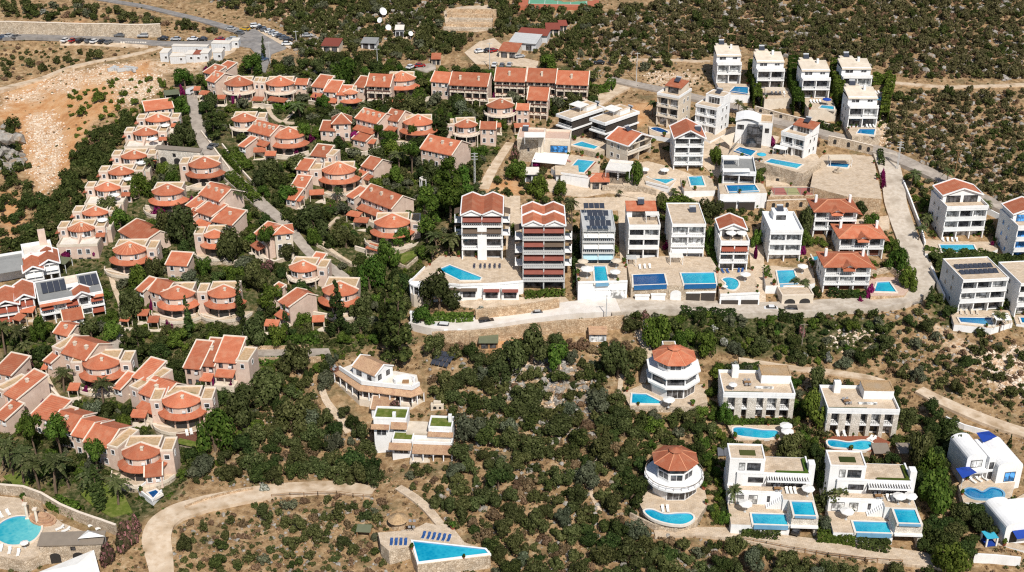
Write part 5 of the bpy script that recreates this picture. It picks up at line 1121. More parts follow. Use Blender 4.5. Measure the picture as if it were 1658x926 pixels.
twin_roof(t,t['_w'],-.2,13,14.0,'');side_porches(t,t['_w'],(6,10));MB().box(-1.3,1.3,-.3,2,0,10.4).build('stair_bay','white_plaster',t)
pool([(728,429),(779,449),(777,453),(745,453),(711,436)],z,'slanted blue pool of the twin gabled apartments partly behind a tree','pool_water');loungers(768,433,778,433,2,z,0,'dark lounger in the row of six before the apartments','dark_cloth');loungers(785,433,809,433,4,z,0,'dark lounger between the closed parasols of the apartments','dark_cloth')
for xx,n_ in ((722,'far'),(744,'near'),(760,'middle'),(796,'wide'),(826,'last')):     # ground floor rooms below the terrace
 p=at(xx,484);t=empty('garden_flat',Vector((p.x,p.y,z-3.4)),0,n_+' garden flat under the apartment pool terrace','garden flat','garden flats under the pool terrace');win(t,0,-.9,.1,3.2,2.2,0,'dark');MB().slab([(-2.2,-2.0,2.35),(2.2,-2.0,2.35),(2.2,-.6,2.8),(-2.2,-.6,2.8)],.08).build('awning','red_awning' if xx>780 else 'brown_awning',t);MB().box(-2.4,2.4,-.85,.3,-3,2.9).build('wall','white_plaster',t)
t=empty('round_tower',atz(684,486,z-6),0,'tall beige rounded corner tower with pillared balcony above the road gate','tower');r_=20/S(t.location)
pp=[(r_*math.cos(a),r_*math.sin(a)*.9) for a in [2*math.pi*k/14 for k in range(14)]]
MB().prism(pp,-6,2.9).build('wall','cream_plaster',t);MB().prism([(a*1.06,b_*1.06) for a,b_ in pp],5.55,5.95,bottom=True).build('roof_slab','white_plaster',t);MB().prism([(a*.8,b_*.8) for a,b_ in pp],2.9,5.55).build('glazing','window_glass',t)
b=MB();
for a,b_ in pp: b.box(a*.97-.14,a*.97+.14,b_*.97-.14,b_*.97+.14,2.9,5.55)
b.build('pillar','white_plaster',t)
z=at(880,474).z+.3
t=villa(880,473,68,'stepped five storey apartment house with rows of dark red awnings and four part red roof',z,d=17,fh=3.7,n=5,bays=2,roof='none',step=1.0,awn={(4,0): 'red_awning',(4,1): 'red_awning',(3,0): 'red_awning',(3,1): 'brown_awning',(2,0): 'red_awning',(2,1): 'red_awning',(1,0): 'red_awning',(1,1): 'red_awning'},by=2.4,wall='light_grey',railmat='light_grey')
twin_roof(t,t['_w'],4.0,10.3,18.5,'');twin_roof(t,t['_w'],11.0,17,18.55,'');side_porches(t,t['_w'],(5.5,9.5,13.5),6)
umbrella(872,399,z+3*3.7-3.7,'white parasol on the balcony of the stepped apartment house')
z=zdeck([(932,426),(1014,426),(1016,457),(936,459)],'white pool deck above two garage doors',foot=(974,486),hpx=28,coping=(2,));Z3=z
villa(968,426,52,'grey white villa with solar pergola roof and pale blue awnings',z,d=13,fh=3.4,n=3,roof='flat',top='light_grey',awn={2: 'white_canvas',1: 'white_canvas',0: 'blue_awning'},glass='blue_glass',wall='light_grey')
for k,(a,b_) in enumerate(((972,362),(968,346),(962,334))): 
 t=empty('solar_panel_rack',atz(a,b_,z+12.6),0,('large front','tilted middle','twin rear')[k]+' solar panel rack above the grey white villa','solar panels','solar racks over the grey white villa');b=MB()
 for i in range(4): b.slab([(-3+i*1.5,-1.3,0),(-1.6+i*1.5,-1.3,0),(-1.6+i*1.5,1.3,.5),(-3+i*1.5,1.3,.5)],.06)
 b.build('panel','solar_panel',t);MB().bar((-2.8,-1.2,-2.4),(-2.8,-1.2,0),.1).bar((2.8,-1.2,-2.4),(2.8,-1.2,0),.1).bar((-2.8,1.2,-2.4),(-2.8,1.2,.45),.1).bar((2.8,1.2,-2.4),(2.8,1.2,.45),.1).build('post','steel',t)
pool([(962,431),(980,431),(985,456),(964,457)],z,'rectangular blue pool of the villa with solar pergola','pool_water',front=(2,1.0),frontmat='pale_blue_tile')
umbrella(944,422,z,'tan parasol beside the rectangular blue pool','cream_canvas');umbrella(998,421,z,'second tan parasol right of the rectangular blue pool','cream_canvas');umbrella(951,434,z,'largest white parasol beside the rectangular blue pool',s=1.25);umbrella(996,439,z,'white parasol over the corner chairs of the solar villa')
for i,(x,w,m_) in enumerate(((950,18,'white_frame'),(974,20,'white_plaster'),(1000,22,'curtained_glass'))): p=at(x,485);t=empty('garage_bay',Vector((p.x,p.y,z-4.9)),0,('panelled glass gate','plain white garage door','glazed lower room front')[i]+' under the white pool deck of the solar villa','garage door');ww=w/S(p);MB().box(-ww/2,ww/2,-.5,-.1,0,2.8).build('door',m_,t);MB().box(-ww/2-.3,ww/2+.3,-.6,-.05,2.8,3.1).build('lintel','white_plaster',t)
z=zdeck([(1014,420),(1080,414),(1150,416),(1164,438),(1160,460),(1092,462),(1022,463)],'broad tiled pool terrace shared by two villas above stone garages',foot=(1090,489),hpx=27,side='pale_stone')
villa(1041,417,50,'white villa with roof terrace, pergola and set back red roof',z,d=12,fh=3.1,n=3,roof='terrace',pent=(8.5,5,2.6,-.3,'red'),awn={},solid_rail=True,glass='window_glass');pergola(1057,349,22,'slatted pergola on the roof terrace with the turquoise chairs',z+9.5,d=3,h=2.3,slats=True)
villa(1112,414,54,'plain white villa with flat gravel roof and one solar heater',z,d=15,fh=3.2,n=3,roof='flat',glass='curtained_glass',heat=(2.2,9),awn={0: 'white_canvas'})
pool([(1025,445),(1075,443),(1079,459),(1026,461)],z,'dark navy infinity pool above the double garage doors','deep_pool_water',front=(2,1.3),frontmat='sea_blue_tile');pool([(1103,442),(1156,441),(1159,458),(1108,459)],z,'bright blue infinity pool beside the dark navy one','pool_water',front=(2,1.3),frontmat='sea_blue_tile')
pergola(1023,420,16,'grey slatted pergola beside the white loungers',z,d=3,h=2.4,slats=True,mat='light_grey');pergola(1096,417,22,'white slatted pergola between the two infinity pools',z,d=3.4,h=2.4,slats=True);loungers(1036,434,1052,433,3,z,0,'white lounger in front of the navy infinity pool')
for i,(x,m_) in enumerate(((1039,'white_plaster'),(1065,'white_plaster'),(1121,'dark_slat'),(1145,'dark_slat'))): p=at(x,489);t=empty('garage_bay',Vector((p.x,p.y,z-5)),0,('left white','right white','left dark','right dark')[i]+' garage door in the stone wall under the infinity pools','garage door');MB().box(-1.9,1.9,-.5,-.1,0,2.5).build('door',m_,t);MB().box(-2.1,2.1,-.6,-.05,2.5,2.9).build('lintel','white_plaster',t)
p=at(1093,489);t=empty('gate',Vector((p.x,p.y,z-5)),0,'white arched gate in the stone wall between the garages','gate');arch(t,0,-.35,0,3,3.6,0,'white_frame','gate_leaf');MB().box(-2,2,-.3,0,-1,4.6).build('arch_wall','pale_stone',t)
z=zdeck([(1160,438),(1218,436),(1226,460),(1230,476),(1166,479)],'terrace with a round pool on white pillars',foot=(1200,494),hpx=16,coping=(3,))
villa(1186,438,46,'narrow white villa with two roof parasols and red gable set back',z,d=12,fh=2.8,n=3,roof='terrace',topgable=(4.5,2.6,1.6),awn={2: 'orange_awning'},wfac=.84)
pool([(1170,452),(1180,449),(1193,453),(1196,461),(1190,468),(1181,468),(1174,464),(1176,458)],z,'kidney shaped pool with parasols at the rim','pool_water',curved=True)
for x,y,l in ((1184,376,'left white parasol on the roof of the narrow villa'),(1201,376,'right white parasol on the roof of the narrow villa')): umbrella(x,y,z+8.7,l)
loungers(1170,441,1178,441,2,z,10,'navy lounger left of the kidney pool','navy_cushion');loungers(1196,440,1202,440,2,z,-10,'navy lounger behind the kidney pool','navy_cushion');umbrella(1207,443,z,'small white parasol behind the kidney pool');umbrella(1174,463,z,'closed looking white parasol at the rim of the kidney pool',s=.5)
for x in (1180,1212): p=at(x,495);t=empty('carport',Vector((p.x,p.y,z-3.6)),0,('left' if x<1200 else 'right')+' carport under the kidney pool terrace','carport');MB().box(-2.3,2.3,-.5,-.2,0,2.4).build('opening_shade','dark_slat',t);MB().box(2.35,2.75,-.7,-.1,-1,2.6).box(-2.75,-2.35,-.7,-.1,-1,2.6).build('pillar','white_plaster',t)  # solid dark panel paints the shade inside each carport
z=zdeck([(1234,426),(1314,424),(1320,458),(1300,462),(1240,462)],'pool terrace of the white terraced villa beside stone steps',foot=(1278,474),hpx=13)
villa(1268,426,52,'white villa with deep balconies and white roof box beside the trees',z,d=13,fh=3.2,n=3,roof='terrace',solid_rail=True,top='white_plaster',pent=(4.5,4.5,2.2,0,'white_plaster'))
pool([(1258,438),(1285,437),(1291,457),(1262,459)],z,'rectangular pool with pale spill edge next to white sofas','pool_water',front=(2,1.1),frontmat='pale_blue_tile');umbrella(1300,430,z,'white parasol beside the pale spill edge pool')
t=empty('garage',at(1290,496),R(4),'stone garage with two arched openings on the concrete lane','garage');flat_block(t,-4.4,4.4,0,6,-2,3.3,'cream_plaster','sand_paving');arch(t,-2.1,0,0,3,2.4);arch(t,2.1,0,0,3,2.4)
KG='three red hipped villas with a small front gable'
def hipped(x,y,w,l,n,fh,z=None):
 t=villa(x,y,w,l,z,d=9,fh=fh,n=n,roof='hip',rise=1.75,bays=3,by=1.4,style='dark',wfac=.7,group=KG);W=t['_w'];Hh=n*fh
 rf,g=gable_roof(t,-1.6,1.6,-.9,4,Hh+.1,.95,'red_tile',axis='y',trim='red_tile',ov=.3);g.build('gable','white_plaster',t)
 MB().slab([(-1.7,-1.7,Hh-.75),(1.7,-1.7,Hh-.75),(1.7,-.3,Hh-.15),(-1.7,-.3,Hh-.15)],.12).build('porch_roof','red_tile',t)
 for s in (-1,1): MB().box(s*(W/2-1.2)-.35,s*(W/2-1.2)+.35,5,5.7,Hh+.3,Hh+2.9).build('chimney','white_plaster',t)
 MB().slab([(W/2+.1,1,Hh-1.0),(W/2+2.0,1,Hh-1.7),(W/2+2.0,5,Hh-1.7),(W/2+.1,5,Hh-1.0)],.12).build('side_roof','red_tile',t)
 for s in (-1,0,1): MB().box(s*W/3-1.2,s*W/3+1.2,1.3,1.395,.3,fh-.6).build('shutter','wood_frame',t)
hipped(1349,384,68,'red hipped villa highest of the three, below the plaza wall',3,2.8)
z=zdeck([(1300,402),(1346,398),(1352,420),(1312,428)],'brick terrace with the pool that has a black swirl',foot=(1325,440),hpx=8,side='pale_stone');pool([(1311,406),(1331,404),(1338,415),(1319,421)],z,'small L-shaped pool with a dark swirl beside the middle red hipped villa','pool_water')
hipped(1392,418,72,'middle red hipped villa facing the lane',2,3.3)
hipped(1368,473,74,'lowest red hipped villa above the hedge',3,2.7)
z=zdeck([(1404,452),(1450,446),(1472,468),(1464,478),(1410,479)],'pink brick pool terrace at the lane bend',foot=(1436,492),hpx=11,side='ochre_stone',top='pink_paving');pool([(1421,457),(1440,456),(1451,472),(1416,471)],z,'pool with white rim and dark swirl at the lane bend','pool_water');wall_line([(1404,448),(1440,440),(1462,452),(1476,470)],9,'pale_stone','curved stone wall behind the pool at the lane bend')
z=zdeck([(1494,386),(1606,384),(1616,403),(1592,413),(1498,410)],'pool terrace of the red gabled villa between the two roads',foot=(1548,426),hpx=11)
villa(1557,388,68,'modern white villa with red gable roof and glass balconies between the two roads',z,d=12,fh=3.3,n=3,yaw=4,roof='terrace',topgable=(4.5,2.7,2.0),bays=3,wfac=.9,solid_rail=True)
pool([(1522,396),(1576,396),(1582,409),(1526,408)],z,'long pool of the red gabled villa with four white loungers','pool_water');loungers(1527,390,1549,390,4,z,-10,'white lounger by the long pool of the red gabled villa')
z=at(1668,424).z+.5;villa(1668,422,64,'white villa with bright blue glass cut by the picture edge',z,d=12,fh=3.4,n=3,yaw=4,roof='terrace',topgable=(4.5,2.7,2.0),glass='blue_glass',bays=2,solid_rail=True)
z=zdeck([(1538,503),(1634,502),(1640,522),(1606,531),(1545,525)],'pool terrace of the white villa with solar rows',foot=(1582,540),hpx=11)
t=villa(1586,504,76,'white villa with rows of solar panels on its sandy flat roof',z,d=13,fh=3.2,n=3,yaw=6,roof='flat',bays=3,solid_rail=True,wfac=.9)
for yy in (3.2,6.6):
 b=MB()
 for k in range(8): b.slab([(-t['_w']/2+1+k*1.35,yy,9.95),(-t['_w']/2+2.2+k*1.35,yy,9.95),(-t['_w']/2+2.2+k*1.35,yy+1.9,10.5),(-t['_w']/2+1+k*1.35,yy+1.9,10.5)],.07)
 b.build('solar_panel','solar_panel',t)
pool([(1552,514),(1605,515),(1608,526),(1556,521)],z,'blue pool below the white villa with solar rows','blue_pool_water');loungers(1556,507,1582,507,4,z,-15,'tan lounger under the villa with solar rows','cream_canvas');pergola(1626,518,26,'white cube cabana beside the villa with solar rows',z,d=3.5,h=2.7)
z=at(1672,512).z+.4;villa(1674,510,68,'white villa with tan roof cut by the picture edge below the blue glass one',z,d=13,fh=3.2,n=3,yaw=6,roof='flat',solid_rail=True);z=zdeck([(1640,510),(1700,510),(1700,530),(1646,524)],'pool deck at the picture edge',z0=z-.3);pool([(1652,514),(1690,514),(1690,524),(1655,522)],z,'pool corner at the picture edge below the cabana','blue_pool_water')
def octa(x,y,z,l,rr,rc,rd,canopy=True):
 p=atz(x,y,z);t=empty('octagonal_villa',(p.x,p.y+rc*.95,z),R(22.5),l,'villa','octagonal villas')
 O=lambda r: [(r*math.cos(R(45*k)),r*math.sin(R(45*k))) for k in range(8)]
 MB().prism(O(rc*.82),-4,3.2).build('wall','white_plaster',t)
 MB().prism(O(rc) if canopy else [(rc*1.05*math.cos(R(15*k)),rc*1.05*math.sin(R(15*k))) for k in range(24)],3.2,3.7,bottom=True).build('floor_slab','white_plaster',t)
 zz=3.7
 if canopy:
  MB().prism(O(rc*.80),3.7,6.2).build('glazing','window_glass',t);b=MB()
  for a,c in O(rc*.86): b.box(a-.16,a+.16,c-.16,c+.16,3.7,6.2)
  b.build('pillar','white_plaster',t);MB().prism(O(rc*1.0),6.2,6.6,bottom=True).build('canopy','white_plaster',t);zz=6.6
 else:
  b=MB();q=[(rc*1.03*math.cos(R(15*k)),rc*1.03*math.sin(R(15*k))) for k in range(24)]
  for k in range(24): b.bar((*q[k],zz+.9),(*q[(k+1) % 24],zz+.9),.1).bar((*q[k],zz),(*q[k],zz+.9),.07)
  b.build('railing','grey_wood',t)
 MB().prism(O(rd*.9),zz,zz+(1.0 if canopy else 2.6)).build('drum_wall','white_plaster',t)
 for k in range(8):
  a=R(45*k+22.5);c=rd*.9*math.cos(R(22.5));win(t,c*math.cos(a),c*math.sin(a),zz+.9,rd*.55,1.5,ang(math.cos(a),math.sin(a)),'white')
 z1=zz+(2.7 if canopy else 4.3);MB().prism(O(rd*.86),zz+.9,z1).build('upper_wall','white_plaster' if canopy else 'window_glass',t);b=MB();o=O(rr)
 for k in range(8): b.poly([(*o[k],z1),(*o[(k+1) % 8],z1),(0,0,z1+2.5)])
 b.poly([(*q_,z1-.01) for q_ in o[::-1]]);rf=b.build('roof','red_tile',t);h=MB()
 for k in range(8): h.bar((*o[k],z1+.03),(0,0,z1+2.53),.16,.12)
 h.build('ridge_cap','tile_ridge',rf);c=MB();o2=O(rr*.3)
 for k in range(8): c.poly([(*o2[k],z1+2.25),(*o2[(k+1) % 8],z1+2.25),(0,0,z1+3.0)])
 c.build('lantern_roof','red_tile',rf);MB().prism(O(rr*.25),z1+1.5,z1+2.24).build('lantern_wall','wood_frame',rf)
 for k in (5,6): a=R(45*k+22.5);c=rc*.82*math.cos(R(22.5));win(t,c*math.cos(a),c*math.sin(a),.1,4.0,2.5,ang(math.cos(a),math.sin(a)),'white','window_glass','window',3)
 return t
z=zdeck([(1008,636),(1040,622),(1140,622),(1146,650),(1120,658),(1020,657)],'terrace around the octagonal villa with curved pool',foot=(1075,668),hpx=10,side='pale_stone')
t=octa(1093,650,z,'white octagonal villa with a wide white canopy under its red roof',5.7,7.0,4.9);MB().obox(0,0,R(-22.5),-2.2,1.2,5.4,7.8,2,9.0).build('stair_block','white_plaster',t);MB().obox(0,0,R(-22.5),-1.9,.9,5.7,7.5,8.9,9.08).build('stair_roof','straw_roof',t)
pool([(1024,637),(1046,638),(1058,644),(1070,650),(1068,653),(1023,652)],z,'tapering pool beside the canopied octagonal villa');umbrella(1083,646,z,'white parasol between the tapering pool and the octagonal villa')
z=zdeck([(1040,824),(1028,800),(1075,786),(1140,788),(1146,815),(1128,842),(1095,850),(1060,844)],'rounded terrace of the lower octagonal villa',foot=(1090,864),hpx=14,side='pale_stone',top='sand_paving')
octa(1095,815,z,'lower octagonal villa with round balcony and dark glazed upper storey',5.4,6.4,4.7,False);pool([(1044,827),(1056,825),(1076,832),(1100,831),(1118,832),(1122,840),(1106,848),(1080,846),(1056,838)],z,'crescent shaped pool of the lower octagonal villa','pool_water',curved=True);loungers(1073,826,1081,826,2,z,0,'white lounger behind the crescent pool')
SG='pair of stone pillared villas'
def pillared(x,y,l,z,side):
 t=villa(x,y,114,l,z,d=10.5,fh=3.3,n=2,yaw=-2,roof='terrace',bays=5,by=2.0,wall='white_plaster',wfac=.8,slab_out=.1,group=SG,side_win=False,railmat='dark_frame');w=t['_w']
 b=MB();pw=(.9,1.7,2.2,.9,.9,1.2)
 for i in range(6): xx=-w/2+.6+(w-1.2)*i/5;b.box(xx-pw[i]/2,xx+pw[i]/2,-.12,1.4,-3,6.2)
 b.build('stone_pillar','white_stone',t);flat_block(t,w/2-7.4,w/2-.2,5.5,10.2,6.9,9.3,'white_plaster','straw_roof','straw_roof',par=.2);MB().box(-w/2+3,-w/2+4.6,8,9.4,6.7,9.9).build('chimney','white_plaster',t)
 MB().box(-w/2+.35,w/2-7.6,.2,.8,6.85,7.5).build('roof_planter','green_canvas',t);MB().box(-.5,4,3.0,3.6,6.9,7.3).build('skylight','curtained_glass',t)
 return t
z=at(1225,680).z+.4;t=pillared(1225,679,'stone pillared villa with a straw covered roof block and hammock above the tan pool terrace',z,1);dining(1210,622,z+6.95,'on the roof of the upper pillared villa');umbrella(1187,622,z+6.9,'closed white parasol on the roof of the pillared villa',s=.7)
z=zdeck([(1178,688),(1262,688),(1284,697),(1278,712),(1190,713)],'ochre walled pool terrace below the left pillared villa',foot=(1230,722),hpx=9,side='ochre_stone');pool([(1188,693),(1205,692),(1235,696),(1257,697),(1259,703),(1245,709),(1215,707),(1192,703)],z,'long bean shaped pool with two big parasols','pool_water',curved=True);umbrella(1273,688,z,'upper of two white parasols beside the bean shaped pool');umbrella(1275,697,z,'lower of two white parasols beside the bean shaped pool')
z=at(1392,706).z+.4;t=pillared(1392,705,'stone pillared villa with straw roof block above the brown wooden deck',z,1);dining(1371,652,z+6.95,'on the roof of the lower pillared villa',10)
z=zdeck([(1330,706),(1420,706),(1442,716),(1424,731),(1345,730)],'brown wooden pool deck',foot=(1385,743),hpx=11,side='ochre_stone',top='wood_deck');pool([(1341,713),(1355,713),(1375,716),(1395,713),(1410,715),(1411,722),(1398,728),(1370,725),(1345,722)],z,'curvy pool set in the brown wooden deck','pool_water',curved=True);loungers(1356,704,1367,704,2,z,0,'white lounger on the brown wooden deck');loungers(1408,711,1414,712,2,z,-50,'tilted white lounger at the end of the wooden deck')
for x,l in ((1429,'left'),(1469,'right')): pergola(x,734,27,l+' reed roofed gazebo below the wooden pool deck',None,d=3.5,h=2.4,mat='grey_wood',posts='timber',flat=.6)
CG='pair of white cubist villas with split level pools'
def cubist(x,y,l,z):
 """x,y = front middle of the lower pool deck"""
 p=atz(x,y,z);t=empty('villa',p,R(-3),l,'villa',CG);k=16.0/16
 MB().box(-9.5,3.2,0,8,-6,-.02).build('retaining_wall','white_plaster',t);MB().box(-9.5,3.2,0,8,-.02,0).build('lower_terrace','sand_paving',t)
 MB().box(-9.5,2.2,7.4,17,-4,3.0).box(2.2,9,5.4,17,-4,3.0).build('wall','white_plaster',t);MB().box(3.3,9,-.3,5.38,.6,3.0).build('pool_block','white_stone',t);MB().box(3.2,9.1,-.9,5.0,.15,.6).build('carport_roof','white_plaster',t);MB().box(8.3,9,-.3,5,-4,.15).box(3.3,3.8,2,5,-4,.15).build('carport_pillar','white_stone',t)
 MB().box(-9.3,8.9,7.5,10,3.0,3.05).box(2.3,8.9,5.45,7.5,3.0,3.05).build('middle_terrace','sand_paving',t)
 MB().box(-7.6,8.6,10,17,3.06,6.3).build('wall','white_plaster',t);MB().box(-7.3,8.3,10.3,16.8,6.3,6.36).build('roof_terrace','sand_paving',t);MB().box(-7.65,8.65,9.95,10.25,6.3,6.75).box(8.3,8.65,10.25,17,6.3,6.75).build('parapet','white_plaster',t)
 MB().box(1,8,10.3,10.9,6.4,6.9).box(7.4,8.1,10.9,16,6.4,6.9).build('roof_hedge','green_leaf',t)
 flat_block(t,-9.4,-1.6,10.6,16.5,0,9.6,'white_plaster','sand_paving','white_plaster',par=.35);MB().box(-7,-3.5,12.3,14.2,9.6,9.85).build('roof_planting','olive_leaf',t);MB().box(8.2,9.6,11,13,3,8.6).build('chimney','white_plaster',t)
 win(t,-6.6,10.6,7.0,1.2,1.8,0,'dark','curtained_glass');win(t,-4.0,10.6,7.0,2.8,1.8,0,'dark');win(t,-3.4,10,4.2,3.2,1.2,0,'dark');win(t,-7.4,7.4,.3,2.6,2.1,0,'dark','curtained_glass');win(t,-4.0,7.4,.3,1.8,2.1,0,'dark','curtained_glass');win(t,-.6,7.4,.9,.5,1.4,0,'dark');win(t,4.2,5.4,1.0,1.4,1.3,0,'dark')
 win(t,3.4,10,3.3,8.6,2.2,0,'dark',mull=6);b=MB()
 for i in range(17): b.box(-1+i*.56,-.8+i*.56,8.0,10,5.7,6.1)
 b.box(-1.2,8.4,7.95,8.1,5.65,6.1).build('slatted_shade','white_plaster',t);s=MB()
 for i in range(10): s.box(-1.2+i*.42,-.8+i*.42,5.9,7.38,0,.3*(i+1))
 s.build('outdoor_stair','white_plaster',t);g=MB();g.box(-9.4,2,7.45,7.6,3.0,3.6);g.build('parapet','white_plaster',t)
 M=t.matrix_basis;L=lambda a,b_,c: proj(M @ Vector((a,b_,c)))
 return t,L
def cub_pools(t,L,n):
 zz=t.location.z
 pool([L(-4.6,.4,.12),L(2.8,.4,.12),L(2.8,3.9,.12),L(-4.6,3.9,.12)],zz,'lower blue pool of the '+n+' cubist villa','pool_water',front=(0,1.0),frontmat='pale_blue_tile',group='lower pools of the cubist villas')
 pool([L(3.9,.1,3.12),L(8.4,.1,3.12),L(8.4,4.7,3.12),L(3.9,4.7,3.12)],zz+3.0,'raised square pool on the carport of the '+n+' cubist villa','pool_water',front=(0,.5),frontmat='pale_blue_tile',group='raised pools of the cubist villas')
 umbrella(*L(-6,4.6,2.4),zz,'white parasol on the lower terrace of the '+n+' cubist villa');umbrella(*L(7.6,6.6,5.5),zz+3.05,'white parasol by the raised pool of the '+n+' cubist villa',s=.95)
 dining(*L(1.4,8.6,3.05),zz+3.06,'on the middle terrace of the '+n+' cubist villa');
 for i in range(3): q=L(3.4+i*.9,8.2,3.06);loungers(*q,*q,1,zz+3.06,0,('first','second','third')[i]+' lounger on the middle terrace of the '+n+' cubist villa')
G=at(1255,862);z=G.z+2.6;t,L=cubist(1255,851,'white cubist villa with green clipped hedge and parked car below its raised pool',z);cub_pools(t,L,'left');C1=t
G=at(1425,875);z=G.z+2.6;t,L=cubist(1422,864,'white cubist villa with two parasols beside stone steps at the driveway',z);cub_pools(t,L,'right');umbrella(*L(5.2,6.4,5.5),z+3.05,'second white parasol by the raised pool of the right cubist villa',s=.95)
def vault(t,x0,x1,y0,y1,z0,zs,rise):
 n=10;A=[((x0+x1)/2-(x1-x0)/2*math.cos(math.pi*k/n),zs+rise*math.sin(math.pi*k/n)) for k in range(n+1)];b=MB();pf=[(x0,z0)]+A+[(x1,z0)];m=len(pf);i=0
 b.v+=[(a,y0,c) for a,c in pf]+[(a,y1,c) for a,c in pf];b.f+=[tuple(range(m-1,-1,-1)),tuple(range(m,2*m))]+[(k,(k+1) % m,m+(k+1) % m,m+k) for k in range(m)];b.build('vaulted_block','white_plaster',t)
z=zdeck([(1552,786),(1570,772),(1600,764),(1644,780),(1636,806),(1615,814),(1560,813)],'terrace of the vaulted villa with the blue tiled pool',foot=(1590,826),hpx=13)
t=empty('vaulted_villa',atz(1631,781,z),R(8),'white vaulted villa with blue shade sails and blue tiled pool','villa');vault(t,-3,3,0,10.5,-4,4.4,1.3);vault(t,-9.4,-4.6,2.5,11,-4,5.6,1.3);MB().box(-4.6,-3,1.5,9,-4,6.2).build('wall','white_plaster',t);MB().box(-9.3,-4.7,.8,2.5,2.6,2.9).box(-9.3,-4.7,.7,.9,2.9,3.5).build('balcony','white_plaster',t)
win(t,.2,0,.4,2.4,2.4,0,'dark','blue_glass');win(t,-7,2.5,3.2,2.6,1.8,0,'dark','curtained_glass');win(t,-7,2.5,.2,2.4,2.0,0,'dark','curtained_glass');win(t,-3.8,1.5,3.2,.9,1.6,0,'dark');win(t,-3.8,1.5,.3,.9,1.9,0,'dark')
pool([(1563,797),(1568,791),(1579,792),(1592,797),(1606,790),(1621,794),(1624,802),(1612,806),(1580,806)],z,'curvy blue tiled pool with spill edge in front of the vaulted villa','blue_pool_water',curved=True,rim='pale_blue_tile');loungers(1575,780,1594,776,3,z,30,'white and blue lounger above the curvy blue tiled pool')
for q,l in (((1597,706),'dark blue shade sail behind the vaulted roof'),((1564,764),'dark blue shade sail at the end of the vaulted terrace')):
 p=atz(*q,z+3.6 if q[1]>750 else z+7.0);tt=empty('shade_sail',p,R(20),l,'shade sail');MB().slab([(-2,-1.5,-.3),(2,-1.2,.2),(2.2,1.8,-.2),(-1.6,1.6,.3)],.05).build('canvas','blue_canvas',tt);MB().bar((-1.9,-1.4,-5),(-1.9,-1.4,-.3),.1).bar((2.1,1.7,-5),(2.1,1.7,-.2),.1).build('mast','white_frame',tt)
z=at(1640,880).z+.3;t=empty('vaulted_villa',atz(1643,878,z),R(10),'small white vaulted house with arched windows at the lower picture corner','villa');vault(t,-2.8,2.6,0,9,-3,4.2,1.2);MB().box(2.6,9,1.2,9,-3,4.4).build('wall','white_plaster',t);arch(t,-.6,0,.1,1.8,3.2);win(t,4.6,1.2,1.8,1.8,1.4,0,'dark','blue_glass');deck([(1610,870),(1660,884),(1660,892),(1606,878)],'paved strip in front of the small vaulted house',z0=z)
tt=empty('shade_sail',atz(1652,862,z+3),R(10),'dark blue awning beside the small vaulted house','shade sail');MB().slab([(-1.6,-1.6,-.3),(4,-1.6,-.3),(4,1.4,.5),(-1.6,1.4,.5)],.05).build('canvas','blue_canvas',tt)
z=zdeck([(1636,812),(1665,795),(1680,830),(1650,836)],'white side terrace with a corner of blue pool',foot=(1655,846),hpx=9);pool([(1650,822),(1658,816),(1680,820),(1676,830)],z,'corner of a deep blue pool between the two vaulted houses','blue_pool_water')
Zf=at(615,652).z+1.6
def W_(pts,dz): return [atz(a,b_,Zf+dz) for a,b_ in pts]
outer=W_([(541,604),(580,632),(665,643),(686,636)],2.7);inner=W_([(550,599),(586,623),(667,632),(679,625)],3.7);bk=W_([(640,602),(606,606),(572,590)],3.7)
c0=sum(outer,Vector())/4;t=empty('villa',(c0.x,c0.y,Zf),0,'white villa with wraparound ochre tiled veranda and raised gabled wing','villa');l_=lambda P,dz=None: [((p-t.location).x,(p-t.location).y,(p-t.location).z if dz is None else dz) for p in P]
o_,i_,k_=l_(outer),l_(inner),l_(bk);b=MB()
for a in range(3): b.slab([o_[a],o_[a+1],i_[a+1],i_[a]],.2)
b.build('veranda_roof','ochre_tile',t);MB().prism([p[:2] for p in i_]+[(i_[3][0]-1,i_[3][1]+5)]+[p[:2] for p in k_],-5,3.9).build('wall','white_plaster',t);MB().prism([p[:2] for p in i_]+[(i_[3][0]-1,i_[3][1]+5)]+[p[:2] for p in k_],3.9,3.95).build('roof_terrace','white_paving',t)
b=MB()
for a in range(3): b.bar((*i_[a][:2],4.4),(*i_[a+1][:2],4.4),.4,1.1)
b.build('parapet','white_plaster',t);b=MB();f=MB();f.prism([(p[0]*.99,p[1]+.25) for p in o_]+[p[:2] for p in i_[::-1]],-4,.0)
for a in range(3):
 P,Q=Vector(o_[a]),Vector(o_[a+1]);n=max(2,int((Q-P).length/2.3))
 for j in range(n+1): q=P.lerp(Q,j/n);b.box(q.x-.13,q.x+.13,q.y+.2,q.y+.46,-.2,2.5)
 P2,Q2=Vector(i_[a]),Vector(i_[a+1]);d=Q2-P2;n2=max(2,int(d.length/2.6))
 for j in range(n2): q=P2.lerp(Q2,(j+.5)/n2);win(t,q.x,q.y,.3,d.length/n2-.7,2.0,math.atan2(d.y,d.x),'wood')
b.build('pillar','white_plaster',t);f.build('veranda_floor','cream_plaster',t)
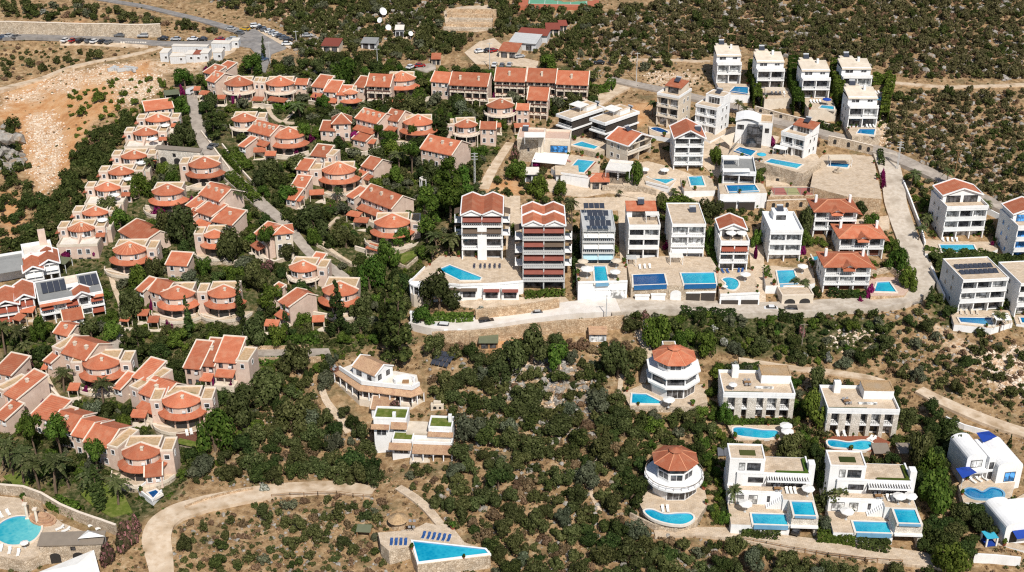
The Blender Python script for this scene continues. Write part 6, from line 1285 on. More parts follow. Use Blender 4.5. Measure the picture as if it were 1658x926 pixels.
P=atz(572,610,Zf+3.9)-t.location;w2=empty_child('upper_wing',t,P,R(-38));MB().box(-.6,7.2,.6,7,-.5,2.7).build('wall','white_plaster',w2);rf,g=gable_roof(w2,-.6,7.2,.6,7,2.7,1.7,'ochre_tile',trim='white_plaster',ov=.2);g.build('gable','white_plaster',w2);win(w2,1.6,.6,.8,1.6,1.2,0,'dark');win(w2,5.2,.6,.8,1.2,1.2,0,'dark');win(w2,7.2,2.2,.9,1.1,1.3,R(90),'dark');win(w2,7.2,5.2,.9,1.1,1.3,R(90),'dark')
a9=atz(655,619,Zf+3.95)-t.location;b=MB();q9=[(a9.x+2.6*math.cos(R(a)),a9.y+1.6*math.sin(R(a))) for a in range(-20,221,24)]
for a in range(len(q9)-1): b.bar((*q9[a],4.6),(*q9[a+1],4.6),.4,1.3)
b.build('curved_wall','white_plaster',t);MB().box(a9.x-.5,a9.x+1.1,a9.y-.6,a9.y+.5,3.96,4.5).build('terrace_bench','timber',t)
p=at(538,602);t=empty('timber_deck',p+Vector((0,0,.6)),0,'dark red timber deck with white chairs left of the veranda villa','deck');MB().prism([(2.6*math.cos(a),2.0*math.sin(a)) for a in [2*math.pi*k/10 for k in range(10)]],-3,.1).build('boards','dark_paving',t)
for i,(dx,dy) in enumerate(((-.9,.3),(.8,.6),(.6,-.8))): put(proto('chair',mk_chair),p+Vector((dx,dy,.71)),dx,'pale chair on the dark red timber deck','chairs on the dark red timber deck')
z=at(660,742).z+1.0;t=empty('villa',atz(664,744,z),R(-4),'white villa with two lawns on its roofs and ochre tiled canopies','villa')
flat_block(t,-9.4,-1.5,6,11,-4,7.0,'white_plaster','lawn','white_plaster',par=.5);flat_block(t,4,9.6,4.2,9,-4,6.2,'white_plaster','lawn','white_plaster',par=.5);flat_block(t,-4.5,.4,2.2,6,-4,3.6,'white_plaster','lawn','white_plaster',par=.4);flat_block(t,.4,9.8,1.6,4.2,-4,3.4,'white_plaster','white_paving','white_plaster',par=.7);MB().box(-1.5,4,5,10,-3,4.2).build('stair_block','cream_plaster',t)
b=MB();b.slab([(-10,4.9,4.9),(-5.6,4.9,4.9),(-5.6,6,5.6),(-10,6,5.6)],.15).slab([(-5.2,4.7,5.3),(-1.3,4.7,5.3),(-1.3,6,6.4),(-5.2,6,6.4)],.15).slab([(-5.2,.6,2.2),(.2,.6,2.2),(.2,2.2,3.1),(-5.2,2.2,3.1)],.15).slab([(.6,-.6,2.2),(10.2,-.6,2.2),(10.2,1.6,3.4),(.6,1.6,3.4)],.15).slab([(3.8,3.2,4.6),(9.9,3.2,4.6),(9.9,4.2,5.3),(3.8,4.2,5.3)],.15);b.build('tiled_canopy','ochre_tile',t)
b=MB()
for xx in (.8,3.2,5.6,8,10): b.box(xx-.12,xx+.12,-.5,-.2,-3,2.1)
b.build('pillar','white_plaster',t);MB().box(0,10.4,-.9,1.6,-4,.0).build('veranda_floor','cream_plaster',t)
for x,y,zz,w in ((-7.6,6,2.6,2.2),(-3.4,6,3.4,2.6),(-2.4,2.2,.3,3.2),(6.8,4.2,3.4,3.8),(3.2,1.6,.2,3),(7.4,1.6,.2,3.2)): win(t,x,y,zz,w,1.9,0,'white')
for xx in (-4.6,8.8): MB().box(xx-.4,xx+.4,7,7.8,6,8.2).build('chimney','white_plaster',t)
row_house(618,662,36,'low cottage with weathered ochre roof between the two white villas',-4,d=4,hz=3,rise=.9,roof='shed',lean=0,chim=0,tile='ochre_tile',wall='white_plaster',name='cottage')
z=zdeck([(612,862),(668,858),(690,846),(735,856),(752,878),(793,892),(794,900),(676,914),(664,884),(630,892),(616,880)],'white terrace with a wedge shaped pool and stone front wall',foot=(735,926),hpx=20,side='pale_stone')
pool([(669,876),(785,889),(790,895),(678,909)],z,'wedge shaped blue pool with white edge','pool_water',rim='white_plaster')
loungers(634,880,657,880,4,z,0,'navy lounger in the front row of the wedge pool terrace','navy_cushion');loungers(686,869,727,874,6,z,-14,'navy lounger in the rear row above the wedge pool','navy_cushion');dining(667,852,z+1.2,'above the wedge pool');wall_line([(650,868),(668,866),(692,858)],9,'pale_stone','low stone wall behind the wedge pool')
z=at(120,520).z
t=villa(122,518,98,'long white hotel wing with solar panels sunk in its roof and orange blinds',z,d=13,fh=3.4,n=2,yaw=24,roof='flat',bays=5,top='grey_roof',awn={(1,0): 'orange_awning',(1,2): 'orange_awning',(1,4): 'orange_awning',(0,4): 'orange_awning'},wfac=.6);w=t['_w']
for x0 in (-w/2+1.4,3.2):
 b=MB()
 for k in range(5 if x0<0 else 3):
  for yy in (4.6,7.4): b.slab([(x0+k*1.6,yy,7.4),(x0+1.45+k*1.6,yy,7.4),(x0+1.45+k*1.6,yy+2.2,8.2),(x0+k*1.6,yy+2.2,8.2)],.07)
 b.build('solar_panel','solar_panel',t)
rf,g=gable_roof(t,.2,5.4,-.5,4,6.9,1.5,'red_tile',axis='y',trim='white_plaster');g.build('gable','white_plaster',t);MB().slab([(-w/2,-1.1,6.2),(0,-1.1,6.2),(0,.6,6.95),(-w/2,.6,6.95)],.15).build('eaves_roof','red_tile',t);MB().slab([(5.6,-1.1,6.2),(w/2,-1.1,6.2),(w/2,.6,6.95),(5.6,.6,6.95)],.15).build('eaves_roof','red_tile',t);flat_block(t,-.6,2.6,5,9,7,8.8,'white_plaster','cream_trim','cream_trim')
kw=dict(d=9,fh=2.9,n=2,roof='gable',rise=1.3,bays=2,wfac=.5,slab_out=.2,solid_rail=True,group='white gabled hotel wings')
villa(16,524,36,'white gabled hotel wing at the picture edge with orange awnings over the dining terrace',at(16,524).z,yaw=20,awn={1: 'orange_awning',0: 'orange_awning'},**kw);villa(46,513,27,'white gabled hotel wing with two small orange blinds',at(46,513).z,yaw=22,awn={1: 'orange_awning'},**kw);villa(60,467,28,'upper white gabled hotel wing with white blinds',at(60,467).z,yaw=22,awn={1: 'white_canvas'},**kw);villa(85,456,28,'topmost white gabled hotel wing under the green tarpaulin',at(85,456).z,yaw=22,awn={1: 'white_canvas'},**kw)
row_house(112,516,40,'low hotel annexe with tile roof and slatted pergola',24,d=7,hz=3.6,rise=1.4,lean=0,chim=0,wall='white_plaster')
t=empty('hotel_block',at(20,452),R(24),'white stepped hotel block with curved parapet and grey canopy','hotel');flat_block(t,-6,4,0,8,-4,4,'white_plaster','grey_roof','white_plaster',par=.7);flat_block(t,4,12,1,9,-4,5.4,'white_plaster','white_paving','white_plaster',par=.9);MB().slab([(-6,-4,4.2),(3.6,-4,4.2),(3.6,1.5,5.6),(-6,1.5,5.6)],.12).build('canopy','grey_roof',t);MB().box(9,11,7.5,9,4,10).build('chimney','pink_plaster',t)
pergola(87,426,40,'dark green tarpaulin roof above the hotel',None,d=4,h=2.6,mat='green_canvas',yaw=-12);pergola(279,153,24,'grey green sheet carport beside the magenta bush on the lane',None,d=5,h=2.4,mat='green_canvas',yaw=20)
# ---- upper left: works yard, parked cars, sheds
wall_line([(-20,56),(40,56),(90,57),(150,59),(205,60),(262,59)],20,'pale_stone','long stone embankment wall above the upper road',cap='cream_trim',th=.8)
CB='white site cabins on the works yard'
for x,y,w,d,h,a,l in ((267,100,13,6,3.4,0,'tall narrow white site cabin at the end of the works yard'),(308,87,58,2.6,2.8,-4,'longest white site cabin at the back of the yard'),(358,84,30,4,3.2,-4,'white site cabin beside the junction'),(381,78,12,4,2.8,0,'last small white cabin at the junction'),(289,103,25,4,2.7,3,'low white site cabin in the front row'),(308,101,13,5.5,3,0,'white site cabin left of the brown roofed one'),(320,101,12,5.5,3,0,'brown roofed site cabin with two small windows'),(332,100,13,6,3.2,0,'white site cabin right of the brown roofed one'),(353,98,14,5.5,3,0,'lone white site cabin at the front of the yard')):
 p=at(x,y);ww=w/S(p);t=empty('site_cabin',p+Vector((0,0,.15)),R(a),l,'site cabin',CB);MB().box(-ww/2,ww/2,0,d,-1,h).build('wall','container_wall',t);MB().box(-ww/2-.1,ww/2+.1,-.15,d+.1,h,h+.14).build('roof','rust' if 'brown roofed one' not in l and 'brown' in l else 'white_paving',t);b=MB()
 for k in range(int(ww/.8)+1): xx=-ww/2+.8*k;b.box(xx-.03,xx+.03,-.03,-.002,0,h-.05)
 b.build('ribs','light_grey',t);win(t,ww*.2,0,1.1,.9,.9,0,'white','window_glass')
b=MB();rp=empty('rubble_heap',at(200,112),0,'heap of broken grey concrete slabs on the dirt track','rubble');r7=random.Random(4)
for i in range(16): a=r7.uniform(0,3);b.obox(r7.uniform(-5,5),r7.uniform(-2.5,2.5),a,-r7.uniform(.5,1.6),r7.uniform(.5,1.6),-.5,.5,-.2,r7.uniform(.4,1.1))
b.build('slabs','light_grey',rp)
for i in range(11): p=at(197+i*3.9,70.5+.25*i*.2);t=empty('road_barrier',p,0,'white concrete barrier in the row along the upper road, number %s from the dark car' % ['one','two','three','four','five','six','seven','eight','nine','ten','eleven'][i],'road barrier','white road barriers');MB().slab([(-.35,-.25,.8),(.35,-.25,.8),(.35,.25,.8),(-.35,.25,.8)],.7).box(-.45,.45,-.4,.4,-.1,.16).build('block','white_paving',t)
CARS=[(145,57,180,'black','black car on the far side of the upper road','suv'),(194,60,178,'grey','grey car below the embankment wall'),(232,61,182,'silver','silver estate car between the roadside bushes','suv'),(264,65,176,'black','dark car first in the kerb row'),(285,66,178,'silver','silver car second in the kerb row'),(312,66,178,'white','white car in the kerb row before the junction'),(328,66.5,176,'black','black car right behind the white one'),(356,67,178,'red','dark red car near the junction'),(375,67,178,'silver','silver estate car last before the junction','suv'),
 (107,69,70,'white','white car first in the gravel row'),(119,69,68,'red','dark red car in the gravel row'),(131,69,66,'black','black car next to the red one on the gravel','suv'),(145,69,64,'grey','grey car in the middle of the gravel row'),(154,70,64,'white','white car right of the grey one on the gravel'),(166,70,66,'black','black car on the gravel before the barriers'),(177,71,62,'grey','grey car last in the gravel row'),
 (373,49,160,'silver','silver car above the junction hedge'),(388,56,150,'grey','grey car below the taxi'),(397,50,160,'yellow','yellow taxi waiting at the junction'),(414,45,20,'white','white car at the top of the angled row','suv'),(423,48,24,'black','dark car second in the angled row'),(430,51,24,'grey','grey car third in the angled row'),(437,53,24,'white','white car fourth in the angled row'),(443,56,24,'silver','silver car in the middle of the angled row'),(449,59,26,'white','white car sixth in the angled row'),(455,61,26,'black','black car in the angled row'),(461,64,26,'grey','grey car near the foot of the angled row'),(467,67,26,'black','black car last in the angled row'),(465,74,10,'white','white car alone beyond the angled row'),(498,60,8,'silver','silver car half hidden by shrubs past the angled row'),
 (410,105,40,'black','black car first of three under the trees','suv'),(418,102,40,'grey','grey car second of three under the trees'),(426,99,40,'blue','dark blue car third of three under the trees'),(6,63,60,'blue','blue car under the trees at the picture edge'),(16,61,60,'silver','silver car under the trees at the picture edge'),(27,63,64,'grey','grey car under the trees beside the road'),
 (777,86,24,'white','white car parked on the pale lot by the sheds'),(791,85,30,'black','black car beside the white one at the sheds'),(799,85,34,'red','red car beside the black one at the sheds'),(841,94,26,'silver','silver car in front of the open shed'),(814,91,26,'black','dark car inside the open shed'),(801,108,80,'white','white car above the three matching gables'),(813,109,80,'grey','grey car above the three matching gables'),(825,108,80,'silver','silver car above the three matching gables'),(680,109,14,'red','red car on the upper lane'),(970,104,176,'black','black car among scrub at the end of the upper track'),(665,111,60,'white','white car beside the red one on the upper lane'),
 (715,534,172,'white','white car with dark roof panel on the concrete lane','suv'),(788,526,14,'black','black car climbing the concrete lane','suv'),(872,512,8,'silver','silver car under the stone wall on the concrete lane'),(1278,507,176,'black','black car by the stone garage','suv'),(1246,505,178,'white','white car half hidden behind the lane hedge'),(1291,862,60,'black','black car under the raised pool'),(345,240,65,'grey','grey car on the side of the village lane')]
for c in CARS: car(*c[:5],kind=c[5] if len(c)>5 else 'car')
car(311,152,68,'white','white van at the top of the village lane','van',group='vans')
for x,y,w,d,h,a,m,l in ((846,82,46,9,3.2,-16,'light_grey','shed with a pale grey sheet roof'),(862,68,50,6,3.0,-14,'rust_sheet','long dark red roofed shed behind the grey one'),(822,95,32,8,3.0,-14,'red_tile','open shed with orange tile roof and parked cars'),(535,86,30,7,3.0,-6,'rust_sheet','lone shed with a dark red roof in the scrub'),(895,58,24,6,2.8,0,'rust_sheet','small dark red roof among the pines'),(912,52,14,5,2.8,5,'rust_sheet','tiny dark red roof beside the pines'),(706,106,16,5,2.6,0,'red_tile','orange roofed hut beside the upper lane'),(647,61,15,4,3.4,0,'white_paving','small white hut below the satellite dishes'),(597,80,26,5,2.6,-8,'grey_roof','low grey concrete hut in the scrub'),(861,296,24,4,3.0,0,'white_paving','white prefabricated cabin beside the young palm'),(918,297,38,5,3.2,0,'sand_paving','low cream building behind the grey white villa'),(971,308,32,5,3,0,'red_tile','small red roofed pavilion behind the solar racks'),(968,555,30,3,2.7,0,'ochre_tile','stone transformer hut with two grey doors below the concrete lane'),(791,566,32,3,2.2,0,'green_canvas','wooden hut with a moss green roof under the concrete lane'),(1010,45,2,2,2,0,'grey_roof','x')):
 if l=='x': continue
 p=at(x,y);ww=w/S(p);t=empty('shed' if 'shed' in l or 'hut' in l else 'hut',p,R(a),l,'hut');MB().box(-ww/2+.2,ww/2-.2,.4,d,-2,h).build('wall','container_wall' if 'white' in l or 'grey' in l else ('pale_stone' if 'stone' in l else ('timber' if 'wooden' in l else 'cream_plaster')),t)
 MB().slab([(-ww/2,-.3,h),(ww/2,-.3,h),(ww/2,d+.3,h+.1*d+.3),(-ww/2,d+.3,h+.1*d+.3)],.16).build('roof',m,t);win(t,-ww*.2,.4,.2,min(2.2,ww*.3),2.0,0,'white' if 'transformer' in l else 'dark','curtained_glass' if 'transformer' in l else 'window_glass','door');win(t,ww*.22,.4,.3,min(2.0,ww*.26),1.9,0,'white' if 'transformer' in l else 'dark','curtained_glass' if 'transformer' in l else 'window_glass')
for x,y,r_,l,a in ((620,28,1.7,'largest white satellite dish on the rocky hill',40),(616,42,1.2,'flatter white satellite dish below the largest one',-30),(665,64,1.0,'small white satellite dish right of the white hut',30),(629,54,1.2,'white satellite dish behind the shrubs',20)):
 t=empty('satellite_dish',at(x,y),R(a),l,'satellite dish','satellite dishes');b=MB();n=14
 ring=lambda q,dz: [(q*math.cos(2*math.pi*k/n),-dz*.7+q*math.sin(2*math.pi*k/n)*.5,2.4+q*math.sin(2*math.pi*k/n)*.85+dz*.4) for k in range(n)]
 A,B,C=ring(r_,r_*.35),ring(r_*.6,r_*.12),ring(.05,0)
 for P,Q in ((A,B),(B,C)):
  for k in range(n): b.poly([P[k],P[(k+1) % n],Q[(k+1) % n],Q[k]])
 b.build('reflector','white_frame',t);MB().bar((0,.1,-.5),(0,.1,2.4),.3).build('mount','steel',t);MB().bar((0,0,2.4),(0,-r_*.8,2.9),.08).build('feed_arm','steel',t)
t=empty('tennis_court',at(905,6),R(-3),'green tennis court with an orange border at the top of the picture','tennis court');MB().box(-17,17,-6.5,30,-2,.3).build('border','court_red',t);MB().box(-13,12,-2,26,.25,.31).build('playing_surface','court_green',t);b=MB()
for xx in (-12.5,-6,-.5,5,11.5): b.box(xx-.08,xx+.08,-1.8,25,.3,.33)
b.box(-12.5,11.5,-1.9,-1.74,.3,.331).build('court_line','white_frame',t)
t=empty('stone_terrace',at(757,50),R(-4),'stepped ochre stone terrace at the edge of the pines','stone terrace')
for i in range(4): MB().box(-10+i*.8,10-i*.3,i*3.4,i*3.4+3.5,-2,.8+i*1.0).build('step','ochre_stone' if i % 2 else 'pale_stone',t)
MB().box(-10,10.5,13.8,15,-1,5.2).build('back_wall','ochre_stone',t)
t=empty('arched_wall',at(291,269),R(-12),'long white stone wall with round arches and a tiled coping below the lane','wall');MB().box(-7.6,7.6,0,1.6,-4,5.6).build('wall_face','white_stone',t);MB().slab([(-7.8,-.3,5.6),(7.8,-.3,5.6),(7.8,1.9,6.0),(-7.8,1.9,6.0)],.18).build('coping','grey_wood',t)
for xx in (-5.4,-.6,4.2): arch(t,xx,-.02,-.3,2.2,3.0)
win(t,-1.4,0,3.2,.9,1.0,0,'dark')
zr=zdeck([(-30,800),(30,806),(70,824),(100,846),(140,862),(172,872),(150,884),(70,896),(40,908),(-30,895)],'pale stone terrace around the round turquoise pool',foot=(40,926),hpx=20,side='pale_stone')
pool([(66,857),(63,845),(48,837),(26,836),(5,844),(-8,858),(-4,872),(14,881),(38,880),(56,872)],zr,'round turquoise pool ringed by loungers and columns','turquoise_water',curved=True,rim='cream_trim')
for i,(x,y) in enumerate(((45,839),(61,847))): p=atz(x,y,zr);t=empty('column',p,0,('rear','front')[i]+' white stone column beside the round pool','column','columns beside the round pool');MB().cone((0,0),.34,.28,.2,3.7,12).build('shaft','cream_trim',t);MB().box(-.45,.45,-.45,.45,0,.2).build('base','cream_trim',t);MB().box(-.45,.45,-.45,.45,3.7,4.0).build('capital','cream_trim',t)
p=atz(52,838,zr);t=empty('stone_backdrop',p+Vector((0,.6,0)),R(-24),'ochre stone panel and curved steps behind the columns','stone steps');MB().box(-2.6,2.6,.5,1.0,-1,4.0).build('panel','ochre_stone',t)
for i in range(4): MB().prism([(3.0+(3.4-i*.7)*math.cos(a),-.2+(2.6-i*.5)*math.sin(a)*.8) for a in [2*math.pi*k/14 for k in range(14)]],-1,.35*(i+1)).build('step','ochre_tile',t)
loungers(2,836,14,832,2,zr,40,'white lounger above the round pool');loungers(97,857,107,860,2,zr,-50,'white lounger on the right rim of the round pool');loungers(150,852,162,857,2,None,-60,'white lounger beside the pink oleander');loungers(2,890,30,897,3,zr,10,'white lounger on the lower rim of the round pool');umbrella(39,878,zr,'closed white parasol on the rim of the round pool',s=.6)
t=empty('stone_bar',atz(118,902,zr-1.2),R(3),'long stone bar building with tiled coping and round arches under the pool','building');MB().box(-6.5,6.5,0,3,-4,3.6).build('wall','pale_stone',t);MB().slab([(-6.8,-.4,3.6),(6.8,-.4,3.6),(6.8,3.2,4.3),(-6.8,3.2,4.3)],.2).build('roof','grey_wood',t);arch(t,-3.6,0,-1.6,2.2,2.8);arch(t,1.2,0,-1.6,2.4,2.8);win(t,.4,0,1.9,.9,.8,0,'dark')
for q,l in ((((58,928),(152,890),(165,940)),'largest white tent canvas at the lower picture edge'),(((126,872),(142,858),(170,868)),'pointed white shade sail above the stone bar')):
 P=[at(a,b_,3.2 if 'largest' in l else 5.5) for a,b_ in q];t=empty('shade_sail',P[0],0,l,'shade sail');c=sum(P,Vector())/3+Vector((0,0,.8));b=MB()
 for i in range(3): b.slab([tuple(P[i]-P[0]),tuple(P[(i+1) % 3]-P[0]),tuple(c-P[0])],.04)
 b.build('canvas','white_canvas',t);b=MB()
 for p in P: b.bar(tuple(p-P[0]-Vector((0,0,5))),tuple(p-P[0]),.1)
 b.build('mast','steel',t)
wall_line([(2,800),(40,803),(70,814),(100,832),(130,845),(168,858),(190,866)],16,'pale_stone','curving stone wall between the lawn and the round pool',cap='cream_trim')
z=at(248,806).z+1.2;deck([(224,794),(240,780),(262,796),(247,812)],'small walled patio of the lowest fan house',z0=z,coping=(0,2,3));pool([(240,797),(252,793),(260,799),(248,806)],z,'tiny dark plunge pool of the lowest fan house','deep_pool_water');pergola(255,775,20,'white canopy beside the tiny plunge pool',None,d=3.5,h=2.6,yaw=20)
deck([(284,700),(318,696),(328,708),(312,722),(290,716)],'walled corner garden with dark paving and a strip of lawn',z0=at(312,722).z+2.5,side='pale_stone',top='dark_paving');p=atz(305,717,at(312,722).z+2.52);lw=empty('lawn_strip',p,R(-20),'small strip of lawn in the walled corner garden','lawn');MB().box(-3,3,-1,1,-.1,.06).build('turf','lawn',lw);loungers(303,703,310,701,2,at(312,722).z+2.52,20,'white lounger in the walled corner garden')
wall_line([(700,527),(725,528),(752,529),(770,524)],5,'cream_trim','low cream wall behind the parked white car');wall_line([(770,522),(800,518),(840,514),(880,508),(905,503)],20,'ochre_stone','ochre stone wall between the concrete lane and the garden flats',th=.8)
wall_line([(700,558),(760,556),(800,552),(850,545),(900,540),(960,536),(1010,531)],20,'ochre_stone','long ochre stone wall carrying the concrete lane',th=.8)
wall_line([(1506,440),(1516,462),(1528,488)],10,'white_plaster','white stepped wall along the lane below the solar roofed villa');wall_line([(1462,300),(1474,330),(1490,372),(1497,400)],8,'white_plaster','white garden wall along the lane opposite the plaza')
wall_line([(1596,345),(1630,362),(1660,374)],9,'white_plaster','white wall along the upper road behind the red gabled villa');wall_line([(390,586),(430,588),(480,588),(520,586)],9,'ochre_stone','ochre bank wall below the village lower lane');wall_line([(388,566),(420,566),(455,566),(500,564)],6,'ochre_stone','ochre bank above the village lower lane')
wall_line([(300,824),(330,812),(370,801),(410,794)],5,'ochre_stone','low stone kerb wall on the upper side of the dirt road');wall_line([(1530,682),(1560,695),(1600,706)],8,'white_plaster','white wall above the vaulted villa track');wall_line([(1575,910),(1610,912),(1650,916)],14,'white_plaster','white wall at the lower picture corner')
wall_line([(1020,838),(1040,848),(1062,858)],8,'pale_stone','curved stone wall below the crescent pool');wall_line([(720,322),(735,318)],5,'pale_stone','short stone wall beside the eucalyptus trees');wall_line([(512,398),(545,418),(570,432)],5,'pale_stone','low stone wall along the garden path');wall_line([(326,215),(350,247),(372,276)],4,'cream_trim','low cream kerb wall along the village lane');wall_line([(360,236),(385,270),(412,300)],4,'cream_trim','low cream wall on the garden side of the village lane');wall_line([(640,428),(658,436),(676,420)],5,'pale_stone','stone edge of the little corner lawn');wall_line([(975,310),(1040,312),(1062,318)],10,'pale_stone','pale stone wall behind the roof terrace villas',arches=0)
def fence(pts,h,label,mat='timber'):
 W=[at(*p) for p in pts];t=empty('fence',W[0],0,label,'fence');b=MB();r_=MB()
 for i in range(len(W)-1):
  n=max(1,int((W[i+1]-W[i]).length/2.2));pr=None
  for j in range(n+1):
   p=W[i].lerp(W[i+1],j/n);p.z=H(p.x,p.y)+.3;q=p-W[0];b.box(q.x-.07,q.x+.07,q.y-.07,q.y+.07,q.z-.6,q.z+h)
   if pr is not None:
    for u in (.95,.5): r_.bar(tuple(pr+Vector((0,0,h*u))),tuple(q+Vector((0,0,h*u))),.08)
   pr=q.copy()
 b.build('post',mat,t);r_.build('rail',mat,t)
fence([(440,808),(470,805),(515,803),(545,802),(572,806),(605,808)],1.0,'wooden rail fence on the lower edge of the dirt road');fence([(1285,893),(1340,902),(1400,910),(1460,914)],1.0,'rail fence below the driveway of the cubist villas');fence([(1200,876),(1240,884),(1285,893)],1.0,'short rail fence left of the cubist driveway');fence([(1440,499),(1470,497),(1492,493)],1.0,'thin rail fence at the lane corner','steel');fence([(1312,322),(1345,324),(1400,326),(1424,322)],1.6,'tall wire fence along the plaza edge','steel')
for a in ((1452,276,229,'white lattice power pole at the road fork'),(769,301,248,'grey lattice power pole beside the eucalyptus trees')): pole(*a)
for a in ((1546,283,242,'wooden power pole on the hill above the fork','round','timber'),(438,106,68,'tall pole at the bend of the junction road','round'),(612,117,79,'slim grey pole behind the cone roofed houses','round'),(480,68,50,'short lamp pole beside the angled row of cars','round'),(1030,133,86,'grey pole at the end of the upper track','round'),(1082,88,57,'thin wooden pole in the scrub','round','timber'),(981,523,478,'slim pole on the concrete lane','round'),(55,54,35,'short pole against the embankment wall','round','timber'),(885,190,162,'white lamp post beside the narrow tall house','round'),(793,112,70,'tall pole on the pale parking lot','round'),(1297,568,524,'bare leaning post below the lane hedge','round','grey_wood')): pole(*a)
t=empty('solar_array',at(716,588),R(-22),'ground mounted array of twelve solar panels beside the dark conifer','solar panels');b=MB()
for r_ in range(3):
 for k in range(4): b.slab([(-3.4+k*1.7+r_*.5,-2.8+r_*2.0,.7+r_*.9),(-1.85+k*1.7+r_*.5,-2.8+r_*2.0,.7+r_*.9),(-1.85+k*1.7+r_*.5,-1.0+r_*2.0,1.5+r_*.9),(-3.4+k*1.7+r_*.5,-1.0+r_*2.0,1.5+r_*.9)],.08)
b.build('panel','solar_panel',t);t.scale=(.72,)*3;MB().bar((-3,-2.6,-1),(-3,-2.6,.7),.1).bar((3,-2.6,-1),(3,-2.6,.7),.1).bar((-2,2.6,-1),(-2,2.6,3),.1).bar((4,2.6,-1),(4,2.6,3),.1).build('stand','steel',t)
t=empty('solar_array',at(1183,740),0,'row of four solar panels behind the cubist villa','solar panels');b=MB()
for k in range(4): b.slab([(-3+k*1.5,0,.4),(-1.6+k*1.5,0,.4),(-1.6+k*1.5,1.6,1.6),(-3+k*1.5,1.6,1.6)],.08)
b.build('panel','solar_panel',t);MB().bar((-2.8,.1,-1),(-2.8,.1,.4),.1).bar((2.8,.1,-1),(2.8,.1,.4),.1).build('stand','steel',t)
t=empty('outdoor_oven',at(708,664),0,'pale stone outdoor oven beside the veranda villa steps','outdoor oven');MB().box(-1.6,1.6,0,1.2,-1,1.5).box(-.9,.9,.2,1.2,1.5,2.2).build('body','cream_plaster',t);arch(t,-.6,0,.3,.8,.8);arch(t,.7,0,.4,.6,.6)
t=empty('cabana',at(1600,879),R(8),'blue and white curtained daybed on the lawn by the small vaulted house','daybed');MB().box(-1.2,1.2,-1.2,1.2,0,.5).build('mattress','blue_canvas',t);MB().slab([(-1.3,-1.3,2.3),(1.3,-1.3,2.3),(1.3,1.3,2.3),(-1.3,1.3,2.3)],.15).build('canopy','cyan_canvas',t)
for sx in (-1,1):
 for sy in (-1,1): MB().box(sx*1.15-.18,sx*1.15+.18,sy*1.15-.18,sy*1.15+.18,.01,2.14).build('curtain','white_canvas',t)
t=empty('thatched_hut',at(645,852),0,'round straw roofed hut above the wedge pool','hut');MB().cone((0,0),2.3,.3,2.0,3.4,14).build('roof','straw_roof',t);MB().cone((0,0),1.6,1.6,-1,2.0,12).build('wall','ochre_stone',t)
t=empty('garden_shelter',at(590,868),R(-5),'small green roofed shelter by the dry hillside pool path','shelter');MB().slab([(-1.6,-1,1.9),(1.6,-1,1.9),(1.6,1.2,2.3),(-1.6,1.2,2.3)],.1).build('roof','green_canvas',t);MB().box(-1.5,-1.3,-.8,-.6,-1,1.8).box(1.3,1.5,-.8,-.6,-1,1.8).box(-1.5,1.5,.8,1.0,-1,1.9).build('frame','timber',t)
t=empty('garden_gazebo',at(687,303),0,'small white columned gazebo by the eucalyptus trees','gazebo');MB().prism([(1.5*math.cos(R(60*k)),1.5*math.sin(R(60*k))) for k in range(6)],2.8,3.2,bottom=True).build('roof','white_paving',t);b=MB()
for k in range(6): b.box(1.3*math.cos(R(60*k))-.12,1.3*math.cos(R(60*k))+.12,1.3*math.sin(R(60*k))-.12,1.3*math.sin(R(60*k))+.12,-2,2.8)
b.build('column','white_plaster',t)
for k,(px,py) in enumerate(((722,546),(744,545))): t=empty('gate_pillar',at(px,py),0,('left','right')[k]+' white gate pillar where the concrete lane ends','gate pillar','gate pillars of the concrete lane');MB().box(-.4,.4,-.4,.4,-1,2.0).box(-.5,.5,-.5,.5,2.0,2.2).build('shaft','white_plaster',t)
t=empty('gate_pillar',at(668,524),0,'tall white gate pillar at the very end of the lane','gate pillar');MB().box(-.5,.5,-.5,.5,-1,3.4).box(-.65,.65,-.65,.65,3.4,3.7).build('shaft','white_plaster',t)
for i,c in enumerate(('red','black')):
 p=at(676+9*i,524);t=empty('motorbike',Vector((p.x,p.y,p.z+1.1)),R(70),c+' motorbike parked under the tower hedge','motorbike','motorbikes by the gate')
 for sx in (-.65,.65):
  b=MB();n=12
  for yy in (-.06,.06): b.v+=[(sx+.3*math.cos(2*math.pi*k/n),yy,.3+.3*math.sin(2*math.pi*k/n)) for k in range(n)]
  b.f=[(k,(k+1) % n,n+(k+1) % n,n+k) for k in range(n)]+[tuple(range(n-1,-1,-1)),tuple(range(n,2*n))];b.build('wheel','tyre',t)
 MB().bar((-.6,0,.5),(.5,0,.55),.26,.34).bar((.5,0,.5),(.7,0,1.0),.1).bar((-.7,0,.8),(.1,0,.78),.24,.14).build('body','paint_'+c,t);MB().bar((.62,-.35,1.0),(.62,.35,1.0),.06).build('handlebar','tyre',t)
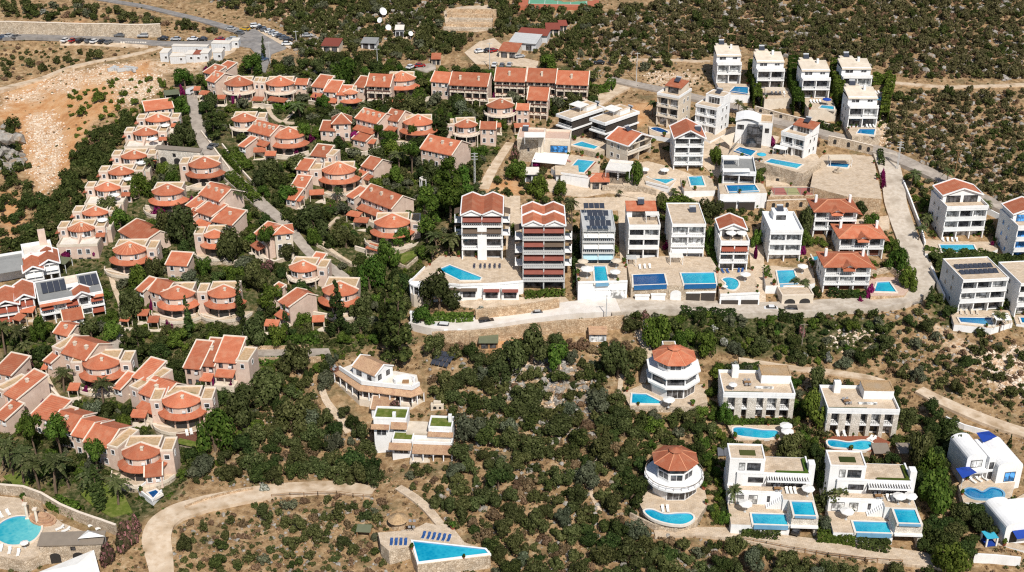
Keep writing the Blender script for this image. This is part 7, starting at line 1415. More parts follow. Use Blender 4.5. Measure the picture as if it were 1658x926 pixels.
def person(x,y,yaw,label,shirt='shirt',trousers='dark_cloth'):
 p=at(x,y);p.z+=.3;t=empty('person',p,yaw,label,'person')
 J={'pel': (0,0,.95,.15),'che': (0,.02,1.28,.17),'nec': (0,.02,1.5,.07),'hea': (0,-.02,1.64,.10),'top': (0,0,1.75,.075),
         'shl': (-.2,.02,1.42,.07),'ell': (-.27,.02,1.14,.05),'hal': (-.27,-.1,.9,.038),'shr': (.2,.02,1.42,.07),'elr': (.27,.04,1.14,.05),'har': (.28,-.04,.9,.038),
         'hil': (-.1,0,.88,.10),'knl': (-.11,-.14,.5,.07),'anl': (-.11,-.06,.08,.05),'tol': (-.11,-.24,.04,.04),'hir': (.1,0,.88,.10),'knr': (.11,.04,.5,.07),'anr': (.11,.22,.12,.05),'tor': (.11,.08,.04,.04)}
 E=[('pel','che'),('che','nec'),('nec','hea'),('hea','top'),('che','shl'),('shl','ell'),('ell','hal'),('che','shr'),('shr','elr'),('elr','har'),('pel','hil'),('hil','knl'),('knl','anl'),('anl','tol'),('pel','hir'),('hir','knr'),('knr','anr'),('anr','tor')]
 ks=list(J);me=bpy.data.meshes.new('body');me.from_pydata([J[k][:3] for k in ks],[(ks.index(a),ks.index(b_)) for a,b_ in E],[])
 o=bpy.data.objects.new('body',me);COL.objects.link(o);o.parent=t;o.modifiers.new('skin','SKIN');o.modifiers.new('sub','SUBSURF').levels=1
 for i,k in enumerate(ks): me.skin_vertices[0].data[i].radius=(J[k][3],)*2;me.skin_vertices[0].data[i].use_root=(i==0)
 me.materials.append(MATS['skin'])
 b=MB();n=10
 for (z0,r0),(z1,r1) in (((.98,.19),(1.2,.2)),((1.2,.2),(1.44,.22)),((1.44,.22),(1.5,.12))): b.cone((0,.01),r0,r1,z0,z1,n,False)
 b.build('shirt',shirt,t);b=MB().cone((0,0),.2,.2,.8,1.0,n,False).cone((-.105,-.05),.12,.12,.5,.86,n,False).cone((.105,.0),.12,.12,.5,.86,n,False);b.build('shorts',trousers,t)
 MB().cone((0,.01),.115,.07,1.67,1.79,n).build('hair','tyre',t)
def mk_pot():
 t=empty('potted_plant',(0,0,0),0,'x','potted plant');MB().cone((0,0),.22,.34,0,.5,8).build('pot','rust',t);r9=np.random.RandomState(5);q=np.array([(0,0,.85,.42),(.15,.1,1.1,.3),(-.15,0,1.05,.3)]);me=bpy.data.meshes.new('foliage');fill_mesh(me,leaf_quads(q,90,.14,r9),np.arange(360).reshape(-1,4),'green_leaf');child('foliage',me,t);return t
for q,c,z0,lab in DECKS:
 n=len(q);m=0
 for i in range(n):
  a,b_=Vector((*q[i],0)),Vector((*q[(i+1) % n],0));L9=(b_-a).length
  for k in range(int(L9/4.5)):
   if rnd.random()>.5 or m>5: continue
   p=a.lerp(b_,rnd.random())*.97;w8=proj(c+p);m+=1
   if any(inpoly([w8[0]+dx],[w8[1]+dy],u)[0] for u in POOLS for dx in (-3,0,3) for dy in (-3,0,3)): continue
   w9=' '.join(lab.split()[:7]).rstrip(',')
   put(proto('pot',mk_pot),c+p+Vector((0,0,.01)),rnd.random()*6,'potted green plant at the edge of the '+w9,'potted plants on the '+w9,rnd.uniform(.7,1.5))
person(1371,884,.6,'person in a white shirt walking along the driveway')
# ---- plants
def quads_of(v): return np.arange(len(v)).reshape(-1,4)
def cloud_mesh(name,v,mat):
 me=bpy.data.meshes.new(name);fill_mesh(me,v,quads_of(v),mat);return me
def clumps(kind,rs):
 c=[]
 if kind=='olive':
  for i in range(rs.randint(11,16)): a=rs.uniform(0,6.28);r=rs.uniform(.1,.72)**.8;c.append((r*math.cos(a),r*math.sin(a),rs.uniform(.55,1.3)-.45*r*r,rs.uniform(.24,.44)))
 elif kind=='shrub':
  for i in range(rs.randint(7,11)): a=rs.uniform(0,6.28);r=rs.uniform(.05,.75);c.append((r*math.cos(a),r*math.sin(a),rs.uniform(.2,.8)*(1-.5*r*r),rs.uniform(.25,.42)))
 elif kind=='pine':
  for i in range(15): a=rs.uniform(0,6.28);r=rs.uniform(.0,.75);c.append((r*math.cos(a),r*math.sin(a),1.9+rs.uniform(-.25,.5)*(1-r*.6),rs.uniform(.25,.4)))
 elif kind=='tall':
  for i in range(24): a=rs.uniform(0,6.28);u=rs.uniform(0,1);r=rs.uniform(.1,.75)*(1-.5*abs(u-.4));c.append((r*math.cos(a),r*math.sin(a),1.1+2.6*u,rs.uniform(.22,.42)))
 elif kind=='conifer':
  for i in range(46): u=rs.uniform(0,1);a=rs.uniform(0,6.28);r=(1-u)*rs.uniform(.3,.85)+.03;c.append((r*math.cos(a),r*math.sin(a),.5+3.6*u,.12+.2*(1-u)))
 elif kind=='cypress':
  for i in range(40): u=rs.uniform(0,1);a=rs.uniform(0,6.28);r=.5*math.sin(math.pi*min(1,.18+.8*u))**.8*rs.uniform(.2,.7);c.append((r*math.cos(a),r*math.sin(a),.3+6.2*u,.30*math.sin(math.pi*min(.95,.2+.75*u))+.05))
 return c
def limb_mesh(name,segs):
 b=MB()
 for a,e,r0,r1 in segs:
  a=Vector(a);e=Vector(e);d=(e-a).normalized();u=d.orthogonal().normalized();w=d.cross(u);i=len(b.v);n=6
  for p,r in ((a,r0),(e,r1)): b.v+=[tuple(p+(u*math.cos(2*math.pi*k/n)+w*math.sin(2*math.pi*k/n))*r) for k in range(n)]
  b.f+=[(i+k,i+(k+1) % n,i+n+(k+1) % n,i+n+k) for k in range(n)]
 return b.mesh(name,'bark')
def trunk_for(kind,cl,rs):
 top={'olive': .75,'pine': 1.75,'tall': 2.6,'conifer': 3.8,'cypress': 5.5,'shrub': .3}[kind];r={'olive': .09,'pine': .08,'tall': .07,'conifer': .07,'cypress': .08,'shrub': .06}[kind]
 lean=rs.uniform(-.12,.12);seg=[((0,0,-.5),(lean*.5,0,top*.5),r,r*.8),((lean*.5,0,top*.5),(lean,.05,top),r*.8,r*.45)]
 if kind in ('olive','pine','tall'):
  for c in cl[:6]: seg.append(((lean*.6,.02,top*.6),(c[0]*.9,c[1]*.9,c[2]),r*.5,r*.15))
 return limb_mesh('trunk',seg)
PROTO={}
NLEAF=dict(olive=(2400,.062),shrub=(900,.085),pine=(2200,.06),tall=(3000,.068),conifer=(2800,.07),cypress=(2000,.09))
def crown_protos(kind,mat,n,seed):
 k=(kind,mat)
 if k not in PROTO:
  PROTO[k]=[]
  for i in range(n):
   rs=np.random.RandomState(seed+i*17);cl=clumps(kind,rs);q,s=NLEAF[kind]
   PROTO[k].append((cloud_mesh('crown',leaf_quads(cl,q,s,rs),mat),trunk_for(kind,cl,rs),cl))
 return PROTO[k]
def palm_proto(i):
 rs=np.random.RandomState(90+i);V_=[];n=26
 for k in range(n):
  a=2*math.pi*k/n+rs.uniform(-.15,.15);el=rs.uniform(-.35,1.15);L=rs.uniform(.9,1.15);prev=None
  for j in range(7):
   u=j/6;r=L*u*math.cos(el*(1-u*.3));z=L*(u*math.sin(el)-.62*u*u);c=np.array([r*math.cos(a),r*math.sin(a),z]);w=.15*math.sin(math.pi*min(1,.15+u*.85))+.012;sd=np.array([-math.sin(a),math.cos(a),0])*w;dr=np.array([0,0,-w*.45])
   if prev is not None:
    pc,ps,pd=prev;g=.84
    V_+=[pc,pc*(1-g)+c*g,pc*(1-g)+c*g+sd+dr,pc+ps+pd];V_+=[pc,pc+pd-ps,pc*(1-g)+c*g-sd+dr,pc*(1-g)+c*g]
   prev=(c,sd,dr)
 v=np.array(V_);v[:,2]+=2.2
 seg=[((.02*z*z,0,-.4+z*.65),(.02*(z+1)**2,0,-.4+(z+1)*.65),.085-.008*z,.08-.008*z) for z in range(4)]
 v[:,0]+=.3
 return cloud_mesh('crown',v,'palm_leaf'),limb_mesh('trunk',seg),None
PROTO['palm']=[palm_proto(i) for i in range(3)]
bpy.context.view_layer.update()
MASK=np.zeros((926,1658),bool);FRONT=np.full((926,1658),-1.0,np.float32);yy_,xx_=np.mgrid[0:926,0:1658]
def paint_poly(poly,fn):
 xs=[p[0] for p in poly];ys=[p[1] for p in poly];x0,x1=max(0,int(min(xs))),min(1658,int(max(xs))+2);y0,y1=max(0,int(min(ys))),min(926,int(max(ys))+2)
 if x0<x1 and y0<y1: m=inpoly(xx_[y0:y1,x0:x1],yy_[y0:y1,x0:x1],poly);fn(slice(y0,y1),slice(x0,x1),m)
def setm(a,b_,m): MASK[a,b_] |= m
for p in PROT: paint_poly(p,setm)
FOOT=[]
BIG={'house','villa','hotel','pavilion','building','tower','hut','site cabin','garage','stone terrace','tennis court','garden flat','cottage'}
SMALL={'car','van','porch roof','canopy','garage door','gate','carport','parasol','sun lounger','satellite dish','shade sail','gazebo','solar panels','daybed','road barrier','column','person','outdoor oven','wall','shelter','gate pillar','motorbike','table','chair','stone steps','rubble'}
for o in list(THINGS):
 ct=o.get('category')
 if ct not in BIG and ct not in SMALL: continue
 pts=[];loc=[];inv=o.matrix_world.inverted()
 def rec(c):
  for ch in c.children:
   if ch.type=='MESH':
    for q in ch.bound_box: w=ch.matrix_world @ Vector(q);pts.append(w);loc.append(inv @ w)
   rec(ch)
 rec(o)
 if not pts: continue
 gz=o.location.z-.5;pp=[proj(p) for p in pts if p.z>gz]
 if len(pp)<3: continue
 X0,X1,Y0,Y1=min(p[0] for p in pp),max(p[0] for p in pp),min(p[1] for p in pp),max(p[1] for p in pp);by=proj(o.location)[1];w_,h_=X1-X0,Y1-Y0
 big=ct in BIG;m=.06 if big else 0.0;cut=.4 if ct=='house' else (.2 if big else .1)
 r_=[(X0+w_*m,Y0),(X1-w_*m,Y0),(X1-w_*m,Y1-h_*cut),(X0+w_*m,Y1-h_*cut)]
 def setf(a,b_,mm): FRONT[a,b_]=np.where(mm,np.maximum(FRONT[a,b_],by-4),FRONT[a,b_]) if False else np.where(mm & (FRONT[a,b_]<0),by-4,np.where(mm,np.minimum(FRONT[a,b_],by-4),FRONT[a,b_]))
 if ct != 'wall': paint_poly(r_,setf)
 FOOT.append((inv,min(p.x for p in loc),max(p.x for p in loc),min(p.y for p in loc),max(p.y for p in loc)))
FI=np.array([[list(r) for r in f[0]] for f in FOOT]);FB=np.array([f[1:] for f in FOOT])
def on_foot(x,y,z,r):
 v=np.array([x,y,z,1.0]);q=FI @ v;return bool(np.any((q[:,0]>FB[:,0]-r) & (q[:,0]<FB[:,1]+r) & (q[:,1]>FB[:,2]-r) & (q[:,1]<FB[:,3]+r)))
def blocked(p,r,h,strict=True):
 s=S(p);bx,by=proj(p);v=V(p)
 for dx,u in ((0,.15),(0,.55),(0,.92),(-.7,.55),(.7,.55)):
  X,Y_=int(bx+dx*r*s),int(by-u*h*v)
  if 0<=X<1658 and 0<=Y_<926:
   if MASK[Y_,X] and (strict or u<.5): return True
   f=FRONT[Y_,X]
   if f>=0 and by>f: return True
 bx,by=int(bx),int(by)
 if 0<=bx<1658 and 0<=by<926 and MASK[by,bx]: return True
 return on_foot(p.x,p.y,p.z,r*.35)
LM=[(1090,600,'the canopied octagonal villa'),(1095,770,'the lower octagonal villa'),(1225,640,'the upper pillared villa'),(1390,670,'the wooden pool deck villa'),(1245,795,'the hedge side cubist villa'),(1410,810,'the driveway cubist villa'),(1600,750,'the big vaulted villa'),(1640,860,'the small vaulted house'),(610,610,'the ochre veranda villa'),(660,700,'the lawn roofed villa'),(730,885,'the wedge pool'),(30,858,'the round turquoise pool'),(110,885,'the stone bar'),(223,740,'the lowest fan house'),(289,650,'the fan house with arches'),(340,590,'the shuttered trio'),(158,590,'the winged fan house'),(40,640,'the blank walled house'),(110,470,'the solar roofed hotel'),(30,490,'the gabled hotel wing'),(205,405,'the sun terrace house'),(128,375,'the bottom stepped house'),(171,309,'the middle stepped house'),(214,250,'the upper stepped house'),(253,190,'the topmost stepped house'),(291,250,'the arched lane wall'),(267,310,'the symmetrical cone house'),(345,320,'the white chimneyed row'),(345,385,'the hidden narrow house'),(437,380,'the stone towered house'),(283,480,'the cypress side cone house'),(359,480,'the square cornered cone house'),(486,430,'the planted front house'),(546,475,'the valley edge cone house'),(476,485,'the crescent roofed house'),(634,370,'the large arched cone house'),(622,320,'the long terraced house'),(547,280,'the three storey cone house'),(606,265,'the blank gabled house'),(718,240,'the widest tile roof'),(440,215,'the chimneyed garden house'),(451,140,'the stone front fan house'),(550,145,'the curving gable row'),(620,135,'the sagging roof house'),(677,200,'the ridge lined cone house'),(604,190,'the many chimneyed row'),(755,205,'the curved balcony house'),(758,135,'the creeper draped house'),(876,130,'the three matching gables'),(811,170,'the white balcony fan house'),(384,140,'the balcony creeper house'),(311,150,'the white van'),(320,90,'the site cabins'),(140,68,'the gravel car row'),(430,60,'the angled car row'),(620,35,'the satellite dishes'),(535,82,'the lone red shed'),(846,75,'the grey roofed shed'),(757,35,'the ochre stone terrace'),(905,8,'the tennis court'),(781,380,'the twin gabled apartments'),(880,400,'the five storey apartments'),(968,400,'the solar pergola villa'),(1041,380,'the roof terrace villa'),(1110,380,'the gravel roofed villa'),(1186,400,'the narrow parasol villa'),(1268,390,'the white box villa'),(1349,355,'the highest hipped villa'),(1392,395,'the middle hipped villa'),(1368,445,'the lowest hipped villa'),(1550,360,'the red gabled modern villa'),(1640,390,'the blue glass villa'),(1585,480,'the solar rows villa'),(1370,280,'the sandy plaza'),(1281,240,'the red penthouse villa'),(1218,210,'the black glass cube'),(1196,290,'the low white villa'),(1113,240,'the broad red gable'),(1034,240,'the swooping red roof'),(950,200,'the black louvred villas'),(870,245,'the stone block house'),(1079,180,'the tower villa'),(1150,190,'the white block villa'),(1179,110,'the topmost street villa'),(1246,125,'the awning street villa'),(1319,140,'the blue parasol villa'),(1395,180,'the lowest street villa'),(684,490,'the beige corner tower'),(968,545,'the transformer hut'),(790,550,'the moss roofed hut'),(1290,490,'the stone garage'),(1453,260,'the road fork pole'),(1440,465,'the lane bend pool'),(520,795,'the rail fenced dirt road'),(255,870,'the dirt road bend'),(645,850,'the straw roofed hut'),(1530,660,'the gravel track'),(1550,140,'the pale hill track'),(90,250,'the rubble slide'),(1060,98,'the thin upper track')]
PL=[]     # (kind, p, r, h, mat, label, group)
KN={'olive': 'olive_tree','green': 'broadleaf_tree','shrub': 'shrub','pine': 'stone_pine','conifer': 'dark_conifer','cypress': 'cypress','tall': 'eucalyptus','palm': 'palm_tree','magenta': 'bougainvillea','oleander': 'oleander','whiteflower': 'white_oleander','creeper': 'creeper'}
SHAPE={'olive': 'olive','green': 'olive','shrub': 'shrub','pine': 'pine','conifer': 'conifer','cypress': 'cypress','tall': 'tall','magenta': 'shrub','oleander': 'shrub','whiteflower': 'shrub','creeper': 'shrub'}
UH={'olive': 1.62,'green': 1.62,'shrub': 1.0,'pine': 2.6,'conifer': 4.2,'cypress': 6.6,'tall': 4.0,'palm': 3.0,'magenta': 1.0,'oleander': 1.0,'whiteflower': 1.0,'creeper': 1.0}
def plant_px(kind,x,y,wpx,hpx,mat=None):
 p=at(x,y);PL.append((kind,p,wpx/2/S(p),hpx/V(p),mat,True))
for a in [('conifer',648,590,66,140),('conifer',625,560,46,90),('tall',692,394,48,96),('tall',730,364,56,108),('tall',752,350,40,84),('conifer',549,544,40,92),('conifer',465,547,20,54),('conifer',722,232,34,58),('conifer',706,224,26,46),('conifer',348,224,38,58),('conifer',228,585,44,66),('conifer',205,575,34,46),('cypress',308,548,15,70),('cypress',393,532,16,86),('cypress',1503,500,15,38),('cypress',163,828,24,76),('cypress',736,190,10,34),('conifer',1632,732,12,30),('cypress',428,95,9,36),
          ('pine',60,742,42,78),('pine',102,750,46,78),('pine',160,778,44,66),('pine',667,282,34,52),('pine',495,242,24,44),('pine',614,232,20,32),('pine',668,232,22,32),('green',300,142,38,34),('green',290,188,34,36),('olive',296,238,42,42),('green',408,118,42,32),('green',888,114,34,30),('green',510,398,26,34),('olive',150,554,38,40),('green',182,550,36,36),('green',68,552,34,46),('olive',212,518,46,56),('green',222,470,36,44),('olive',250,455,34,40),('green',330,448,34,36),('olive',420,470,46,50),('green',440,500,40,44),('green',600,470,50,60),('green',625,440,46,54),('olive',590,520,50,46),('green',650,400,30,38),('olive',560,400,44,36),('green',470,330,40,34),('olive',700,300,36,40),('green',640,300,30,32),('olive',575,300,34,34),('green',630,255,34,30),('green',520,175,30,22),('olive',470,420,34,30),('olive',340,178,30,32),('olive',100,725,36,34),('green',200,700,34,32),('olive',412,560,50,50),('olive',480,600,60,56),('olive',430,650,64,60),('olive',390,690,60,64),('olive',470,700,60,56),('green',450,560,40,40),('green',1160,270,26,36),('green',1226,300,20,26),('green',1170,300,22,24),('olive',1390,350,34,30),('green',1410,372,30,28),('green',1450,440,36,44),('green',1470,470,34,44),('green',1440,410,26,30),('green',942,402,16,44),('green',830,385,14,30),('green',1060,405,26,36),('green',1150,400,18,40),('green',1224,400,18,34),('olive',378,424,46,66),('pine',437,425,34,60),('green',560,142,56,48),('olive',712,500,62,66),('green',686,528,40,36),('olive',860,588,64,62),('olive',828,600,48,56),('green',905,600,50,50),('olive',1000,612,56,62),('green',1063,566,52,56),('green',1096,570,32,36),('green',1144,575,40,42),('olive',1172,640,30,34),('green',1310,690,52,58),('olive',1318,640,40,50),('olive',1330,792,50,60),('green',1332,800,40,44),('green',350,730,66,72),('green',1560,742,40,40),('green',1515,830,66,70),('olive',1480,760,50,70),('green',1540,925,64,50),('olive',1355,826,60,48),('green',1500,780,44,60),('olive',175,360,40,44),('green',196,372,34,40),('green',226,320,40,44),('olive',302,396,60,70),('olive',272,392,44,56),('green',1100,345,60,34),('olive',1072,345,26,36),('green',870,318,36,40),('green',832,292,44,34),('green',905,318,26,28),('green',1026,298,30,42),('olive',1300,382,32,54),('green',1303,400,24,28),('olive',1148,352,44,34),('olive',480,280,44,30),('olive',640,690,30,22),('olive',510,380,60,52),('olive',440,290,40,36),('olive',420,300,30,30),('green',680,176,30,40),('olive',642,205 - 20,40,34),('olive',668,186,44,38),('olive',1275,745,50,46),('green',1175,690,30,40)]: plant_px(*a)
for a in [(9,574,40,56),(38,562,40,40),(52,590,30,44),(168,656,38,44),(104,634,38,38),(128,690,34,26),(39,784,48,66),(22,770,44,70),(64,792,50,66),(91,802,56,66),(112,790,44,60),(152,800,44,50),(192,818,44,46),(8,760,40,60),(250,282,34,30),(284,290,28,26),(386,342,32,40),(726,418,46,46),(708,410,36,36),(700,428,32,30),(926,366,30,48),(488,196,36,34),(588,188,28,26),(647,278,34,34),(546,330,24,28),(1474,304,28,32),(1530,308,24,38),(1594,352,26,30),(1486,392,26,30),(1498,372,26,28),(1195,188,18,28),(1203,196,18,26),(1056,190,26,28),(1552,748,44,52),(1190,828,30,42),(1618,538,34,34),(876,300,18,26),(1284,470,22,22),(1300,470,20,20),(205,655 - 20,24,24),(795,232,18,26),(758,318 - 60,20,30),(770,330,26,30),(1088,320,16,16),(1003,340 - 20,14,14)]: plant_px('palm',*a)
for a in [(258,350,30,18),(79,415,20,11),(107,420,22,13),(13,420,9,8),(155,414,18,14),(225,487,10,11),(217,508,12,10),(273,530,18,12),(246,505,8,18),(346,628,9,18),(387,616,12,24),(374,634,8,16),(150,626,14,10),(70,656,9,12),(140,636,14,10),(214,772,16,12),(577,226,30,14),(505,228,16,12),(379,168,8,20),(389,172,8,18),(450,162,8,14),(512,168,6,16),(748,154,8,18),(764,158,8,20),(782,158,7,16),(800,168,10,16),(834,196,14,20),(856,178,8,22),(1249,238,14,18),(1081,404,18,16),(1222,420,10,22),(1408,482,20,22),(1392,492,12,12),(1428,292,9,20),(1430,306,9,18),(1300,412,12,14),(1606,400,10,10),(333,120,14,12),(295,152,16,14),(310,330,10,12),(590,236,16,12),(866,272,20,14),(536,340,10,8),(480,250,12,14),(420,235,8,14)]: plant_px('magenta',*a)
for a in [(205,888,46,46),(178,912,36,34),(222,860,26,26),(43,608,36,28),(438,440,32,20),(1046,520,18,16),(280,758,18,16),(640,670 - 2,30,20),(1425,770,22,14),(700,230,20,14),(552,234,20,14),(1320,236,12,18),(832,262,20,26),(85,28,10,10),(1295,545,20,18)]: plant_px('oleander',*a)
for a in [(1043,532,16,12),(1155,538,16,12),(1172,562,20,16),(1302,582,14,12),(1341,588,18,16),(405,548,30,26),(430,795,20,12),(1190,600,20,16),(1466,766,24,12),(70,22,20,8),(780,505,20,10)]: plant_px('whiteflower',*a)
REG=[([(975,22),(1100,0),(1658,-20),(1658,128),(1480,128),(1440,120),(1420,108),(1350,100),(1290,98),(1200,78),(1150,92),(1060,92),(985,88),(955,60)],[('olive',.55),('shrub',.45)],4600,(.9,3.0),.57,'scrub_leaf'),
       ([(1448,150),(1658,150),(1658,342),(1560,300),(1480,262),(1425,228)],[('olive',.5),('shrub',.5)],1000,(.9,2.8),.66,'scrub_leaf'),
       ([(560,-15),(860,-15),(980,20),(960,80),(880,96),(830,60),(770,60),(740,84),(700,100),(640,98),(560,100),(480,92),(470,60),(440,20)],[('olive',.75),('shrub',.25)],2000,(1.3,3.1),.52,'olive_leaf'),
       ([(870,20),(1010,20),(1150,96),(1000,128),(960,128),(880,96)],[('olive',.7),('shrub',.3)],420,(1.3,2.6),.8,'olive_leaf'),
       ([(330,-10),(480,-10),(560,60),(500,40),(420,30),(360,14)],[('olive',.7),('shrub',.3)],200,(1.5,3.4),.7,'olive_leaf'),
       ([(0,5),(130,10),(200,20),(330,40),(380,58),(250,44),(150,34),(0,30)],[('olive',.6),('shrub',.4)],220,(1.3,3.4),.7,'olive_leaf'),
       ([(0,78),(100,80),(250,84),(180,96),(80,118),(0,136)],[('olive',.3),('shrub',.7)],130,(.9,2.6),.9,'olive_leaf'),
       ([(110,150),(190,130),(270,130),(280,160),(200,205),(140,240),(120,230)],[('olive',.4),('shrub',.6)],110,(.9,2.9),.9,'green_leaf'),
       ([(0,190),(30,215),(55,300),(90,330),(70,400),(0,420)],[('olive',.8),('shrub',.2)],130,(1.3,3.4),.7,'dark_leaf'),
       ([(100,300),(150,215),(205,190),(225,205),(190,240),(160,300),(130,340),(95,390),(60,420),(10,420),(60,360)],[('olive',.9),('shrub',.1)],700,(1.3,3.0),.50,'dark_leaf'),
       ([(330,110),(560,100),(700,112),(960,130),(965,160),(900,190),(850,200),(790,240),(770,300),(800,330),(740,400),(700,440),(660,500),(620,560),(540,560),(420,560),(200,530),(170,440),(240,330),(300,200)],[('olive',.5),('green',.3),('shrub',.2)],5200,(1.2,3.8),.54,None),
       ([(170,440),(420,560),(540,600),(390,720),(330,780),(240,800),(150,690),(60,600),(0,560),(0,520),(130,520)],[('olive',.45),('green',.25),('shrub',.3)],1700,(1.0,3.3),.55,None),
       ([(0,680),(120,720),(190,790),(160,850),(0,790)],[('green',.5),('olive',.3),('shrub',.2)],150,(1.0,2.6),.7,None),
       ([(400,560),(540,575),(545,640),(600,720),(620,790),(440,792),(330,800),(380,700)],[('olive',.85),('shrub',.15)],900,(1.8,3.9),.58,'olive_leaf'),
       ([(700,560),(830,560),(900,560),(1030,530),(1010,600),(1000,660),(1030,730),(1040,850),(1150,870),(1190,880),(1150,940),(800,940),(790,880),(700,820),(730,740),(700,640)],[('olive',.62),('shrub',.38)],2400,(1.5,4.5),.60,'olive_leaf'),
       ([(600,690),(640,700),(680,760),(730,760),(800,870),(740,860),(660,790)],[('olive',.6),('shrub',.4)],120,(.8,2.3),.7,'olive_leaf'),
       ([(290,840),(400,812),(520,800),(620,815),(640,860),(620,940),(270,940)],[('olive',.55),('shrub',.45)],420,(.8,3.0),.76,'olive_leaf'),
       ([(800,900),(1300,890),(1560,915),(1560,945),(800,945)],[('olive',.9),('shrub',.1)],420,(1.8,3.8),.6,'olive_leaf'),
       ([(1010,505),(1200,512),(1320,520),(1440,520),(1440,570),(1380,600),(1200,575),(1100,560),(1020,540)],[('olive',.5),('green',.2),('shrub',.3)],700,(1.1,3.4),.66,None),
       ([(1320,510),(1500,500),(1600,540),(1658,560),(1658,660),(1560,650),(1480,620),(1430,600)],[('olive',.4),('shrub',.6)],420,(.8,2.7),.68,'olive_leaf'),
       ([(1160,590),(1440,620),(1480,660),(1490,720),(1470,760),(1320,760),(1300,720),(1150,740),(1150,660)],[('olive',.4),('green',.3),('shrub',.3)],900,(.9,2.9),.52,None),
       ([(1450,640),(1560,690),(1550,780),(1600,830),(1600,920),(1480,900),(1470,780)],[('olive',.6),('green',.4)],600,(1.7,3.7),.55,'dark_leaf'),
       ([(1300,720),(1340,740),(1350,850),(1330,880),(1300,850)],[('olive',.7),('green',.3)],200,(1.3,2.9),.5,None),([(1140,720),(1190,740),(1190,860),(1150,850)],[('green',.6),('shrub',.4)],240,(1.0,2.5),.5,None),
       ([(1480,260),(1560,320),(1620,370),(1658,400),(1658,510),(1520,500),(1510,420),(1480,380),(1465,300)],[('olive',.3),('green',.4),('shrub',.3)],600,(.9,2.4),.55,None),
       ([(1290,380),(1440,380),(1480,450),(1440,490),(1320,495),(1300,440)],[('green',.6),('shrub',.4)],500,(.8,2.1),.52,None),
       ([(800,240),(1240,180),(1240,420),(930,420),(900,340),(800,320)],[('green',.4),('olive',.3),('shrub',.3)],900,(.7,2.1),.55,None),([(1210,100),(1450,120),(1440,210),(1380,240),(1200,180)],[('green',.5),('shrub',.5)],260,(.7,1.5),.7,None),
       ([(1005,655),(1160,655),(1170,740),(1150,790),(1040,790),(1020,730)],[('olive',.6),('green',.2),('shrub',.2)],300,(1.2,3.3),.55,None),([(960,560),(1040,560),(1040,640),(1000,660),(950,640)],[('olive',.8),('green',.2)],90,(1.6,3.6),.55,'dark_leaf'),
       ([(330,110),(960,120),(900,200),(790,240),(740,400),(660,500),(600,580),(420,590),(330,760),(230,800),(0,700),(0,540),(170,440),(240,330),(300,200)],[('shrub',1)],5200,(.8,1.9),.5,None),
       ([(1000,110),(1160,105),(1150,150),(1060,140)],[('shrub',.8),('olive',.2)],70,(.5,1.2),.9,'scrub_leaf')]
rs=np.random.RandomState(11);placed=[];grid={}
def near(p,r,k):
 gx_,gy_=int(p.x//6),int(p.y//6)
 for i in range(gx_-1,gx_+2):
  for j in range(gy_-1,gy_+2):
   for q,r2 in grid.get((i,j),()):
    if (q.x-p.x)**2+(q.y-p.y)**2<((r+r2)*k)**2: return True
 return False
def mark(p,r): grid.setdefault((int(p.x//6),int(p.y//6)),[]).append((p,r))
for e in PL: mark(e[1],e[2])
for poly,mix,tries,(r0,r1),pack,mat in REG:
 xs=[q[0] for q in poly];ys=[q[1] for q in poly];kinds=[m_[0] for m_ in mix];pr=np.array([m_[1] for m_ in mix]);n=0;c=0
 while n<tries and c<tries*6:
  c+=1;x,y=rs.uniform(min(xs),max(xs)),rs.uniform(min(ys),max(ys))
  if not inpoly(np.array([x]),np.array([y]),poly)[0]: continue
  n+=1;kind=kinds[rs.choice(len(kinds),p=pr/pr.sum())];r=r0+(r1-r0)*rs.beta(1.6,2.2);r=r*.68 if kind=='shrub' else r;p=at(x,y);h=r*UH[kind]*rs.uniform(.85,1.2)
  if near(p,r,pack) or blocked(p,r,h): continue
  mark(p,r);m2=mat
  if m2 is None: m2={'olive': rs.choice(['olive_leaf','dark_leaf','grey_leaf','dark_leaf']),'green': rs.choice(['green_leaf','dark_leaf','green_leaf']),'shrub': rs.choice(['green_leaf','dark_leaf','olive_leaf'])}[kind]
  elif kind=='shrub' and rs.rand()<(.36 if m2 != 'green_leaf' else 0): m2='dry_leaf'
  elif rs.rand()<.18: m2={'olive_leaf': 'dark_leaf','scrub_leaf': 'dark_leaf','dark_leaf': 'olive_leaf'}.get(m2,m2)
  elif rs.rand()<.10: m2={'olive_leaf': 'grey_leaf','scrub_leaf': 'olive_leaf'}.get(m2,m2)
  PL.append((kind,p,r,h,m2,False))
DEF={'olive': 'olive_leaf','green': 'green_leaf','shrub': 'dark_leaf','pine': 'green_leaf','conifer': 'dark_leaf','cypress': 'dark_leaf','tall': 'green_leaf','magenta': 'magenta_leaf','oleander': 'pink_leaf','whiteflower': 'white_leaf','creeper': 'green_leaf'}
TONE={'olive_leaf': 'olive grey','dark_leaf': 'dark green','green_leaf': 'bright green','grey_leaf': 'silvery','scrub_leaf': 'dull green','dry_leaf': 'dry brown','magenta_leaf': 'magenta','pink_leaf': 'pink','white_leaf': 'white flowered','palm_leaf': 'feathery'}
NOUN={'olive': 'round tree','green': 'leafy tree','shrub': 'shrub','pine': 'umbrella pine','conifer': 'spiky conifer','cypress': 'slim cypress','tall': 'tall eucalyptus','palm': 'palm','magenta': 'bougainvillea','oleander': 'oleander bush','whiteflower': 'oleander bush','creeper': 'creeper'}
ORD=['','second one out','third one out','fourth one out','fifth one out','sixth one out','seventh one out','eighth one out','ninth one out','tenth one out']+['one further out']*400
WILD={'scrub_leaf'}
byk={}
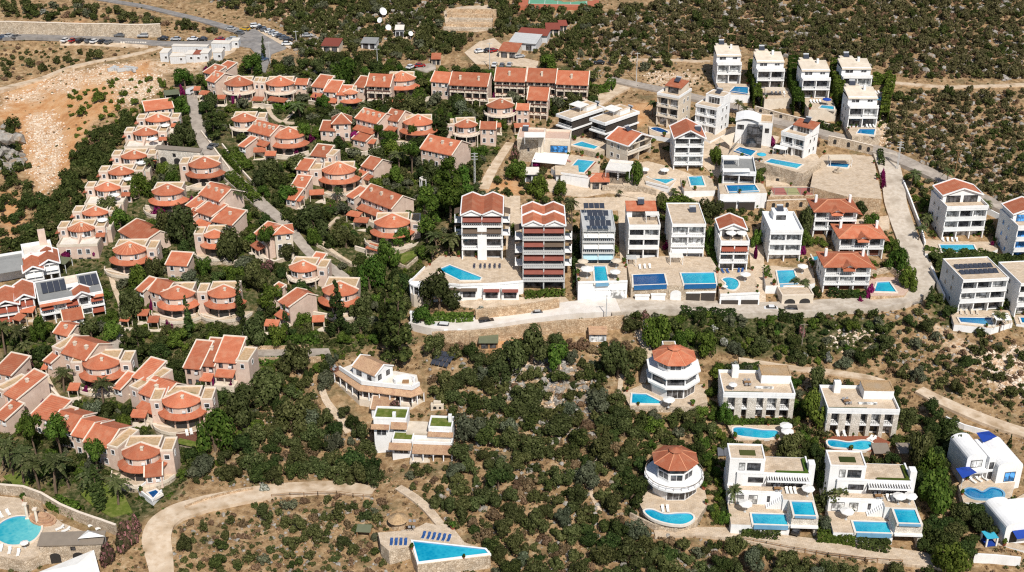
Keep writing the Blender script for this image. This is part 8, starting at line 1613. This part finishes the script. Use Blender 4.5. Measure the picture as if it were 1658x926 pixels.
for e in PL:
 x,y=proj(e[1]);vis=-30<x<1690 and -30<y<970
 byk.setdefault(e[0],[]).append((e[2]*S(e[1]) if vis else 0,e))
used={};over=[]
for kind,L_ in byk.items():
 L_.sort(key=lambda q: -q[0]);lim=290
 over+=[e for s_,e in L_[lim:]]
 rows=[]
 for s_,e in L_[:lim]:
  _,p,r,h,mat,ex=e;mat=mat or DEF.get(kind,'palm_leaf')
  x,y=proj(p);d,lm=min(((x-a)**2+(1.6*(y-b_))**2,k) for k,(a,b_,_) in enumerate(LM));a,b_,nm=LM[lm];dx,dy=x-a,1.6*(y-b_)
  rel=('below' if dy>0 else 'above') if abs(dy)>abs(dx)*.8 else ('right of' if dx>0 else 'left of')
  size='large' if s_>22 else ('small' if s_<9 else 'mid sized');rows.append((f'{size} {TONE[mat]} {NOUN[kind]} {rel} {nm}',d,e,mat))
 rows.sort(key=lambda q: (q[0],q[1]));last=None;i=0
 for lab,d,e,mat in rows:
  i=i+1 if lab==last else 0;last=lab;_,p,r,h,m0,ex=e
  grp=KN[kind].replace('_',' ')+'s on the slopes' if kind not in ('shrub',) else 'shrubs on the slopes'
  if i>9: lab2=lab+', beyond the first ten';grp='further '+lab
  else: lab2=lab+(', '+ORD[i] if i else '')
  seed=int(abs(p.x*13+p.y*7)) % 997
  pro=PROTO['palm'] if kind=='palm' else crown_protos(SHAPE[kind],mat,5 if kind in ('olive','shrub','green') else 3,{'olive': 10,'shrub': 200,'pine': 300,'tall': 400,'conifer': 500,'cypress': 600}[SHAPE[kind]])
  cm,tm,_c=pro[seed % len(pro)];sx=r;sz=h/UH[kind]*(1.0 if kind != 'palm' else 1.0)
  if kind=='cypress': sx=r*1.7
  if kind=='palm': sx=r;sz=h/2.75
  z=H(p.x,p.y);rz=rnd.uniform(0,6.28)
  if kind in ('shrub','magenta','oleander','whiteflower','creeper'):
   o=bpy.data.objects.new(KN[kind],cm);COL.objects.link(o);o.location=(p.x,p.y,z);o.rotation_euler=(0,0,rz);o.scale=(sx,sx*rnd.uniform(.85,1.1),sz)
  else:
   o=bpy.data.objects.new(KN[kind],None);COL.objects.link(o);o.location=(p.x,p.y,z);o.rotation_euler=(0,0,rz);o.scale=(sx,sx*rnd.uniform(.88,1.12),sz)
   child('trunk',tm,o);child('crown',cm,o)
  tag(o,lab2,{'olive': 'tree','green': 'tree','pine': 'pine','conifer': 'conifer','tall': 'tree','palm': 'palm'}.get(kind,KN[kind].replace('_',' ')),grp,'thing')
print('plants',{k: len(v) for k,v in byk.items()},'overflow',len(over))
def merged(name,items,per,size,kindf):
 mats=sorted({m_ for _,m_ in items});ob=bpy.data.meshes.new(name);VV=[];MI=[]
 for e,m_ in items:
  kind,p,r,h=e[:4];rs2=np.random.RandomState(int(abs(p.x*31+p.y*17)) % 99991);cl=clumps(kindf(kind),rs2);v=leaf_quads(cl,per,size,rs2);v[:,:2] *= r;v[:,2] *= h/UH[kind];v+=np.array([p.x,p.y,H(p.x,p.y)-.05]);VV.append(v);MI.append(np.full(per,mats.index(m_),np.int32))
 if not VV: return
 v=np.concatenate(VV);fill_mesh(ob,v,quads_of(v),mats[0])
 for m_ in mats[1:]: ob.materials.append(MATS[m_])
 ob.polygons.foreach_set('material_index',np.concatenate(MI));o=bpy.data.objects.new(name,ob);COL.objects.link(o);tag(o,kind='stuff');return o
merged('scrub',[(e,e[4] or DEF[e[0]]) for e in over],520,.115,lambda k: SHAPE[k])
tuft=[];ground_m=[]
for _ in range(26000):
 x,y=rs.uniform(-10,1668),rs.uniform(-10,936);X_,Y_=int(np.clip(x,0,1657)),int(np.clip(y,0,925))
 if MASK[Y_,X_]: continue
 p=at(x,y)
 if on_foot(p.x,p.y,p.z,.2): continue
 ch=[inpoly(np.array([x]),np.array([y]),q)[0] for q in EARTH+RUBBLE];g=any(inpoly(np.array([x]),np.array([y]),q)[0] for q in GREEN)
 if any(ch) and rs.rand()<.85: continue
 r=rs.uniform(.22,.62);u=rs.rand();m_=(('green_leaf' if u<.35 else 'dark_leaf' if u<.75 else 'olive_leaf') if g else ('straw_leaf' if u<.5 else 'dry_leaf' if u<.68 else 'scrub_leaf'))
 if m_=='straw_leaf': r *= .7
 tuft.append((('shrub',p,r*1.25,r*1.2),m_))
merged('undergrowth',tuft,34,.30,lambda k: 'shrub')
def hedge(pts,w,hpx,mat,label,name='hedge'):
 W=[at(*q) for q in pts];rs2=np.random.RandomState(int(pts[0][0]));VV=[]
 for a,e in zip(W[:-1],W[1:]):
  L2=(e-a).length;n=int(L2*w*26*max(1,hpx/V(a)*.6));u=rs2.rand(n);d=(e-a).normalized();nn=np.array([-d.y,d.x,0]);base=np.array(a)[None]*(1-u[:,None])+np.array(e)[None]*u[:,None];h=hpx/V(a)
  zz=np.array([H(q[0],q[1]) for q in base]);s=rs2.rand(n);off=np.where(s<.4,rs2.uniform(-1,1,n),np.sign(rs2.rand(n)-.5))*w/2;hz=np.where(s<.4,1.0,rs2.rand(n))*h*(1+.12*np.sin(u*L2*1.3))
  p=base+nn*off[:,None];p[:,2]=zz+hz;dirs=nn*(np.where(s<.4,0,np.sign(off)))[:,None]+np.array([0,0,1])*(np.where(s<.4,1,.3))[:,None]+rs2.normal(size=(n,3))*.5;dirs /= np.linalg.norm(dirs,axis=1,keepdims=True)
  t=np.cross(dirs,rs2.normal(size=(n,3)));t /= np.linalg.norm(t,axis=1,keepdims=True);b_=np.cross(dirs,t);sz=rs2.uniform(.14,.34,(n,1));p+=rs2.normal(size=(n,3))*.08
  VV.append(np.stack([p-t*sz-b_*sz*.6,p+t*sz*.8-b_*sz,p+t*sz+b_*sz*.7,p-t*sz*.7+b_*sz],1).reshape(-1,3))
 v=np.concatenate(VV);o=bpy.data.objects.new(name,cloud_mesh(name,v-np.array(W[0]),mat));COL.objects.link(o);o.location=W[0];tag(o,label,name,None,'thing')
HD=[([(1216,120),(1222,150),(1226,178)],2.6,22,'green_leaf','creeper hung wall between the topmost and awning street villas'),([(1282,118),(1284,150),(1292,188)],3.4,26,'green_leaf','bright creeper mass between the awning villa and the blue parasol villa'),([(1350,122),(1354,150),(1362,188)],3.4,26,'green_leaf','creeper mass between the blue parasol villa and the lowest street villa'),([(1412,136),(1440,136)],2.2,16,'green_leaf','clipped green hedge behind the little turquoise pool'),([(1442,140),(1434,165),(1430,200)],2.6,18,'green_leaf','tall green hedge along the edge of the street villas'),([(1322,206),(1352,214)],2,10,'dark_leaf','dark creeper over the stone arches under the lowest street villa'),([(1220,112),(1232,102)],2.2,10,'green_leaf','green hedge behind the topmost street villa'),
      ([(958,150),(985,148),(990,138)],3,10,'green_leaf','curved leafy hedge around the road bend by the three gables'),([(952,168),(966,164)],2.5,8,'dark_leaf','dark hedge below the three matching gables'),([(1424,250),(1427,272)],1.6,9,'dark_leaf','green creeper at the upper end of the plaza wall'),([(1429,284),(1431,306)],1.0,7,'magenta_leaf','magenta creeper hanging along the plaza side of the lane'),([(1143,390),(1152,415),(1158,436)],2.0,8,'green_leaf','green hedge between the gravel roofed villa and the narrow parasol villa'),([(1088,438),(1094,458)],1.2,6,'green_leaf','small hedge strip between the two infinity pools'),([(930,400),(934,450),(934,470)],2.0,12,'dark_leaf','dark hedge between the five storey apartments and the solar pergola villa'),
      ([(1188,852),(1206,856),(1220,858)],4.2,8,'green_leaf','rounded clipped hedge mound left of the hedge side cubist villa'),([(1200,866),(1262,872)],2.0,10,'dark_leaf','long dark hedge below the left lower pool'),([(1322,868),(1360,870),(1385,876)],4.5,12,'green_leaf','broad clipped hedge between the two cubist villas'),([(1388,884),(1440,892)],2.6,12,'dark_leaf','dark hedge along the driveway below the right lower pool'),([(1340,478),(1400,484)],1.8,10,'dark_leaf','hedge in front of the lowest hipped villa'),([(1100,508),(1150,511),(1190,512)],2.4,9,'dark_leaf','long dark hedge on the lower edge of the concrete lane'),([(1260,514),(1300,522)],2.5,10,'dark_leaf','dark hedge beside the black car on the lane'),([(1508,430),(1570,425),(1658,432)],5,14,'dark_leaf','broad ivy bank behind the solar rows villa'),([(1496,408),(1530,414),(1600,414)],2.2,8,'green_leaf','clipped hedge in front of the red gabled modern villa pool'),([(1240,436),(1246,458)],1.4,7,'green_leaf','clipped hedge beside the pale spill edge pool'),
      ([(450,172),(470,178),(478,170)],4.5,6,'green_leaf','low green hedge garden below the stone front fan house'),([(480,198),(520,198),(540,192)],3.5,6,'dark_leaf','low dark planting along the garden path'),([(388,586),(420,590),(455,586)],2.0,7,'green_leaf','green hedge below the village lower lane'),([(420,556),(470,556),(520,554)],2.6,9,'green_leaf','green hedge above the village lower lane'),([(372,288),(398,312),(418,330)],3,10,'green_leaf','leafy hedge on the garden side of the village lane'),([(372,250),(400,280)],5,10,'green_leaf','broad bright hedge garden right of the village lane'),([(700,520),(740,522),(766,520)],3.5,10,'green_leaf','bushy green bank between the gate and the ochre stone wall'),([(850,482),(885,480),(915,478)],1.8,9,'green_leaf','row of green bushes in front of the five storey apartments'),([(1170,600),(1230,594)],1.5,6,'dark_leaf','dark hedge along the hillside path above the upper pillared villa'),([(1180,684),(1225,686),(1275,686)],1.4,6,'green_leaf','clipped planting between the upper pillared villa and its pool'),([(1560,822),(1600,826),(1625,818)],2.4,9,'green_leaf','green hedge below the curvy blue tiled pool'),([(84,816),(112,826),(128,834)],3.2,10,'green_leaf','sprawling green bush on the wall above the round pool')]
for h_ in HD: hedge(*h_)
def rock_verts(rs2):
 t=(1+5**.5)/2;v=np.array([(-1,t,0),(1,t,0),(-1,-t,0),(1,-t,0),(0,-1,t),(0,1,t),(0,-1,-t),(0,1,-t),(t,0,-1),(t,0,1),(-t,0,-1),(-t,0,1)],float)/1.9
 return v*rs2.uniform(.6,1.25,(12,1))
RF=np.array([(0,11,5),(0,5,1),(0,1,7),(0,7,10),(0,10,11),(1,5,9),(5,11,4),(11,10,2),(10,7,6),(7,1,8),(3,9,4),(3,4,2),(3,2,6),(3,6,8),(3,8,9),(4,9,5),(2,4,11),(6,2,10),(8,6,7),(9,8,1)])
noise_mat('rock',(.20,.18,.155),(.38,.355,.32),scale=1.1,c3=(.31,.22,.14),scale3=.4,f3=(.52,.7),bump=.6,bscale=3)
noise_mat('pale_rock',(.55,.42,.30),(.76,.67,.56),scale=.9,c3=(.60,.40,.25),scale3=.5,f3=(.5,.7),bump=.6,bscale=3)
def rock_field(name,regs,mat):
 VV=[];FF=[];n=0
 for poly,cnt,(s0,s1),cl in regs:
  xs=[q[0] for q in poly];ys=[q[1] for q in poly];c=0;k=0
  while k<cnt and c<cnt*8:
   c+=1;x,y=rs.uniform(min(xs),max(xs)),rs.uniform(min(ys),max(ys))
   if not inpoly(np.array([x]),np.array([y]),poly)[0] or MASK[int(np.clip(y,0,925)),int(np.clip(x,0,1657))]: continue
   p0=at(x,y)
   for _ in range(rs.randint(1,cl+1)):
    q=p0+Vector((rs.normal()*1.5,rs.normal()*1.5,0));k+=1
    if on_foot(q.x,q.y,H(q.x,q.y),.3): continue
    s=s0+(s1-s0)*rs.beta(1.1,3.2);v=rock_verts(rs)*np.array([s,s*rs.uniform(.7,1.1),s*rs.uniform(.5,.85)]);a=rs.uniform(0,6.28);v[:,:2]=v[:,:2] @ np.array([[math.cos(a),-math.sin(a)],[math.sin(a),math.cos(a)]]);VV.append(v+np.array([q.x,q.y,H(q.x,q.y)+s*.12]));FF.append(RF+n);n+=12
 me2=bpy.data.meshes.new(name);fill_mesh(me2,np.concatenate(VV),np.concatenate(FF),mat);o=bpy.data.objects.new(name,me2);COL.objects.link(o);tag(o,kind='stuff')
rock_field('rocks',[(REG[0][0],1500,(.4,2.3),7),(REG[1][0],420,(.35,1.6),6),(REG[2][0],380,(.3,1.5),5),([(600,-10),(700,5),(690,40),(600,70),(560,40)],220,(.5,2.4),6),([(820,570),(900,560),(980,640),(900,720),(800,640)],560,(.3,1.7),7),(REG[14][0],700,(.25,1.3),6),(REG[16][0],300,(.2,.8),5),(REG[3][0],220,(.3,1.2),5),(REG[4][0],90,(.3,1.4),5),([(-5,205),(30,215),(34,268),(-5,272)],120,(.8,2.6),5),(REG[13][0],160,(.2,.8),4),(REG[19][0],200,(.2,.9),5),([(440,60),(520,60),(520,120),(440,112)],90,(.5,1.7),4)],'rock')
rock_field('rubble',[(RUBBLE[0],900,(.2,.8),5),(RUBBLE[1],420,(.2,.8),5),(RUBBLE[2],420,(.2,.9),5),(RUBBLE[3],420,(.2,1.1),6),(RUBBLE[4],160,(.2,.8),5),(RUBBLE[5],170,(.2,.8),5),(RUBBLE[6],160,(.2,.7),5),(RUBBLE[8],130,(.2,.8),5),(RUBBLE[10],200,(.2,.8),5)],'pale_rock')
for i,(x,y,s,l) in enumerate(((652,20,3.4,'largest grey boulder on the rocky top near the satellite dishes'),(668,26,3.0,'second grey boulder beside the largest one'),(640,26,2.4,'low grey boulder below the largest satellite dish'),(6,236,6.5,'big grey rock face at the picture edge beside the rubble slide'),(20,252,5.0,'lower grey rock face beside the rubble slide'),(8,262,4.0,'dark cleft rock below the big rock face'),(958,705,2.0,'pale boulder in the olive thicket above the bare path'),(935,668,1.6,'cracked pale boulder in the olive thicket'))):
 rs2=np.random.RandomState(i+40);p=at(x,y);VV=[];FF=[]
 for k in range(9): v=rock_verts(rs2)*s*rs2.uniform(.3,.6)*np.array([1,.9,1.0]);VV.append(v+rs2.normal(size=3)*s*.28+np.array([0,0,s*.1]));FF.append(RF+12*k)
 me2=bpy.data.meshes.new('boulder');fill_mesh(me2,np.concatenate(VV),np.concatenate(FF),'rock');o=bpy.data.objects.new('boulder',me2);COL.objects.link(o);o.location=p;tag(o,l,'boulder',None,'thing')
# ---- camera and daylight
cam=bpy.data.cameras.new('camera');co_=bpy.data.objects.new('camera',cam);COL.objects.link(co_);SC.camera=co_
cam.sensor_fit='HORIZONTAL';cam.sensor_width=36;cam.lens=36*FOC/1658;cam.clip_end=3000;cam.clip_start=1
co_.location=CAM;co_.rotation_euler=(math.pi/2-PITCH,0,0)
SUN_EL,SUN_AZ=R(50),R(18)      # azimuth: to the right of straight behind the camera
sd=Vector((math.sin(SUN_AZ)*math.cos(SUN_EL),-math.cos(SUN_AZ)*math.cos(SUN_EL),math.sin(SUN_EL)))
sl=bpy.data.lights.new('sun','SUN');sl.energy=4.8;sl.angle=R(.5);sl.color=(1,.955,.88);so_=bpy.data.objects.new('sun',sl);COL.objects.link(so_);so_.rotation_euler=sd.to_track_quat('Z','Y').to_euler();so_.location=(0,0,200)
w=bpy.data.worlds.new('World');SC.world=w;w.use_nodes=True;nt=w.node_tree;sk=nt.nodes.new('ShaderNodeTexSky');sk.sky_type='NISHITA';sk.sun_disc=False;sk.sun_elevation=SUN_EL;sk.sun_rotation=math.atan2(sd.x,sd.y);sk.altitude=100
bg=nt.nodes['Background'];nt.links.new(sk.outputs['Color'],bg.inputs['Color']);bg.inputs['Strength'].default_value=.085
SC.view_settings.view_transform='Standard';SC.view_settings.look='None';SC.view_settings.exposure=0.0;SC.view_settings.gamma=1
SC.cycles.use_denoising=False;SC.cycles.filter_width=1.2;SC.cycles.max_bounces=5;SC.cycles.diffuse_bounces=3;SC.cycles.transparent_max_bounces=4
